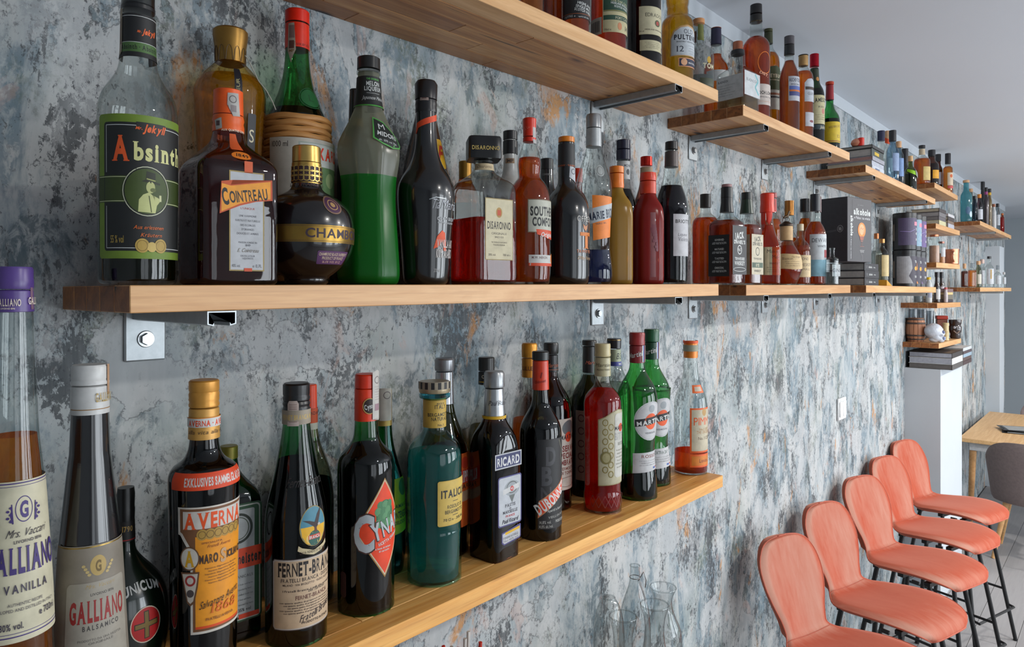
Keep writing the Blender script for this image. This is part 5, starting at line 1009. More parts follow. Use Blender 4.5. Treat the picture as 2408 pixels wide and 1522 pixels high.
for z_, r_ in ((.012, .0475), (.034, .0530), (.108, .0530), (.132, .0475)):
    bm = bmesh.new(); lathe(bm, [(z_, r_-.002, 2), (z_+.001, r_+.0012, 2), (z_+.010, r_+.0012, 2), (z_+.011, r_-.002, 2)], 32, close=False); mesh_obj('hoop', bm, paint((60, 44, 36), .5), e)
bm = bmesh.new(); lathe(bm, [(.002, .036, 2), (hB-.008, .036, 2)], 24); mesh_obj('barrel_head', bm, bwm, e)
F = Frame(2199, -.158, 'S5'); e = empty('skull_mug', (F.X, F.Y, F.z0), 0, 'white ceramic skull with blue shaded eyes and teeth on the lowest short shelf', 'skull')
fx = Vector((.30, -.95, 0)).normalized(); sd = Vector((-fx.y, fx.x, 0)); M_SK = paint((196, 202, 212), .35, 0, .3)
bm = bmesh.new()
for f_, s_, z_, a_, b_, c_ in ((-.008, 0, .070, .050, .044, .047), (.024, 0, .050, .022, .031, .036), (.028, 0, .018, .022, .026, .0175), (-.006, 0, .016, .028, .027, .0155), (.034, .022, .047, .011, .010, .009), (.034, -.022, .047, .011, .010, .009), (.026, 0, .080, .017, .030, .010), (.006, 0, .032, .034, .034, .028), (.046, 0, .056, .006, .005, .012)):
    g_ = bmesh.ops.create_icosphere(bm, subdivisions=3, radius=1)
    for v in g_['verts']: p = v.co.copy(); v.co = fx*(f_+p.x*a_)+sd*(s_+p.y*b_)+Vector((0, 0, z_+p.z*c_))
o = mesh_obj('skull_shell', bm, M_SK, e, smooth=0); m_ = o.modifiers.new('remesh', 'REMESH'); m_.mode = 'VOXEL'; m_.voxel_size = .0022; m_.use_smooth_shade = True
m_ = o.modifiers.new('smooth', 'SMOOTH'); m_.iterations = 6
for row in (0, 1):
    for i in range(6):
        a = (i-2.5)*.26; c = fx*(.022+.028*cos(a))+sd*(.034*sin(a)); bm = bmesh.new()
        box(bm, (c.x-.004, c.y-.004, .017+row*.010), (c.x+.004, c.y+.004, .026+row*.010), .0012); mesh_obj('tooth', bm, paint((150, 164, 200), .4), e)
for s_ in (-1, 1):
    bm = bmesh.new(); bmesh.ops.create_uvsphere(bm, u_segments=14, v_segments=10, radius=.0105); bmesh.ops.translate(bm, verts=bm.verts, vec=fx*.0385+sd*(s_*.0155)+Vector((0, 0, .064))); mesh_obj('eye_socket', bm, paint((96, 106, 146), .5), e)
F = Frame(2224, -.165, 'S5'); bm = bmesh.new(); rows_ = []
for j in range(2): b0 = j*.056; rows_ += [(b0, .0165, 2), (b0+.003, .0185, 2), (b0+.010, .0165, 2), (b0+.046, .0165, 2), (b0+.053, .0185, 2)]
lathe(bm, rows_+[(.112, .017, 2), (.112, .013, 2), (.02, .013, 2)], 24); tag(mesh_obj('bamboo_mug', bm, paint((206, 186, 140), .6), None, (F.X, F.Y, F.z0)), 'cream bamboo-shaped cup right of the white skull', 'cup')
F = Frame(2218, -.075, 'S5'); e = empty('treasure_box', (F.X, F.Y+.01, F.z0), radians(20), 'reddish-brown wooden box standing behind the skull and bamboo cup', 'box')
box_obj('body', (-.03, -.03, 0), (.03, .03, .125), paint((120, 66, 50), .6), e, .002); box_obj('lid', (-.033, -.033, .126), (.033, .033, .150), paint((160, 40, 30), .5), e, .003); box_obj('clasp', (-.006, -.0345, .118), (.006, -.0331, .136), foil((190, 150, 90)), e)
F = Frame(2246, -.12, 'S5'); e = empty('tiki_mug', (F.X, F.Y, F.z0), 0, 'dark brown carved face mug at the right end of the lowest short shelf', 'mug')
bm = bmesh.new(); lathe(bm, [(0, .026, 2), (.01, .031, 2), (.03, .028, 2), (.05, .036, 2), (.075, .038, 2), (.09, .032, 2), (.10, .036, 2), (.125, .037, 2), (.125, .032, 2), (.02, .026, 2)], 28); mesh_obj('cup', bm, glaze((48, 34, 32)), e)
bm = bmesh.new()
for s_ in (-1, 1):
    a = math.atan2(-D-F.Y, -F.X)+.25+s_*.38; g_ = bmesh.ops.create_uvsphere(bm, u_segments=12, v_segments=8, radius=.010); bmesh.ops.translate(bm, verts=g_['verts'], vec=(.034*cos(a), .034*sin(a), .074))
mesh_obj('carved_eyes', bm, paint((150, 150, 156), .3), e)
bm = bmesh.new(); a = math.atan2(-D-F.Y, -F.X)+.25; tube(bm, [(.037*cos(a+i*.12), .037*sin(a+i*.12), .036+.004*abs(i)) for i in range(-4, 5)], .004, 6); mesh_obj('carved_mouth', bm, paint((130, 110, 100), .4), e)
for i, (xc, yy) in enumerate(((2148, 727), (2170, 728), (2187, 731))):
    F = Frame(xc, -.024-.003*i, 'S5'); bm = bmesh.new(); zt_ = F.z(yy); lathe(bm, [(0, .019, 2), (.003, .021, 2), (zt_, .023, 2), (zt_, .0215, 2), (.006, .0195, 2)], 24)
    tag(mesh_obj('tall_glass', bm, thin((196, 200, 204), .8, edge=.4), None, (F.X, F.Y, F.z0)), ('tall clear glass against the wall behind the barrel', 'tall clear glass against the wall above the skull', 'tall clear glass against the wall left of the brown box')[i], 'glass', 'tall glasses on the lowest short shelf')
# ---- books on the pillar
zp = EYE-.472+.0004
gp = 'books piled on top of the white pillar'
pile('', 4.785, .345, -.25, -.02, (.030, .038, .030), [((84, 80, 78), (96, 92, 90), 'grey-brown book'), ((196, 196, 194), (160, 164, 174), 'white-spined book'), ((58, 52, 50), (160, 164, 174), 'dark book')], 'left pile on the white pillar', gp, dz=zp)
pile('', 5.145, .30, -.25, -.02, (.024, .022, .022, .018, .020), [((70, 52, 52), (110, 100, 96), 'wine-brown book'), ((84, 66, 62), (120, 110, 104), 'brown book'), ((140, 160, 176), (150, 150, 150), 'pale blue book'), ((76, 62, 66), (120, 116, 116), 'dark book'), ((190, 194, 198), (160, 156, 150), 'white book')], 'right pile on the white pillar', gp, dz=zp)
# ---- far shelves
GF = 'bottles on the far top shelf'; GL = 'bottles on the far eye-height shelf'
def fb(key, xc, Y, yt, yc, yn, ys, hc, hb, mat, capm, label, **k): return simple('spirit_bottle', label, Frame(xc, Y, key), yt, yc, yn, ys, hc, hb, mat, capm, group=GF if key == 'UF' else GL, seg=24, **k)
TQ = thin((110, 176, 186), .6, edge=.7, frost=.35)
fb('UF', 2283, -.08, 444, 452, 462, 468, 5, 9, thin((170, 180, 170), .6), CORK, 'clear bottle with cork, behind the turquoise flask')
fb('UF', 2272, -.19, 424, 430, 449, 460, 8, 14, TQ, CORK, 'turquoise frosted flask with cork, leftmost on the far top shelf', hn=6.5, lab_=[lab(30, ('e', -2, 495, 7, 9, (60, 90, 120)), ('e', 6, 504, 5, 7, (190, 210, 220)), part='label')])
fb('UF', 2292, -.18, 461, 469, 476, 486, 5, 8, thin((60, 80, 100), .7), CAPB, 'dark blue bottle with short black cap')
fb('UF', 2303, -.19, 457, 466, 474, 484, 5, 8, thin((120, 90, 100), .6), paint((216, 130, 90)), 'mauve bottle with peach cap and white label', lab_=[lab(30, ('r', -8, 492, 8, 516, (190, 192, 200)), part='label')])
fb('UF', 2311, -.10, 428, 446, 456, 478, 5, 9, BLK, CAPB, 'tallest slim black bottle on the far top shelf')
fb('UF', 2319, -.18, 441, 451, 462, 472, 4, 7, glaze((48, 34, 40)), CAPB, 'dark slim bottle with violet neck on the far top shelf', cap2=(.7, paint((150, 60, 120))))
fb('UF', 2327, -.17, 444, 453, 464, 474, 4, 6, glaze((100, 80, 40)), CAPB, 'slim bottle with gold neck on the far top shelf', cap2=(.7, paint((206, 160, 50))))
fb('UF', 2337, -.19, 480, 487, 492, 498, 4, 6, paint((190, 190, 190), .4), paint((150, 90, 60)), 'white bottle with brown cap on the far top shelf')
fb('UF', 2346, -.17, 479, 487, 494, 500, 4, 6, thin((180, 190, 196), .6), CAPB, 'clear bottle with dark cap on the far top shelf', lab_=[lab(20, ('r', -5, 505, 5, 530, (180, 184, 190)), part='label')])
fb('UF', 2357, -.17, 502, 506, 509, 512, 3, 5, thin((200, 90, 50), .6), paint((190, 100, 60)), 'small orange bottle, rightmost on the far top shelf', liquid=(L_RED, 512))
fb('F', 2268, -.06, 620, 632, 636, 640, 4, 9, CLEAR, CORK, 'dark amber bottle at the left end of the far eye-height shelf', liquid=(L_COLA, 638), n=6)
fb('F', 2286, -.16, 619, 630, 633, 637, 5, 11, CLEAR, thin((190, 196, 200)), 'square bottle of bright orange liquid with clear stopper', liquid=(L_AMB, 636), n=6)
fb('F', 2301, -.18, 614, 623, 628, 634, 5, 7, thin((150, 150, 120), .6), CORK, 'olive glass bottle with cork on the far eye-height shelf', lab_=[lab(20, ('r', -5, 645, 6, 668, (200, 196, 180)), part='label')])
fb('F', 2310, -.10, 610, 620, 628, 634, 5, 7, CLEAR, paint((206, 180, 170), .5), 'clear bottle with pale pink cap and white label', lab_=[lab(20, ('r', -6, 636, 7, 668, (190, 194, 200)), part='label')])
fb('F', 2326, -.17, 603, 609, 622, 630, 5, 11, CLEAR, CAPB, 'broad clear bottle with white label and gold stripe on the far eye-height shelf', lab_=[lab(20, ('r', -10, 632, 12, 668, (192, 196, 202)), ('r', -1, 634, 3, 656, (170, 140, 80)), part='label')])
fb('F', 2346, -.17, 624, 634, 640, 646, 4, 9, CLEAR, thin((180, 186, 190)), 'clear bottle with white label, second from the right on the far shelf', lab_=[lab(10, ('r', -7, 648, 8, 668, (190, 196, 202)), part='label')])
fb('F', 2361, -.16, 640, 646, 649, 652, 3, 5, CLEAR, paint((190, 190, 190)), 'small clear bottle, rightmost on the far eye-height shelf', lab_=[lab(10, ('r', -4, 652, 5, 668, (190, 196, 202)), part='label')])
# ---------------------------------------------------------------- lowest shelf
GLW = 'bottles on the lowest shelf'
def LB(name, label, xc, yb, prof, mat, Y=None, hw=None, **k):
    F = Frame(xc, Y, 'LA') if Y is not None else Frame(xc, None, 'LA', yb, hw or prof[0][1])
    return bottle(name, label, F, prof, mat, group=GLW, seg=k.pop('seg', 56), **k), F
CARTON = (196, 190, 164)
PUR = (66, 50, 112)
LB('liqueur_bottle', 'very tall conical bottle with a purple cap, cut by the left edge of the picture', 33, 0,
 [(1800, 106), (1640, 104), (1387, 94), (1127, 75), (1018, 61), (735, 47), (700, 44)], CLEAR, Y=-.190, rnd=40, facets=16, fk=.6, liquid=(liq((246, 150, 40), .8), 1022),
 caps=[('cap', [(680, 46), (676, 48), (660, 48), (656, 47), (634, 47), (628, 44)], plastic((84, 62, 128)), (655, 636)), ('capsule', [(734, 49), (682, 47)], plastic((86, 64, 130)))],
 labels=[lab(17, ('r', -170, 1139, 170, 1516, CARTON), ('l', [(-170, 1144), (170, 1144)], 3, PUR), ('l', [(-170, 1151), (170, 1151)], 1.4, PUR), ('l', [(-170, 1502), (170, 1502)], 3, PUR), ('l', [(-170, 1494), (170, 1494)], 1.4, PUR),
   ('o', 0, 1206, 25, 31, PUR, 2.4), T('G', 0, 1225, 36, PUR, 24, 'Bs'), *[('l', [(sg*30, 1238), (sg*(38-j), 1228-j*9)], 3, PUR) for sg in (-1, 1) for j in range(5)], *[('e', sg*(36+(j % 2)*8), 1232-j*8, 4.5, 3, PUR) for sg in (-1, 1) for j in range(5)],
   T('Mrs. Vaccari', 6, 1270, 18, (60, 54, 60), 110, '', shear=.5), T('LIVORNO 1896', 10, 1285, 7, (70, 64, 70), 76, 'b'), T('GALLIANO', 0, 1353, 56, PUR, 196, 'Bs'), T('VANILLA', 4, 1400, 19, (70, 64, 80), 110, 'b', track=.25), T('AUTHENTIC RECIPE', 0, 1430, 7, (80, 74, 84), 84, ''), T('DEVELOPED AND DISTILLED IN ITALY', 0, 1443, 7, (80, 74, 84), 160, ''), T('alc. 30% vol.', -46, 1484, 15, (60, 54, 70), 78, 'b'), T('e 700ml', 58, 1466, 15, (60, 54, 70), 52, 'b'), part='front_label'),
  lab(24, T('GALLIANO', -36, 720, 16, (220, 206, 190), 62, 'bs'), T('GALLIANO', 46, 716, 16, (220, 206, 190), 62, 'bs'), T('LIVORNO 1896', -36, 728, 4, (220, 206, 190), 34), loose=True, part='cap_lettering', rad=49.4, eps=.001), lab(62, ('r', -6, 676, 6, 728, (120, 90, 110)), part='seal_strip', eps=.0014)])
LB('liqueur_bottle', 'black conical faceted bottle with a white cap and grey label with red capitals', 212, 0,
 [(1706, 100), (1640, 99), (1508, 90), (1278, 76), (1076, 52), (1066, 50), (975, 46), (950, 44)], glaze((18, 17, 19)), Y=-.170, rnd=8, facets=12, fk=.8,
 caps=[('cap', [(903, 46), (898, 47), (892, 44), (888, 45), (862, 45), (857, 42)], plastic((200, 200, 198)), (886, 864)), ('capsule', [(972, 47), (905, 46)], plastic((198, 198, 196)))],
 labels=[lab(14, ('r', -140, 1290, 140, 1600, (126, 118, 106)), ('l', [(-140, 1294), (140, 1294)], 3, (150, 124, 66, 'f')), ('e', 0, 1339, 22, 24, (176, 150, 90)), T('G', 0, 1352, 24, (110, 90, 50), 16, 'Bs'), *[('e', sg*(24+j*5), 1358-j*7, 5, 3.4, (186, 164, 110)) for sg in (-1, 1) for j in range(4)],
   ('r', -84, 1376, 84, 1600, (150, 144, 132), 14), T('Mrs. Vaccari', 4, 1390, 9, (160, 138, 90), 76, '', shear=.5), T('LIVORNO 1896', 10, 1408, 6, (70, 66, 62), 62, 'b'), T('GALLIANO', 0, 1467, 46, (140, 34, 32), 146, 'Bs'), T('BALSAMICO', 6, 1487, 11, (64, 60, 58), 92, 'b', track=.3), T('PRODOTTO DA UNA RICETTA', 4, 1512, 5, (110, 104, 96), 110), T('ORIGINALE', 4, 1520, 5, (110, 104, 96), 60), part='front_label'),
  lab(46, T('GALLIANO', 4, 946, 20, (176, 150, 90), 60, 'bs'), loose=True, rad=47.2, part='cap_lettering', eps=.001), lab(14, ('l', [(-70, 965), (70, 965)], 2, (150, 110, 60)), loose=True, part='cap_line', eps=.001), lab(66, ('r', -6, 858, 6, 930, (176, 140, 110)), part='seal_strip', eps=.0014)])
LB('liqueur_bottle', 'round black herbal bottle with a gold cross on a red disc, behind the white-capped bottle', 296, 0,
 [(1610, 40), (1600, 50), (1580, 76), (1540, 96), (1490, 105), (1440, 105), (1400, 100), (1365, 86), (1338, 62), (1314, 38), (1294, 24), (1280, 22), (1220, 20)], glaze((12, 24, 14)), Y=-.100, rnd=20,
 caps=[('cap', [(1226, 21), (1196, 22), (1192, 21), (1162, 22), (1146, 20)], plastic((24, 24, 24)), (1190, 1150))],
 labels=[lab(10, ('r', -40, 1228, 40, 1276, (26, 24, 22)), ('l', [(-40, 1272), (40, 1272)], 2, (170, 40, 40)), T('1790', 0, 1252, 12, (170, 136, 70), 26, 'bs'), part='neck_label'), lab(28, T('UNICUM', -4, 1404, 19, (190, 190, 186), 112, 'Bs', arc=.006), loose=True, part='lettering'),
  lab(27, ('e', 0, 1484, 42, 42, (176, 30, 30)), ('o', 0, 1484, 42, 42, (206, 190, 170), 2.4), ('r', -7, 1452, 7, 1516, (30, 26, 20)), ('r', -32, 1477, 32, 1491, (30, 26, 20)), ('r', -5, 1454, 5, 1514, (120, 96, 40)), ('r', -30, 1479, 30, 1489, (120, 96, 40)), part='emblem')])
LB('liqueur_bottle', 'dark bottle with gold cap, orange band and orange label with gold medals', 480, 0,
 [(1612, 76), (1600, 78), (1300, 81), (1112, 85), (1092, 74), (1078, 50), (1058, 38), (1030, 34), (1000, 33)], thin((60, 36, 28), .8, edge=.5), Y=-.165, rnd=14, liquid=(liq((24, 14, 12), 1, .2, .1), 1052),
 caps=[('cap', [(955, 36), (950, 37), (944, 35), (938, 37), (934, 36), (926, 37), (920, 35), (916, 36.5), (896, 36.5), (893, 33)], paint((206, 146, 62), .35, .4), (914, 897)), ('capsule', [(1030, 38), (957, 36)], paint((208, 156, 78), .4, .3))],
 labels=[lab(20, ('r', -72, 984, 72, 1006, (206, 206, 202)), ('l', [(-72, 984), (72, 984)], 2, (216, 130, 50)), T('AVERNA · AVERNA', 8, 1003, 13, (216, 70, 40), 128, 'B'), T('alla vita alla vita', 0, 1022, 9, (90, 66, 40), 116, '', shear=.3), part='neck_label', rad=38),
  lab(20, ('r', -122, 1115, 122, 1154, (216, 66, 40)), T('EXKLUSIVES SAMMELGLAS GRATIS', 20, 1144, 18, (206, 200, 196), 200, 'B'), part='band_label'),
  lab(20, ('p', [(-94, 1192), (94, 1192), (94, 1490), (-62, 1492), (-62, 1300), (-88, 1258), (-94, 1256)], (196, 190, 180)), ('p', [(-88, 1196), (88, 1196), (88, 1484), (-56, 1486), (-56, 1296), (-82, 1254), (-88, 1250)], (110, 70, 40)), ('r', -80, 1202, 86, 1244, (196, 190, 182)), ('p', [(-50, 1262), (84, 1262), (84, 1480), (-50, 1480)], (222, 142, 42)), ('r', -50, 1474, 84, 1480, (206, 70, 40)),
    T('AVERNA', 2, 1242, 34, (216, 76, 36), 160, 'Bs'), *[('e', -34+j*19, 1258, 13, 13, (170, 134, 60)) for j in range(6)], *[('o', -34+j*19, 1258, 9, 9, (110, 80, 36), 1.2) for j in range(6)], T('SPECIALITA', -10, 1280, 4, (150, 90, 40), 50), T('Fratelli Averna', 8, 1290, 7, (150, 80, 36), 60, '', shear=.4),
    ('e', -64, 1312, 24, 28, (100, 66, 40)), ('e', -64, 1312, 21, 25, (196, 190, 180)), T('A', -64, 1330, 34, (200, 150, 40), 26, 'Bs'), T('MARO', -40, 1326, 20, (60, 40, 30), 44, 'B', 'l'), T('S', 10, 1330, 30, (190, 150, 110), 16, 'Bs', 'l'), T('ICILIANO', 28, 1324, 16, (60, 44, 34), 56, 'B', 'l'),
    ('p', [(-86, 1344), (-40, 1344), (-44, 1380), (-52, 1416), (-62, 1424), (-70, 1416), (-78, 1380)], (100, 66, 40)), ('p', [(-82, 1348), (-44, 1348), (-48, 1379), (-55, 1412), (-62, 1418), (-68, 1412), (-75, 1379)], (190, 182, 170)), ('e', -62, 1364, 13, 13, (150, 40, 36)), ('e', -62, 1364, 8, 8, (196, 190, 180)), ('e', -62, 1394, 9, 9, (70, 60, 60)),
    *[T('liquore digestivo di erbe', 18, 1340+j*7, 3, (120, 80, 40), 90-(j % 2)*16) for j in range(6)], T('Salvatore Averna', 14, 1424, 17, (40, 30, 30), 112, '', shear=.5, rot=-10), T('1868', 20, 1446, 22, (206, 100, 40), 70, 's', shear=.2), T('FRATELLI AVERNA', 12, 1462, 6, (120, 70, 36), 74), part='front_label', label='orange and white label with gold medals')])
LB('liqueur_bottle', 'square dark green herbal bottle with grey label and orange band, behind the gold-capped medal bottle', 538, 0,
 [(1560, 76, 7), (1170, 76, 7), (1148, 66, 5), (1128, 42, 2.4), (1108, 25, 2), (1066, 19, 2)], thin((22, 84, 40), .8, edge=.4), Y=-.078, face=20, rnd=12, liquid=(liq((16, 26, 14), 1, .2, .1), 1180),
 caps=[('cap', [(1078, 22), (1048, 22)], paint((120, 110, 40), .4, .5))],
 labels=[lab(20, ('r', -50, 1190, 56, 1470, (24, 66, 36), 10), ('o', 3, 1332, 55, 139, (150, 152, 140), .1), ('r', -46, 1194, 52, 1466, (176, 178, 170), 9), ('r', -43, 1197, 49, 1463, (26, 70, 38), 8), ('r', -38, 1204, 38, 1458, (162, 166, 166), 4), ('o', 0, 1248, 34, 36, (30, 40, 30), 6), ('o', 0, 1248, 25, 27, (60, 70, 50), 2), ('r', -54, 1296, 55, 1344, (216, 66, 36)), T('Jägermeister', 2, 1332, 24, (26, 20, 18), 104, 'Bs'), T('BOTANICALS', 6, 1366, 6, (50, 50, 50), 56, 's'), *lines(4, 1384, 12, 5, 60, 4, (80, 84, 84)), T('35% vol', 14, 1446, 7, (60, 60, 60), 30), ('r', 0, 1452, 49, 1463, (206, 60, 40)), plane=True, part='front_label', y=1330)])
LB('liqueur_bottle', 'green-necked bitter bottle with eagle-over-globe picture and cream script label', 697, 1524,
 [(1520, 70), (1512, 73), (1230, 74), (1195, 72), (1150, 62), (1100, 50), (1071, 45), (1030, 37), (1000, 33), (980, 31)], thin((70, 156, 90), .8, edge=.5), rnd=30, liquid=(liq((20, 16, 12), 1, .2, .1), 1078),
 caps=[('cap', [(940, 32), (934, 33), (930, 31), (926, 32), (904, 32), (900, 28)], plastic((24, 24, 26)), (926, 905)), ('cap_ring', [(966, 32), (960, 33), (954, 31), (948, 33), (942, 31)], plastic((26, 26, 28)))],
 labels=[lab(10, ('r', -60, 966, 60, 1000, (150, 140, 124)), T('FERNET BRANCA MILANO', 10, 988, 11, (190, 160, 90), 110, 'bs'), part='neck_label', rad=33), lab(-14, ('p', [(-13, 950), (-9, 943), (9, 943), (13, 950), (13, 1002), (-13, 1002)], (176, 160, 152)), *[('l', [(-9, 952+j*5), (9, 952+j*5)], 1.2, (120, 90, 84)) for j in range(9)], part='seal_strip', eps=.0014),
  lab(32, T('Fernet-Branca', -8, 1146, 22, (40, 36, 34), 110, '', shear=.4), loose=True, part='relief'),
  lab(32, ('e', 2, 1242, 38, 47, (150, 130, 70)), ('e', 2, 1242, 36, 45, (70, 130, 150)), ('p', [(-33, 1242), (37, 1242), (34, 1262), (22, 1281), (2, 1287), (-18, 1281), (-30, 1262)], (222, 170, 70)), ('e', 2, 1270, 22, 14, (226, 190, 110)), ('e', 3, 1270, 17, 18, (40, 90, 80)), ('r', -14, 1262, 20, 1272, (196, 60, 50)), T('BRANCA', 3, 1271, 7, WH, 30, 'B'),
   ('p', [(-29, 1225), (-10, 1228), (3, 1233), (11, 1216), (27, 1199), (21, 1217), (14, 1234), (12, 1243), (5, 1250), (-1, 1242), (-14, 1233)], (50, 34, 34)), ('p', [(2, 1246), (8, 1244), (10, 1256), (2, 1256)], (90, 50, 40)), ('e', 16, 1240, 4, 3, (190, 180, 170)), part='oval_label', label='oval picture of an eagle on a globe'),
  lab(32, ('p', [(-38, 1282), (-30, 1288), (0, 1298), (30, 1290), (40, 1282), (42, 1292), (24, 1304), (0, 1309), (-24, 1303), (-40, 1294)], (190, 176, 140)), T('CASA FONDATA NEL 1845', 0, 1303, 6, (60, 40, 30), 70, 'bs'), part='scroll', eps=.001),
  lab(32, ('p', [(-98, 1312), (98, 1312), (104, 1318), (104, 1472), (98, 1479), (-98, 1479), (-104, 1472), (-104, 1318)], (70, 60, 60)), ('p', [(-97, 1314), (97, 1314), (102, 1319), (102, 1471), (97, 1477), (-97, 1477), (-102, 1471), (-102, 1319)], (188, 180, 172)), ('p', [(-94, 1317), (94, 1317), (99, 1322), (99, 1469), (94, 1474), (-94, 1474), (-99, 1469), (-99, 1322)], (196, 170, 140)), T('FERNET-BRANCA', 0, 1352, 30, (34, 26, 24), 176, 'Bs'), T('FRATELLI BRANCA · DISTILLERIE', 0, 1366, 8, (60, 48, 44), 160, 'bs'), T('MILANO · VIA BROLETTO · VICINO ALLA PIAZZA', 0, 1375, 4.6, (70, 56, 50), 150, 'b'), T('I Fratelli Branca, i soli che posseggono', 0, 1389, 4.6, (70, 56, 50), 150), T('del famoso', 10, 1394, 8, (40, 30, 30), 50, '', shear=.4),
    T('FERNET-BRANCA', 0, 1408, 9, (110, 70, 60), 90, 'bs'), *[T('con questa qualita di preparati con certezza e sempre', 0, 1416+j*6, 3.2, (80, 66, 60), 166-(j % 3)*20) for j in range(5)], T('Fratelli Branca', 12, 1452, 15, (40, 32, 40), 96, '', shear=.5, rot=-12), T('PRODOTTO IN ITALIA', 10, 1466, 5.4, (60, 48, 44), 80, 'b'), part='front_label', label='cream front label with black slab letters')])
LB('liqueur_bottle', 'dark bottle with orange-red cap, mostly hidden behind the green-necked bitter bottle', 729, 0,
 [(1415, 56), (1160, 57), (1110, 50), (1070, 36), (1040, 24), (1000, 17), (980, 16)], thin((150, 150, 120), .8, edge=.5), Y=-.065, liquid=(liq((26, 22, 16), 1, .2, .1), 1128), rnd=24,
 caps=[('cap', [(960, 17), (904, 16)], plastic((222, 66, 36)), (930, 906))], labels=[lab(20, ('r', -30, 962, 30, 996, (190, 70, 40)), T('CINZANO', 6, 976, 7, (40, 24, 20), 34, 'b'), ('r', -30, 996, 30, 1030, (180, 176, 166)), part='neck_label', rad=17.5)])
LB('liqueur_bottle', 'dark artichoke bitter bottle with red cap and red diamond label', 861, 1450,
 [(1446, 64), (1438, 67), (1300, 67), (1090, 67.5), (1068, 62), (1050, 44), (1032, 31), (1010, 28), (985, 27)], thin((70, 156, 80), .8, edge=.5), rnd=14, liquid=(liq((18, 10, 8), 1, .2, .1), 1044),
 caps=[('capsule', [(988, 28), (912, 27.5)], plastic((222, 56, 34))), ('cap', [(911, 27), (882, 26.5), (879, 24)], plastic((214, 50, 32)), (908, 884))],
 labels=[lab(6, ('e', 6, 956, 17, 19, (40, 24, 20)), ('o', 6, 956, 17, 19, (190, 150, 80), 2), T('Cynar', 6, 962, 11, WH, 24, 'b', rot=-12), part='cap_emblem', rad=28, eps=.001), lab(58, ('p', [(-14, 876), (0, 870), (14, 876), (16, 985), (6, 990), (-4, 984), (-14, 986)], (186, 182, 176)), ('o', 0, 894, 9, 9, (110, 100, 100), 2), *[('l', [(-8, 910+j*6), (10, 910+j*6)], 1, (150, 140, 140)) for j in range(6)], ('r', -8, 950, 8, 966, (150, 120, 130)), part='seal_strip', eps=.0016, rad=28),
  lab(-52, ('r', -8, 1340, 12, 1400, (60, 34, 34), 8), part='back_label'),
  lab(39, ('p', [(0, 1126), (76, 1246), (0, 1362), (-76, 1246)], (150, 110, 50)), ('p', [(0, 1130), (73, 1246), (0, 1357), (-73, 1246)], (196, 186, 160)), ('p', [(0, 1134), (70, 1246), (0, 1352), (-70, 1246)], (222, 62, 34)), ('e', 2, 1214, 26, 36, (52, 104, 66)), *[('e', -12+14*(j % 3)-(j//3 % 2)*6, 1190+(j//3)*14, 9, 10, (86, 140, 96) if j % 2 else (66, 120, 80)) for j in range(12)],
    T('C', -52, 1293, 84, (60, 30, 20), 52, 'B'), T('C', -52, 1290, 78, (166, 172, 176), 48, 'B'), T('YNAR', 16, 1262, 42, (60, 30, 20), 98, 'B', rot=-14), T('YNAR', 16, 1260, 38, (176, 182, 186), 94, 'B', rot=-14), T('RICETTA ORIGINALE', 18, 1276, 7, WH, 72, 'b', rot=-14), T('a base di infuso', -4, 1292, 4, WH, 44), T('di carciofo', -2, 1299, 4, WH, 30), part='front_label', label='red diamond label with an artichoke')])
LB('liqueur_bottle', 'green bottle with yellow label and paper seal, behind the red diamond bottle', 903, 0,
 [(1366, 44), (1340, 46), (1290, 52), (1140, 48), (1105, 40), (1060, 26), (1020, 19), (950, 18)], thin((26, 100, 46), .8, edge=.45), Y=-.062, liquid=(liq((16, 26, 12), 1, .2, .1), 1060), rnd=20,
 caps=[('cap', [(1000, 19), (916, 18.5)], paint((170, 140, 70), .4, .4))], labels=[lab(10, ('r', -14, 914, 16, 990, (180, 176, 166)), ('o', 4, 930, 9, 9, (110, 100, 100), 2), part='seal_strip', eps=.0012, rad=19), lab(48, ('p', [(-30, 1128), (36, 1128), (36, 1252), (-30, 1258)], (176, 186, 40)), ('e', 16, 1150, 18, 20, (60, 90, 40)), T('AMARO', 8, 1196, 9, (40, 50, 20), 46, 'b'), T('MONTENEGRO', 4, 1220, 15, (30, 36, 20), 60, 'B'), T('DELIZIOSO', 4, 1234, 8, (60, 60, 30), 40), part='front_label')])
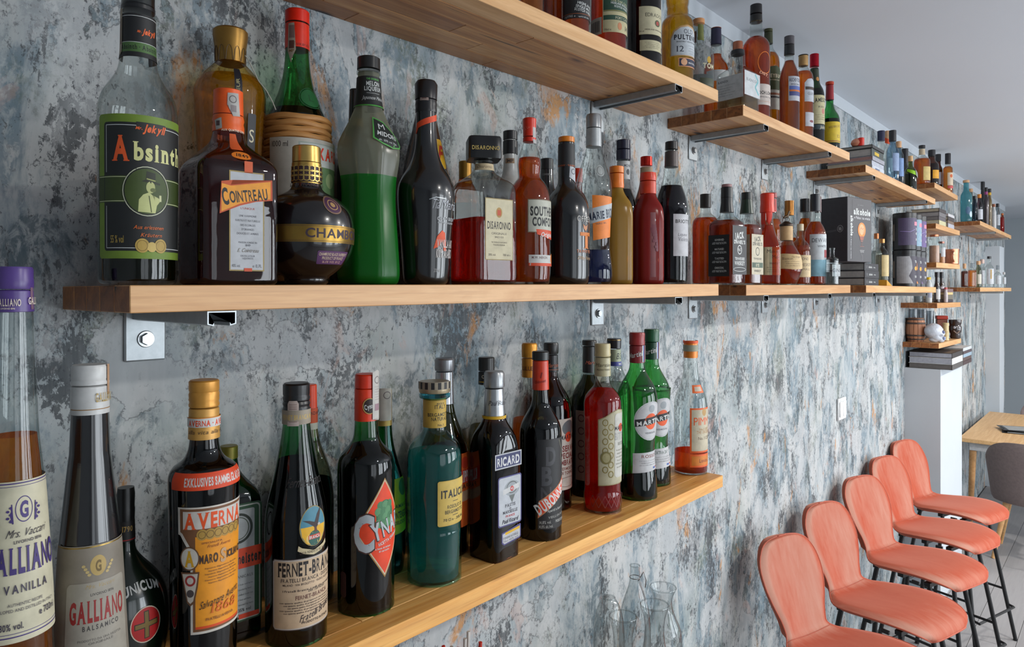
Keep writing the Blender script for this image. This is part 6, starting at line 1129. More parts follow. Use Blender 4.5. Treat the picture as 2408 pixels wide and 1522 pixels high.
LB('liqueur_bottle', 'turquoise ribbed bottle with a black and cream striped cap and yellow label', 1022, 1381,
 [(1377, 60), (1368, 64), (1240, 64), (1236, 63), (1126, 65), (1120, 64.5), (1068, 65), (1048, 61), (1034, 52), (1023, 40), (1014, 30), (1006, 27), (940, 26)], thin((196, 238, 238), .6, edge=.6), rnd=10, facets=16, fk=.5, liquid=(liq((84, 196, 188), .6, .4, .2), 1060),
 caps=[('lip', [(938, 30), (934, 36), (926, 37), (923, 34)], thin((90, 180, 190), .8)), ('cap', [(922, 36), (918, 37), (900, 37), (896, 35)], paint((166, 150, 120), .3, .5))],
 labels=[lab(0, ('r', -58, 900, 58, 918, (150, 140, 120)), *[('r', -56+j*16, 901, -48+j*16, 917, (24, 24, 26)) for j in range(8)], part='cap_stripes', rad=37, eps=.0006), lab(20, ('r', -60, 938, 60, 1007, (190, 156, 66)), T('MADE IN', 6, 952, 4, (60, 50, 30), 20), T('ITALY', 6, 962, 9, (50, 44, 30), 30, 'b'), T('BERGAMOTTO', 6, 980, 8, (50, 44, 30), 64, 'b'), T('NATURALE', 6, 990, 8, (50, 44, 30), 46, 'b'), T('No. 1', 6, 1003, 5, (50, 44, 30), 16), part='neck_label', rad=26.5),
  lab(47, ('r', -47, 1128, 47, 1234, (196, 164, 76), 5), ('r', -44, 1131, 44, 1231, (200, 170, 84), 4), T('ITALICUS', 2, 1168, 17, (40, 40, 40), 82, 'B'), ('l', [(-8, 1178), (10, 1178)], 1.4, (60, 56, 44)), T('ROSOLIO DI', 2, 1194, 8, (70, 64, 44), 50), T('BERGAMOTTO', 2, 1206, 8, (70, 64, 44), 62), ('l', [(-8, 1211), (10, 1211)], 1.4, (60, 56, 44)), T('70 Cl e - 20% Alc.', 2, 1223, 6, (70, 64, 44), 70), part='front_label')])
LB('liqueur_bottle', 'olive bottle with silver cap and neck and red-orange label, behind the turquoise bottle', 1045, 0,
 [(1300, 58), (1090, 60), (1050, 56), (1010, 40), (975, 26), (950, 22)], thin((90, 92, 36), .8, edge=.5), Y=-.075, liquid=(liq((28, 26, 14), 1, .2, .1), 1050), rnd=20,
 caps=[('cap', [(871, 22), (866, 23), (846, 23), (842, 20)], paint((140, 142, 146), .3, .6), (864, 848)), ('capsule', [(949, 23), (873, 21)], paint((176, 178, 182), .25, .8))],
 labels=[lab(50, ('r', -44, 1068, 44, 1240, (206, 90, 50)), ('r', -44, 1106, 44, 1138, (200, 40, 36)), T('KLIPPAN', 6, 1134, 24, WH, 60, 'Bs'), ('e', 4, 1090, 14, 14, (180, 50, 40)), T('PARIS', 6, 1150, 10, (40, 30, 30), 50, 'bs'), ('r', -44, 1156, 44, 1180, (186, 150, 120)), part='front_label')])
LB('liqueur_bottle', 'dark amber pastis bottle with silver cap, blue name banner and white label', 1162, 1325,
 [(1320, 54, 5), (1310, 57, 5), (1062, 58, 5), (1040, 55, 4), (1015, 46, 2.4), (998, 34, 2), (984, 27, 2), (976, 25, 2)], thin((120, 66, 34), .8, edge=.4), face=46, rnd=12, liquid=(liq((70, 26, 12), 1, .25, .12), 1010),
 caps=[('cap', [(910, 24), (904, 25), (898, 24), (878, 24), (873, 21)], paint((150, 152, 154), .3, .7), (896, 880)), ('capsule', [(978, 26), (912, 22)], paint((176, 178, 180), .3, .8))],
 labels=[lab(10, ('r', -50, 980, 50, 987, (206, 160, 30)), part='neck_band', rad=27, eps=.001), lab(16, T('Paul Ricard', 6, 954, 11, (50, 50, 60), 54, '', shear=.3), loose=True, part='neck_script', rad=25, eps=.0012),
  lab(44, ('r', -44, 1064, 44, 1100, (176, 178, 182)), ('r', -41, 1067, 41, 1097, (40, 46, 92)), T('RICARD', 0, 1093, 19, (206, 206, 206), 74, 'B'), plane=True, part='name_banner', y=1080, eps=.0006),
  lab(44, ('r', -34, 1119, 44, 1236, (70, 66, 120), 6), ('r', -31, 1122, 41, 1233, (180, 184, 190), 5), ('e', 12, 1150, 26, 18, (150, 156, 160)), ('o', 12, 1148, 18, 14, (80, 84, 84), 2), ('p', [(-18, 1150), (36, 1141), (36, 1153), (-18, 1162)], (196, 196, 196)), ('e', 12, 1151, 6, 6, (190, 50, 50)), T('45', 12, 1154, 6, WH, 8, 'b'), ('p', [(2, 1166), (22, 1166), (12, 1184)], (100, 106, 104)), T('PASTIS', 6, 1192, 7, (50, 50, 60), 34, 'bs'), T('DE', 6, 1198, 3, (50, 50, 60), 6), T('MARSEILLE', 6, 1207, 7, (50, 50, 60), 48, 'bs'), T('FRANCE', 6, 1216, 5, (180, 60, 60), 30, 'b'), T('Paul Ricard', 5, 1229, 9, (30, 30, 50), 52, 'b', shear=.3), plane=True, part='front_label', y=1180, eps=.0006),
  lab(44, ('p', [(-22, 1250), (40, 1240), (42, 1242), (42, 1270), (38, 1274), (-14, 1280), (-22, 1274)], (70, 66, 120)), ('p', [(-19, 1253), (39, 1245), (39, 1268), (36, 1271), (-13, 1277), (-19, 1272)], (182, 184, 188)), ('p', [(-10, 1251), (38, 1245), (38, 1251), (-10, 1257)], (216, 170, 40)), T("D'ORIGINE NATURELLE", 8, 1265, 5, (70, 70, 84), 50, 'b', rot=-4), T('70cl 45% vol', 8, 1272, 4.5, (70, 70, 84), 50, '', rot=-4), plane=True, part='foot_label', y=1260, eps=.0006)])
LB('liqueur_bottle', 'clear bottle of yellow liquid with ridged black cap, behind the blue-bannered bottle', 1144, 0,
 [(1240, 44), (1020, 44), (990, 38), (955, 24), (905, 17), (880, 17)], CLEAR, Y=-.055, liquid=(liq((150, 140, 50)), 1000), rnd=16, caps=[('cap', [(872, 19), (840, 19)], plastic((26, 26, 26)), (868, 842)), ('capsule', [(904, 19.5), (874, 19)], plastic((24, 24, 26)))], labels=[lab(0, ('l', [(-20, 899), (20, 899)], 2, (190, 150, 60)), T('C', -8, 890, 7, (190, 180, 160)), part='cap_line', rad=19.5, loose=True, eps=.001)])
LB('wine_bottle', 'clear aperitif bottle with long gold-orange cap and orange liquid, left of the slanting red-banded bottle', 1245, 0,
 [(1230, 42), (1000, 42), (975, 39), (945, 28), (915, 18), (886, 15)], CLEAR, Y=-.085, liquid=(liq((255, 160, 70), .7), 984), rnd=16, caps=[('cap', [(840, 18), (834, 18.5), (811, 18.5), (807, 16)], paint((206, 140, 40), .35, .4)), ('capsule', [(887, 18), (842, 18)], paint((196, 130, 40), .35, .4))], labels=[lab(-40, T('LILLET', 12, 871, 9, (110, 60, 20), 34, 'b'), loose=True, part='cap_lettering', rad=18, eps=.001)])
LB('wine_bottle', 'dark olive wine aperitif bottle with red capsule and slanting red name band', 1271, 1274,
 [(1270, 47), (1262, 49.5), (1010, 49.5), (990, 44), (968, 31), (952, 22), (930, 19), (912, 18)], thin((92, 84, 34), .8, edge=.4), rnd=16, liquid=(liq((24, 20, 14), 1, .2, .1), 995),
 caps=[('cap', [(846, 20), (828, 20), (826, 18)], plastic((30, 30, 30)), (844, 829)), ('capsule', [(916, 20), (847, 18.5)], plastic((206, 56, 38)))],
 labels=[lab(2, T('Dubonnet', 0, 901, 7, (120, 20, 16), 26, '', shear=.2, rot=-10), ('l', [(0, 890), (3, 876)], 2, (120, 20, 16)), loose=True, part='cap_lettering', rad=19, eps=.001),
  lab(38, ('r', -40, 1032, 44, 1242, (24, 24, 26)), T('D', -8, 1092, 40, (62, 62, 66), 26, 'Bs'), T('B', -18, 1138, 40, (62, 62, 66), 26, 'Bs'), T('N', -20, 1176, 32, (58, 58, 62), 26, 'Bs'), ('l', [(18, 1036), (30, 1060), (26, 1080), (34, 1096)], 1.2, (150, 146, 120)), ('p', [(-38, 1176), (52, 1118), (52, 1148), (-40, 1216)], (190, 120, 80)), ('p', [(-37, 1179), (52, 1122), (52, 1144), (-39, 1212)], (216, 60, 36)), T('DUBONNET', 5, 1182, 24, WH, 100, 'Bs', rot=-32.5),
   T('Aperitif a base de vin', 12, 1200, 6, (176, 176, 172), 58, 'b', rot=-6), T('VIEILLI EN FUT', 10, 1216, 5, (176, 176, 172), 50, 's', rot=-4), T('14,8% vol.', -22, 1229, 7, (176, 176, 172), 28, ''), T('14,8% alc./vol.', -20, 1239, 7, (176, 176, 172), 34, ''), T('PRODUIT DE FRANCE', 26, 1229, 6, (176, 176, 172), 42, 'b'), part='front_label')])
LB('wine_bottle', 'reddish-brown vermouth bottle with tall black cap and ornate white label', 1296, 1205,
 [(1198, 46), (1190, 48.5), (960, 48.5), (935, 43), (910, 28), (890, 17), (873, 15)], thin((104, 44, 26), .8, edge=.45), liquid=(liq((70, 16, 14), 1, .25, .12), 940), rnd=16,
 caps=[('cap', [(832, 16), (828, 17.5), (810, 17.5), (806, 16)], plastic((28, 26, 26))), ('capsule', [(874, 17), (834, 16)], plastic((26, 24, 26)))],
 labels=[lab(4, T('Martini', 2, 864, 9, (190, 110, 80), 30, '', shear=.4), ('l', [(-24, 870), (24, 870)], 1, (190, 110, 80)), loose=True, part='cap_lettering', rad=17, eps=.001), lab(52, ('r', -46, 984, 46, 1150, (196, 186, 176)), ('e', 4, 1006, 22, 18, (90, 96, 100)), ('e', 2, 1027, 12, 12, (206, 60, 40)), T('MARTINI', 2, 1032, 10, (24, 24, 26), 50, 'B'), T('RISERVA', 0, 1060, 13, (120, 40, 36), 62, 'B'), T('SPECIALE', 0, 1076, 12, (120, 40, 36), 62, 'B'), T('AMBRATO', 0, 1092, 12, (120, 40, 36), 62, 'B'), T('VERMOUTH', 0, 1104, 7, (120, 60, 50), 48, 'b'), T('DI TORINO', 0, 1114, 7, (120, 60, 50), 44, 'b'), ('o', 0, 1132, 34, 12, (150, 130, 120), 2), part='front_label')])
LB('wine_bottle', 'very dark olive vermouth bottle with black cap and pink patterned label', 1386, 1172,
 [(1170, 40), (1162, 42.5), (940, 42.5), (915, 36), (893, 20), (880, 15)], thin((66, 74, 26), .8, edge=.4), liquid=(liq((20, 18, 12), 1, .2, .1), 958), rnd=16,
 caps=[('cap', [(812, 17), (803, 17.5), (800, 16)], plastic((30, 28, 28))), ('capsule', [(876, 16.5), (814, 15.5)], plastic((32, 30, 30)))],
 labels=[lab(6, T('Martini', 4, 857, 8, (206, 110, 84), 30, '', shear=.4), loose=True, part='cap_lettering', rad=16, eps=.001), lab(-8, ('r', -30, 967, 40, 1132, (160, 140, 128)), *[('o', -14+(j % 2)*22, 985+j*15, 9, 9, (96, 56, 60), 2.4) for j in range(10)], part='front_label')])
LB('wine_bottle', 'pale bottle with black gold-topped cap and a handwritten number three on its neck label', 1444, 0,
 [(1130, 40), (920, 40), (895, 33), (870, 21), (853, 16), (822, 15)], CLEAR, Y=-.07, liquid=(L_WATER, 900), rnd=14, caps=[('cap', [(819, 16.5), (800, 17), (796, 16)], plastic((30, 30, 34))), ('cap_rim', [(800, 17.4), (798, 17.4)], foil((170, 140, 90)))],
 labels=[lab(10, ('r', -40, 822, 40, 851, (170, 178, 150)), T('B3', 10, 845, 14, (30, 30, 36), 15, '', shear=.2), ('r', -40, 851, 40, 861, (66, 72, 150)), T('MI', 12, 859, 5, WH, 8, 'b'), part='neck_label')])
LB('wine_bottle', 'red bitter bottle with cream cap, embossed foot and ornate silver-gold label', 1417, 1212,
 [(1208, 43), (1202, 45), (1156, 45), (1150, 43.5), (944, 45), (930, 41), (916, 30), (906, 20), (884, 17), (870, 17)], thin((226, 214, 206), .7, edge=.6), rnd=8, liquid=(liq((240, 40, 24), .8, .4, .3), 914),
 caps=[('cap', [(838, 18.5), (834, 19.5), (829, 18.5), (812, 19), (808, 18)], plastic((190, 176, 130)), (827, 812)), ('capsule', [(884, 19.5), (840, 18.5)], plastic((186, 178, 142)))],
 labels=[lab(10, T('Martini', -2, 863, 8, (110, 104, 80), 40, '', shear=.3), T('MILANO TORINO', 0, 872, 4, (110, 104, 80), 34), loose=True, part='cap_lettering', rad=19.5, eps=.001),
  lab(46, ('p', [(-47, 985), (-30, 978), (-14, 968), (4, 962), (30, 966), (47, 980), (47, 1136), (-47, 1140)], (150, 140, 96)), ('p', [(-45, 987), (-29, 980), (-13, 970), (4, 964), (29, 968), (45, 982), (45, 1134), (-45, 1138)], (176, 170, 142)), *[('o', -30+(j % 2)*14, 992+j*11, 7, 8, (128, 112, 50), 2) for j in range(12)], ('r', -6, 972, 44, 1122, (186, 184, 176), 8), ('e', 16, 1006, 10, 10, (206, 66, 40)), T('MARTINI', 16, 1011, 9, (24, 24, 26), 44, 'B'), T('BITTER', 16, 1034, 16, (150, 150, 146), 44, 'b'), T('1872', 16, 1047, 7, (120, 120, 110), 24), *lines(18, 1060, 8, 6, 40, 4, (140, 136, 120)), ('e', -28, 1074, 13, 15, (120, 110, 60)), ('e', -28, 1074, 9, 11, (160, 152, 110)), part='front_label'),
  lab(26, *[c for j in range(-3, 4) for c in (('l', [(j*15-7, 1180), (j*15, 1166), (j*15+7, 1180), (j*15, 1194), (j*15-7, 1180)], 1.6, (120, 50, 46)),)], loose=True, part='relief')])
def vermouth(xc, yb, dy, label, capc, nlab, txt, hw, th):
    o = dy
    LB('wine_bottle', label, xc, yb, [(yb-4, hw-2), (yb-12, hw), (yb-60, hw-2), (yb-90, hw-7), (yb-120, hw-8), (yb-200, hw-3), (yb-240, hw), (928+o, 47*hw/48), (906+o, 41*hw/48), (885+o, 27*hw/48), (868+o, 18*hw/48), (850+o, 17*hw/48)], thin((80, 176, 90), .7, edge=.5), rnd=16, liquid=(liq((50, 60, 24), .8, .3, .12), yb-55),
      caps=[('cap', [(811+o, 18*hw/48), (806+o, 18.5*hw/48), (800+o, 18*hw/48), (785+o, 18.5*hw/48), (782+o, 17*hw/48)], plastic(capc)), ('capsule', [(853+o, 17.5*hw/48), (812+o, 18*hw/48)], plastic(nlab))],
      labels=[lab(34, ('r', 2, 813+o, 5, 852+o, WH), ('r', 5, 813+o, 8, 852+o, (60, 90, 160)), ('r', 10, 813+o, 13, 852+o, (150, 40, 44)), ('r', 13, 813+o, 15, 852+o, WH), T('Martini', -14, 840+o, 11, WH, 34, 'b', rot=-14, shear=.2), loose=True, part='neck_print', rad=18*hw/48, eps=.001),
       lab(th, ('e', 0, 989+o, 44, 46, (188, 188, 190)), ('o', 0, 989+o, 42, 44, (150, 154, 160), 1), ('e', 0, 990+o, 18, 19, (222, 84, 50)), ('p', [(-42, 985+o), (42, 975+o), (42, 992+o), (-42, 1002+o)], (24, 24, 28)), T('MARTINI', 0, 996+o, 10, WH, 74, 'B', rot=-6), ('e', 0, 960+o, 9, 9, (150, 156, 160)), T('VERMOUTH', 0, 1019+o, 4, (120, 120, 126), 34), part='round_label'),
       lab(th, ('p', [(-44, 1064+o), (40, 1060+o), (40, 1104+o), (-44, 1110+o)], (186, 186, 188)), T(txt, 0, 1075+o, 7, (120, 60, 50) if txt == 'ROSSO' else (60, 80, 70), 46, 'b'), *lines(0, 1083+o, 5, 3, 56, 2.4, (130, 130, 130)), ('r', 10, 1098+o, 20, 1102+o, (60, 90, 160)), ('r', 22, 1098+o, 30, 1101+o, (180, 50, 50)), part='foot_label')])
vermouth(1498, 1180, 0, 'green bottle with dark red cap and round white label, right of the red bottle', (150, 40, 40), (130, 34, 38), 'ROSSO', 48.5, 46)
vermouth(1532, 1147, -8, 'green bottle with dark green cap and round white label, behind the red-capped green one', (26, 84, 50), (20, 66, 42), 'EXTRA DRY', 46, 40)
LB('spirit_bottle', 'clear bottle with orange cap and orange-framed label, right end of the lowest shelf', 1624, 1121,
 [(1118, 37), (1112, 39.5), (950, 39.5), (928, 36), (904, 24), (880, 18), (842, 15), (830, 15)], CLEAR, rnd=16, liquid=(liq((246, 84, 26), .8), 1058),
 caps=[('cap', [(841, 16.5), (836, 17), (806, 16.5), (802, 14)], paint((232, 132, 40), .35, .2), (836, 828))],
 labels=[lab(8, ('r', -40, 812, 40, 827, (150, 150, 130)), ('r', -40, 802, 40, 808, (226, 84, 40)), part='cap_band', rad=17, eps=.001), lab(34, ('r', -14, 906, 18, 924, (226, 100, 56)), ('r', -8, 910, 12, 920, (196, 180, 160)), part='shoulder_label'),
  lab(52, ('r', -38, 958, 38, 1062, (222, 92, 40)), ('r', -34, 962, 34, 1058, (190, 180, 156)), T("PIMM'S", 2, 998, 18, (216, 84, 36), 62, ''), ('e', 0, 968, 7, 9, (180, 140, 80)), T('THE ORIGINAL', 2, 1018, 7, (176, 130, 80), 48, 's'), T('No. 1 CUP', 2, 1032, 7, (120, 100, 80), 40), T('No.1 CUP', 0, 1010, 5, (180, 140, 90), 30), part='front_label'), lab(52, ('r', -38, 1066, 38, 1096, (222, 92, 40)), ('r', -34, 1070, 34, 1092, (206, 120, 60)), T('London', 0, 1085, 8, (120, 50, 20), 30), part='foot_label')])
# ---------------------------------------------------------------- sideboard below the picture with carafes
SB = .88
e = empty('sideboard', (.95, 0, 0), 0, 'low white sideboard against the wall under the shelves, below the picture edge', 'sideboard')
box_obj('body', (-.78, -.36, .05), (.66, -.003, SB-.03), M_WHITE, e, .003); box_obj('top', (-.79, -.37, SB-.0295), (.67, -.003, SB), M_OAK, e, .002); box_obj('plinth', (-.75, -.33, 0), (.63, -.02, .0495), M_WHITE, e)
GLS = thin((232, 236, 236), .8, .02, .55)
def carafe(px, py, hwp, Y, label, rows, name='carafe', h=None):
    d = depth(px, Y); X = wx(px, Y); zr = wz(px, py, Y); k = d/FP*cos(atan((px-CX)/FP))
    H_ = zr-SB-.0005; rr = hwp*k
    out = [(t*H_, r*rr, 2) for t, r in rows]; inn = [(z+(.003 if i == 0 else 0), max(r-.0022, .003), 2) for i, (z, r, _) in enumerate(out)]
    pr = round_prof(out, .03)
    bm = bmesh.new(); lathe(bm, pr, 40, close=False)
    e_ = empty(name, (X, Y, SB+.0005), 0, label, 'carafe', 'glass carafes on the sideboard'); mesh_obj('glass', bm, GLS, e_)
    bm = bmesh.new(); n = 40; tube(bm, [(rr*cos(2*pi*i/n), rr*sin(2*pi*i/n), H_) for i in range(n+1)], .0017, 6, caps=False); mesh_obj('rim', bm, GLS, e_)
    return e_, H_, rr
CR_ = [(0, 1.35), (.02, 1.5), (.35, 1.45), (.55, .95), (.72, .68), (.86, .72), (.96, .96), (1, 1.02)]
carafe(1465, 1449, 32, -.20, 'open clear glass carafe, leftmost of the three flared rims at the bottom of the picture', CR_)
carafe(1539, 1422, 33, -.215, 'open clear glass carafe with the middle of the three flared rims', CR_)
carafe(1559, 1381, 31, -.085, 'open clear glass carafe with the rearmost and highest flared rim', CR_)
e, H_, rr = carafe(1493, 1330, 11, -.095, 'clear swing-top glass bottle behind the carafes', [(0, 3.2), (.02, 3.5), (.55, 3.4), (.72, 2.3), (.84, 1.15), (.97, 1.0), (1, 1.1)], 'swing_top_bottle')
bm = bmesh.new(); tube(bm, [(.016, 0, H_-.045), (.022, -.012, H_-.02), (.024, -.018, H_-.04), (.014, -.022, H_-.055)], .0012, 5); tube(bm, [(.0135*cos(i*pi/8), .0135*sin(i*pi/8), H_-.03) for i in range(17)], .001, 5); mesh_obj('wire_clasp', bm, foil((110, 106, 104)), e)
carafe(1432, 1405, 14, -.085, 'rounded clear glass decanter behind the leftmost carafe', [(0, 2.2), (.03, 2.6), (.4, 2.7), (.75, 2.6), (.93, 1.8), (.99, 1.0), (1, 1.0)], 'decanter')
e = empty('straw_glass', (wx(1079, -.16), -.16, SB+.0005), 0, 'glass of red and white paper straws just entering the bottom edge of the picture', 'glass')
bm = bmesh.new(); lathe(bm, [(0, .032, 2), (.004, .036, 2), (.16, .038, 2), (.16, .036, 2), (.008, .033, 2)], 28); mesh_obj('glass', bm, GLS, e)
zt_ = wz(1079, 1510, -.16)-SB
for i in range(9):
    a = i*2.4; r_ = .010+.016*(i % 3)/2; hh = zt_-.006*(i % 4)
    bm = bmesh.new(); tube(bm, [(r_*.5*cos(a), r_*.5*sin(a), .012+i*.0002), (r_*1.5*cos(a), r_*1.5*sin(a), hh)], .0032, 8); mesh_obj('straw', bm, paint((196, 40, 36) if i % 2 else (200, 196, 190), .6), e)
# ---------------------------------------------------------------- coral bar stools
def velvet():
    """pile fabric: paler seen straight on, deeper seen along the nap"""
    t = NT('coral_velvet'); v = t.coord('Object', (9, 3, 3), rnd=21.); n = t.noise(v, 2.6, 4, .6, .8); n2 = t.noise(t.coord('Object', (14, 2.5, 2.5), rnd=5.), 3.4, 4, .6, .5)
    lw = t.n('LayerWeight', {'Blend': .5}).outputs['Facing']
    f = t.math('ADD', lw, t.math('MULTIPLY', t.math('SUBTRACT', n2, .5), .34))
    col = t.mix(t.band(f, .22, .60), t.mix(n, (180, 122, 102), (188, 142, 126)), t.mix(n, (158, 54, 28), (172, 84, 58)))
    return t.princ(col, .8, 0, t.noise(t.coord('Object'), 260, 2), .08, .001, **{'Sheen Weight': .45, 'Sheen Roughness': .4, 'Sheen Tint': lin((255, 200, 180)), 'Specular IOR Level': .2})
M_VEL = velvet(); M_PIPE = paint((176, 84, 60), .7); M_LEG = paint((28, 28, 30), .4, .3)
def cat(pts, t):
    n = len(pts)-1; f = t*n; i = min(int(f), n-1); u = f-i
    p = [pts[max(0, min(n, i+k))] for k in (-1, 0, 1, 2)]
    return [.5*((2*p[1][j])+(-p[0][j]+p[2][j])*u+(2*p[0][j]-5*p[1][j]+4*p[2][j]-p[3][j])*u*u+(-p[0][j]+3*p[1][j]-3*p[2][j]+p[3][j])*u**3) for j in range(len(p[0]))]
# centre line of the shell (y, z) with half width and dishing
SH = [(-.430, .672, .11, 0), (-.420, .692, .150, .002), (-.38, .705, .180, .004), (-.31, .707, .200, .008), (-.22, .697, .205, .012), (-.13, .683, .188, .014), (-.070, .682, .138, .018), (-.034, .704, .108, .020), (-.016, .750, .112, .022), (.002, .81, .136, .022), (.020, .87, .152, .020), (.038, .93, .148, .014), (.050, .975, .120, .009), (.056, .996, .078, .004), (.058, 1.004, .02, .002)]
def stool_meshes():
    NT_, NS = 46, 18; top, bot = [], []
    for i in range(NT_+1):
        t_ = i/NT_; y, z, hw, di = cat(SH, t_); a = cat(SH, min(1, t_+.01)); b = cat(SH, max(0, t_-.01))
        tg = Vector((0, a[0]-b[0], a[1]-b[1])).normalized(); nr = Vector((0, -tg.z, tg.y))
        rt_, rb_ = [], []
        for j in range(NS+1):
            s_ = -1+2*j/NS; q_ = 1-abs(s_)**3.2; edge = min(1, max(0, (hw/.06)))
            c = Vector((s_*hw, y, z))+nr*(di*s_*s_)
            th_ = .019*max(q_, 0)**.35*edge
            rt_.append(c+nr*th_); rb_.append(c-Vector((s_*hw*.07, 0, 0))-nr*(th_*(2.4 if t_ > .5 else 1.5)))
        top.append(rt_); bot.append(rb_)
    bm = bmesh.new()
    vt = [[bm.verts.new(p) for p in r] for r in top]; vb = [[bm.verts.new(p) for p in r] for r in bot]
    for g, fl in ((vt, 0), (vb, 1)):
        for i in range(NT_):
            for j in range(NS):
                q = (g[i][j], g[i][j+1], g[i+1][j+1], g[i+1][j]); bm.faces.new(q[::-1] if fl else q)
    for i in (0, NT_):
        for j in range(NS): bm.faces.new((vt[i][j], vt[i][j+1], vb[i][j+1], vb[i][j]))
    bmesh.ops.remove_doubles(bm, verts=bm.verts, dist=.0004); bmesh.ops.recalc_face_normals(bm, faces=bm.faces)
    outline = [top[i][0] for i in range(NT_+1)]+[top[NT_][j] for j in range(1, NS)]+[top[i][NS] for i in range(NT_, -1, -1)]+[top[0][j] for j in range(NS-1, 0, -1)]
    bp = bmesh.new(); tube(bp, outline+outline[:1], .0028, 6, caps=False)
    seam = bmesh.new(); i0 = int(NT_*.47); tube(seam, [p+Vector((0, -.0012, .0012)) for p in top[i0]], .0012, 5)
    return bm, bp, seam
def make_stool():
    e = empty('bar_stool', (0, 0, 0)); a, b, c = stool_meshes()
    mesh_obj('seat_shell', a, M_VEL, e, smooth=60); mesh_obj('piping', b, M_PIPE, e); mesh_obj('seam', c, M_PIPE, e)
    tops = {(-1, -1): (-.12, -.33), (1, -1): (.12, -.33), (-1, 1): (-.12, -.11), (1, 1): (.12, -.11)}
    feet = {}
    for (sx, sy), (x, y) in tops.items():
        fx_, fy_ = x+sx*.085, y+sy*.10; feet[(sx, sy)] = (fx_, fy_)
        bm = bmesh.new(); tube(bm, [(x, y, .672), (fx_, fy_, .006)], .0095, 10); l = mesh_obj('leg', bm, M_LEG, e)
        bm = bmesh.new(); bmesh.ops.create_cone(bm, cap_ends=True, segments=10, radius1=.011, radius2=.011, depth=.006); bmesh.ops.translate(bm, verts=bm.verts, vec=(fx_, fy_, .003)); mesh_obj('foot_cap', bm, M_DARK, l)
    def at_(s, z): x, y = tops[s]; f = feet[s]; k_ = (.672-z)/.666; return (x+(f[0]-x)*k_, y+(f[1]-y)*k_, z)
    for z_, prs in ((.19, (((-1, -1), (1, -1)),)), (.27, (((-1, -1), (-1, 1)), ((1, -1), (1, 1)), ((-1, 1), (1, 1))))):
        for p_, q_ in prs:
            bm = bmesh.new(); A_, B_ = Vector(at_(p_, z_)), Vector(at_(q_, z_))
            pts = [A_, B_] if z_ > .2 else [A_, A_+Vector((0, -.03, -.006)), B_+Vector((0, -.03, -.006)), B_]
            tube(bm, pts, .0065, 8); mesh_obj('footrest' if z_ < .2 else 'stretcher', bm, M_LEG, e)
    bm = bmesh.new()
    for y in (-.33, -.22, -.11): box(bm, (-.135, y-.012, .660), (.135, y+.012, .6755))
    box(bm, (-.012, -.34, .656), (.012, -.10, .6625)); mesh_obj('under_frame', bm, M_LEG, e, smooth=0)
    for x, mt in ((-.197, M_DARK),):
        bm = bmesh.new(); box(bm, (x-.006, -.335, .680), (x+.003, -.305, .693), .001); mesh_obj('fabric_tag', bm, mt, e, smooth=0)
    return e
def copy_tree(o, parent=None):
    c = o.copy(); COL.objects.link(c); c.parent = parent
    for ch in list(o.children): copy_tree(ch, c)
    return c
proto = make_stool()
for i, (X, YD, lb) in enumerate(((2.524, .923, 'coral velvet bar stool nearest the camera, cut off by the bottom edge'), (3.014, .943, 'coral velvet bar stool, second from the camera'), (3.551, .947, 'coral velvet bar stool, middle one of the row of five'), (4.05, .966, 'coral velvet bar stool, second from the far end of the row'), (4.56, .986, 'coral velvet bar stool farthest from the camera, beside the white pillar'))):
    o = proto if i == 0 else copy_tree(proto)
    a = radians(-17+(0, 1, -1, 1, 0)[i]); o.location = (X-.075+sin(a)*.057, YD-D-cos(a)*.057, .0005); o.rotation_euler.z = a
    tag(o, lb, 'stool', 'row of coral bar stools along the wall')
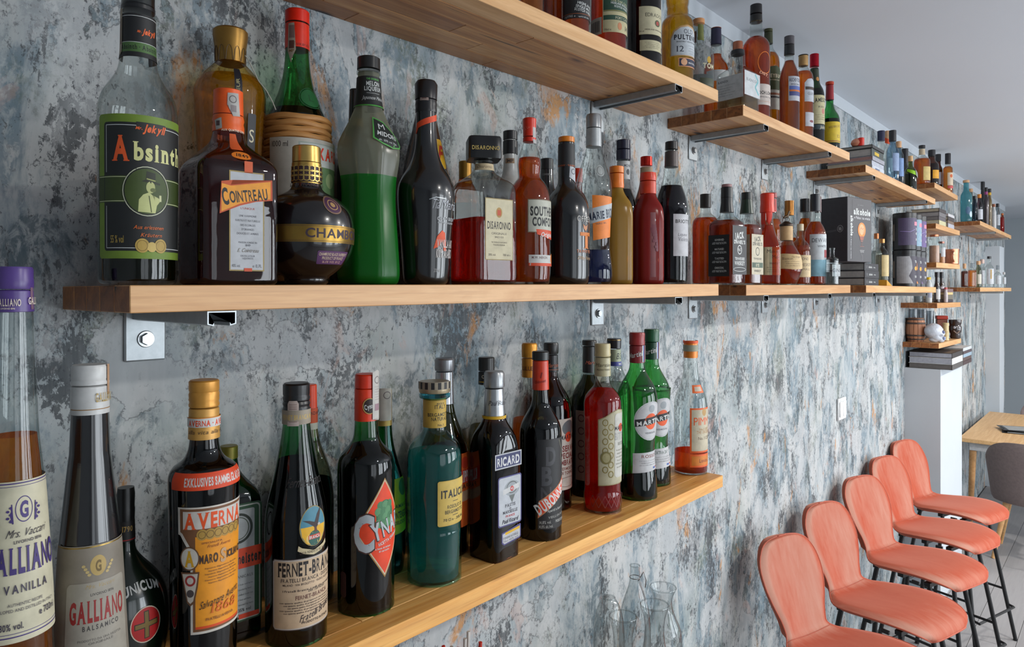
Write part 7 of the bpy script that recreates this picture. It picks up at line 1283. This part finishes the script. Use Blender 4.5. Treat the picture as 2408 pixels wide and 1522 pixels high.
# ---------------------------------------------------------------- dining table, chairs, menus
M_LT = wood('pale_oak_veneer', (204, 160, 108), (222, 184, 134), (186, 142, 92), knots=False)
e = empty('dining_table', (6.95, -.50, 0), 0, 'pale oak dining table with dark menus on it, beyond the coral stools', 'table')
box_obj('tabletop', (-.77, -.44, .722), (.77, .44, .75), M_LT, e, .002)
for sx in (-1, 1):
    for sy in (-1, 1):
        bm = bmesh.new(); tube(bm, [(sx*.68, sy*.36, .66), (sx*.70, sy*.38, .001)], [.024, .015], 12); mesh_obj('leg', bm, M_LT, e)
box_obj('apron', (-.71, -.38, .655), (.71, .38, .7215), M_WHITE, e, .002)
def chair(name, loc, rz, lb):
    e = empty(name, loc, rz, lb, 'chair', 'grey upholstered dining chairs'); m = paint((112, 98, 96), .85)
    bm = bmesh.new(); N1, N2 = 28, 14; g0, g1 = [], []
    for i in range(N1+1):
        a = -1.25+2.5*i/N1; r0, r1 = [], []
        for j in range(N2+1):
            t_ = j/N2; top = .84-.13*(abs(a)/1.25)**3; z_ = .40+(top-.40)*t_; R_ = .215+.035*t_-.03*(1-t_)**2*0
            sh = .05*t_
            c = Vector((R_*1.05*sin(a), R_*cos(a)+sh, z_)); nrm = Vector((sin(a), cos(a), 0))
            th_ = .018*min(1, (min(j, N2-j)+.35)/1.6)*min(1, (min(i, N1-i)+.35)/1.6)
            r0.append(bm.verts.new(c+nrm*th_)); r1.append(bm.verts.new(c-nrm*th_))
        g0.append(r0); g1.append(r1)
    for i in range(N1):
        for j in range(N2):
            bm.faces.new((g0[i][j], g0[i][j+1], g0[i+1][j+1], g0[i+1][j])); bm.faces.new((g1[i][j], g1[i+1][j], g1[i+1][j+1], g1[i][j+1]))
        bm.faces.new((g0[i][0], g0[i+1][0], g1[i+1][0], g1[i][0])); bm.faces.new((g0[i][N2], g1[i][N2], g1[i+1][N2], g0[i+1][N2]))
    for i in (0, N1):
        for j in range(N2): bm.faces.new((g0[i][j], g1[i][j], g1[i][j+1], g0[i][j+1]))
    bmesh.ops.recalc_face_normals(bm, faces=bm.faces); mesh_obj('backrest', bm, m, e, smooth=60)
    bm = bmesh.new(); lathe(bm, round_prof([(.40, .15, 3), (.41, .20, 3), (.45, .215, 3), (.475, .20, 3), (.482, .1, 3)], .02), 36, pi/2); mesh_obj('seat', bm, m, e, smooth=60)
    for sx in (-1, 1):
        for sy in (-1, 1):
            bm = bmesh.new(); tube(bm, [(sx*.13, sy*.12, .40), (sx*.20, sy*.19, .001)], [.02, .012], 12); mesh_obj('leg', bm, M_LT, e)
    bm = bmesh.new(); box(bm, (-.15, -.02, .372), (.15, .02, .3995), .003); box(bm, (-.02, -.15, .3721), (.02, .15, .3994), .003); mesh_obj('cross_frame', bm, M_LT, e)
    return e
chair('dining_chair', (6.02, -.52, 0), pi/2, 'grey upholstered dining chair with oak legs, on the near side of the dining table')
chair('dining_chair', (8.02, -.50, 0), -pi/2, 'grey upholstered dining chair on the far side of the dining table')
for i, (x, y, r, z) in enumerate(((6.75, -.42, 8, 0), (6.78, -.44, -6, .0085), (6.80, -.40, 20, .017))):
    e = empty('menu_board', (x, y, .7505+z), radians(r), ('black menu board on the dining table, lowest of three', 'black menu board on the dining table, middle of three', 'black menu board on the dining table, topmost of three')[i], 'menu', 'menus on the dining table')
    box_obj('board', (-.11, -.155, 0), (.11, .155, .003), M_DARK, e, .0008); box_obj('paper', (-.095, -.14, .0031), (.095, .12, .0038), paint((150, 152, 152), .7), e)
    bm = bmesh.new(); tube(bm, [(-.05, .14, .0052), (.05, .14, .0052)], .0022, 6); mesh_obj('clip', bm, M_DARK, e)
bpy.context.view_layer.update()
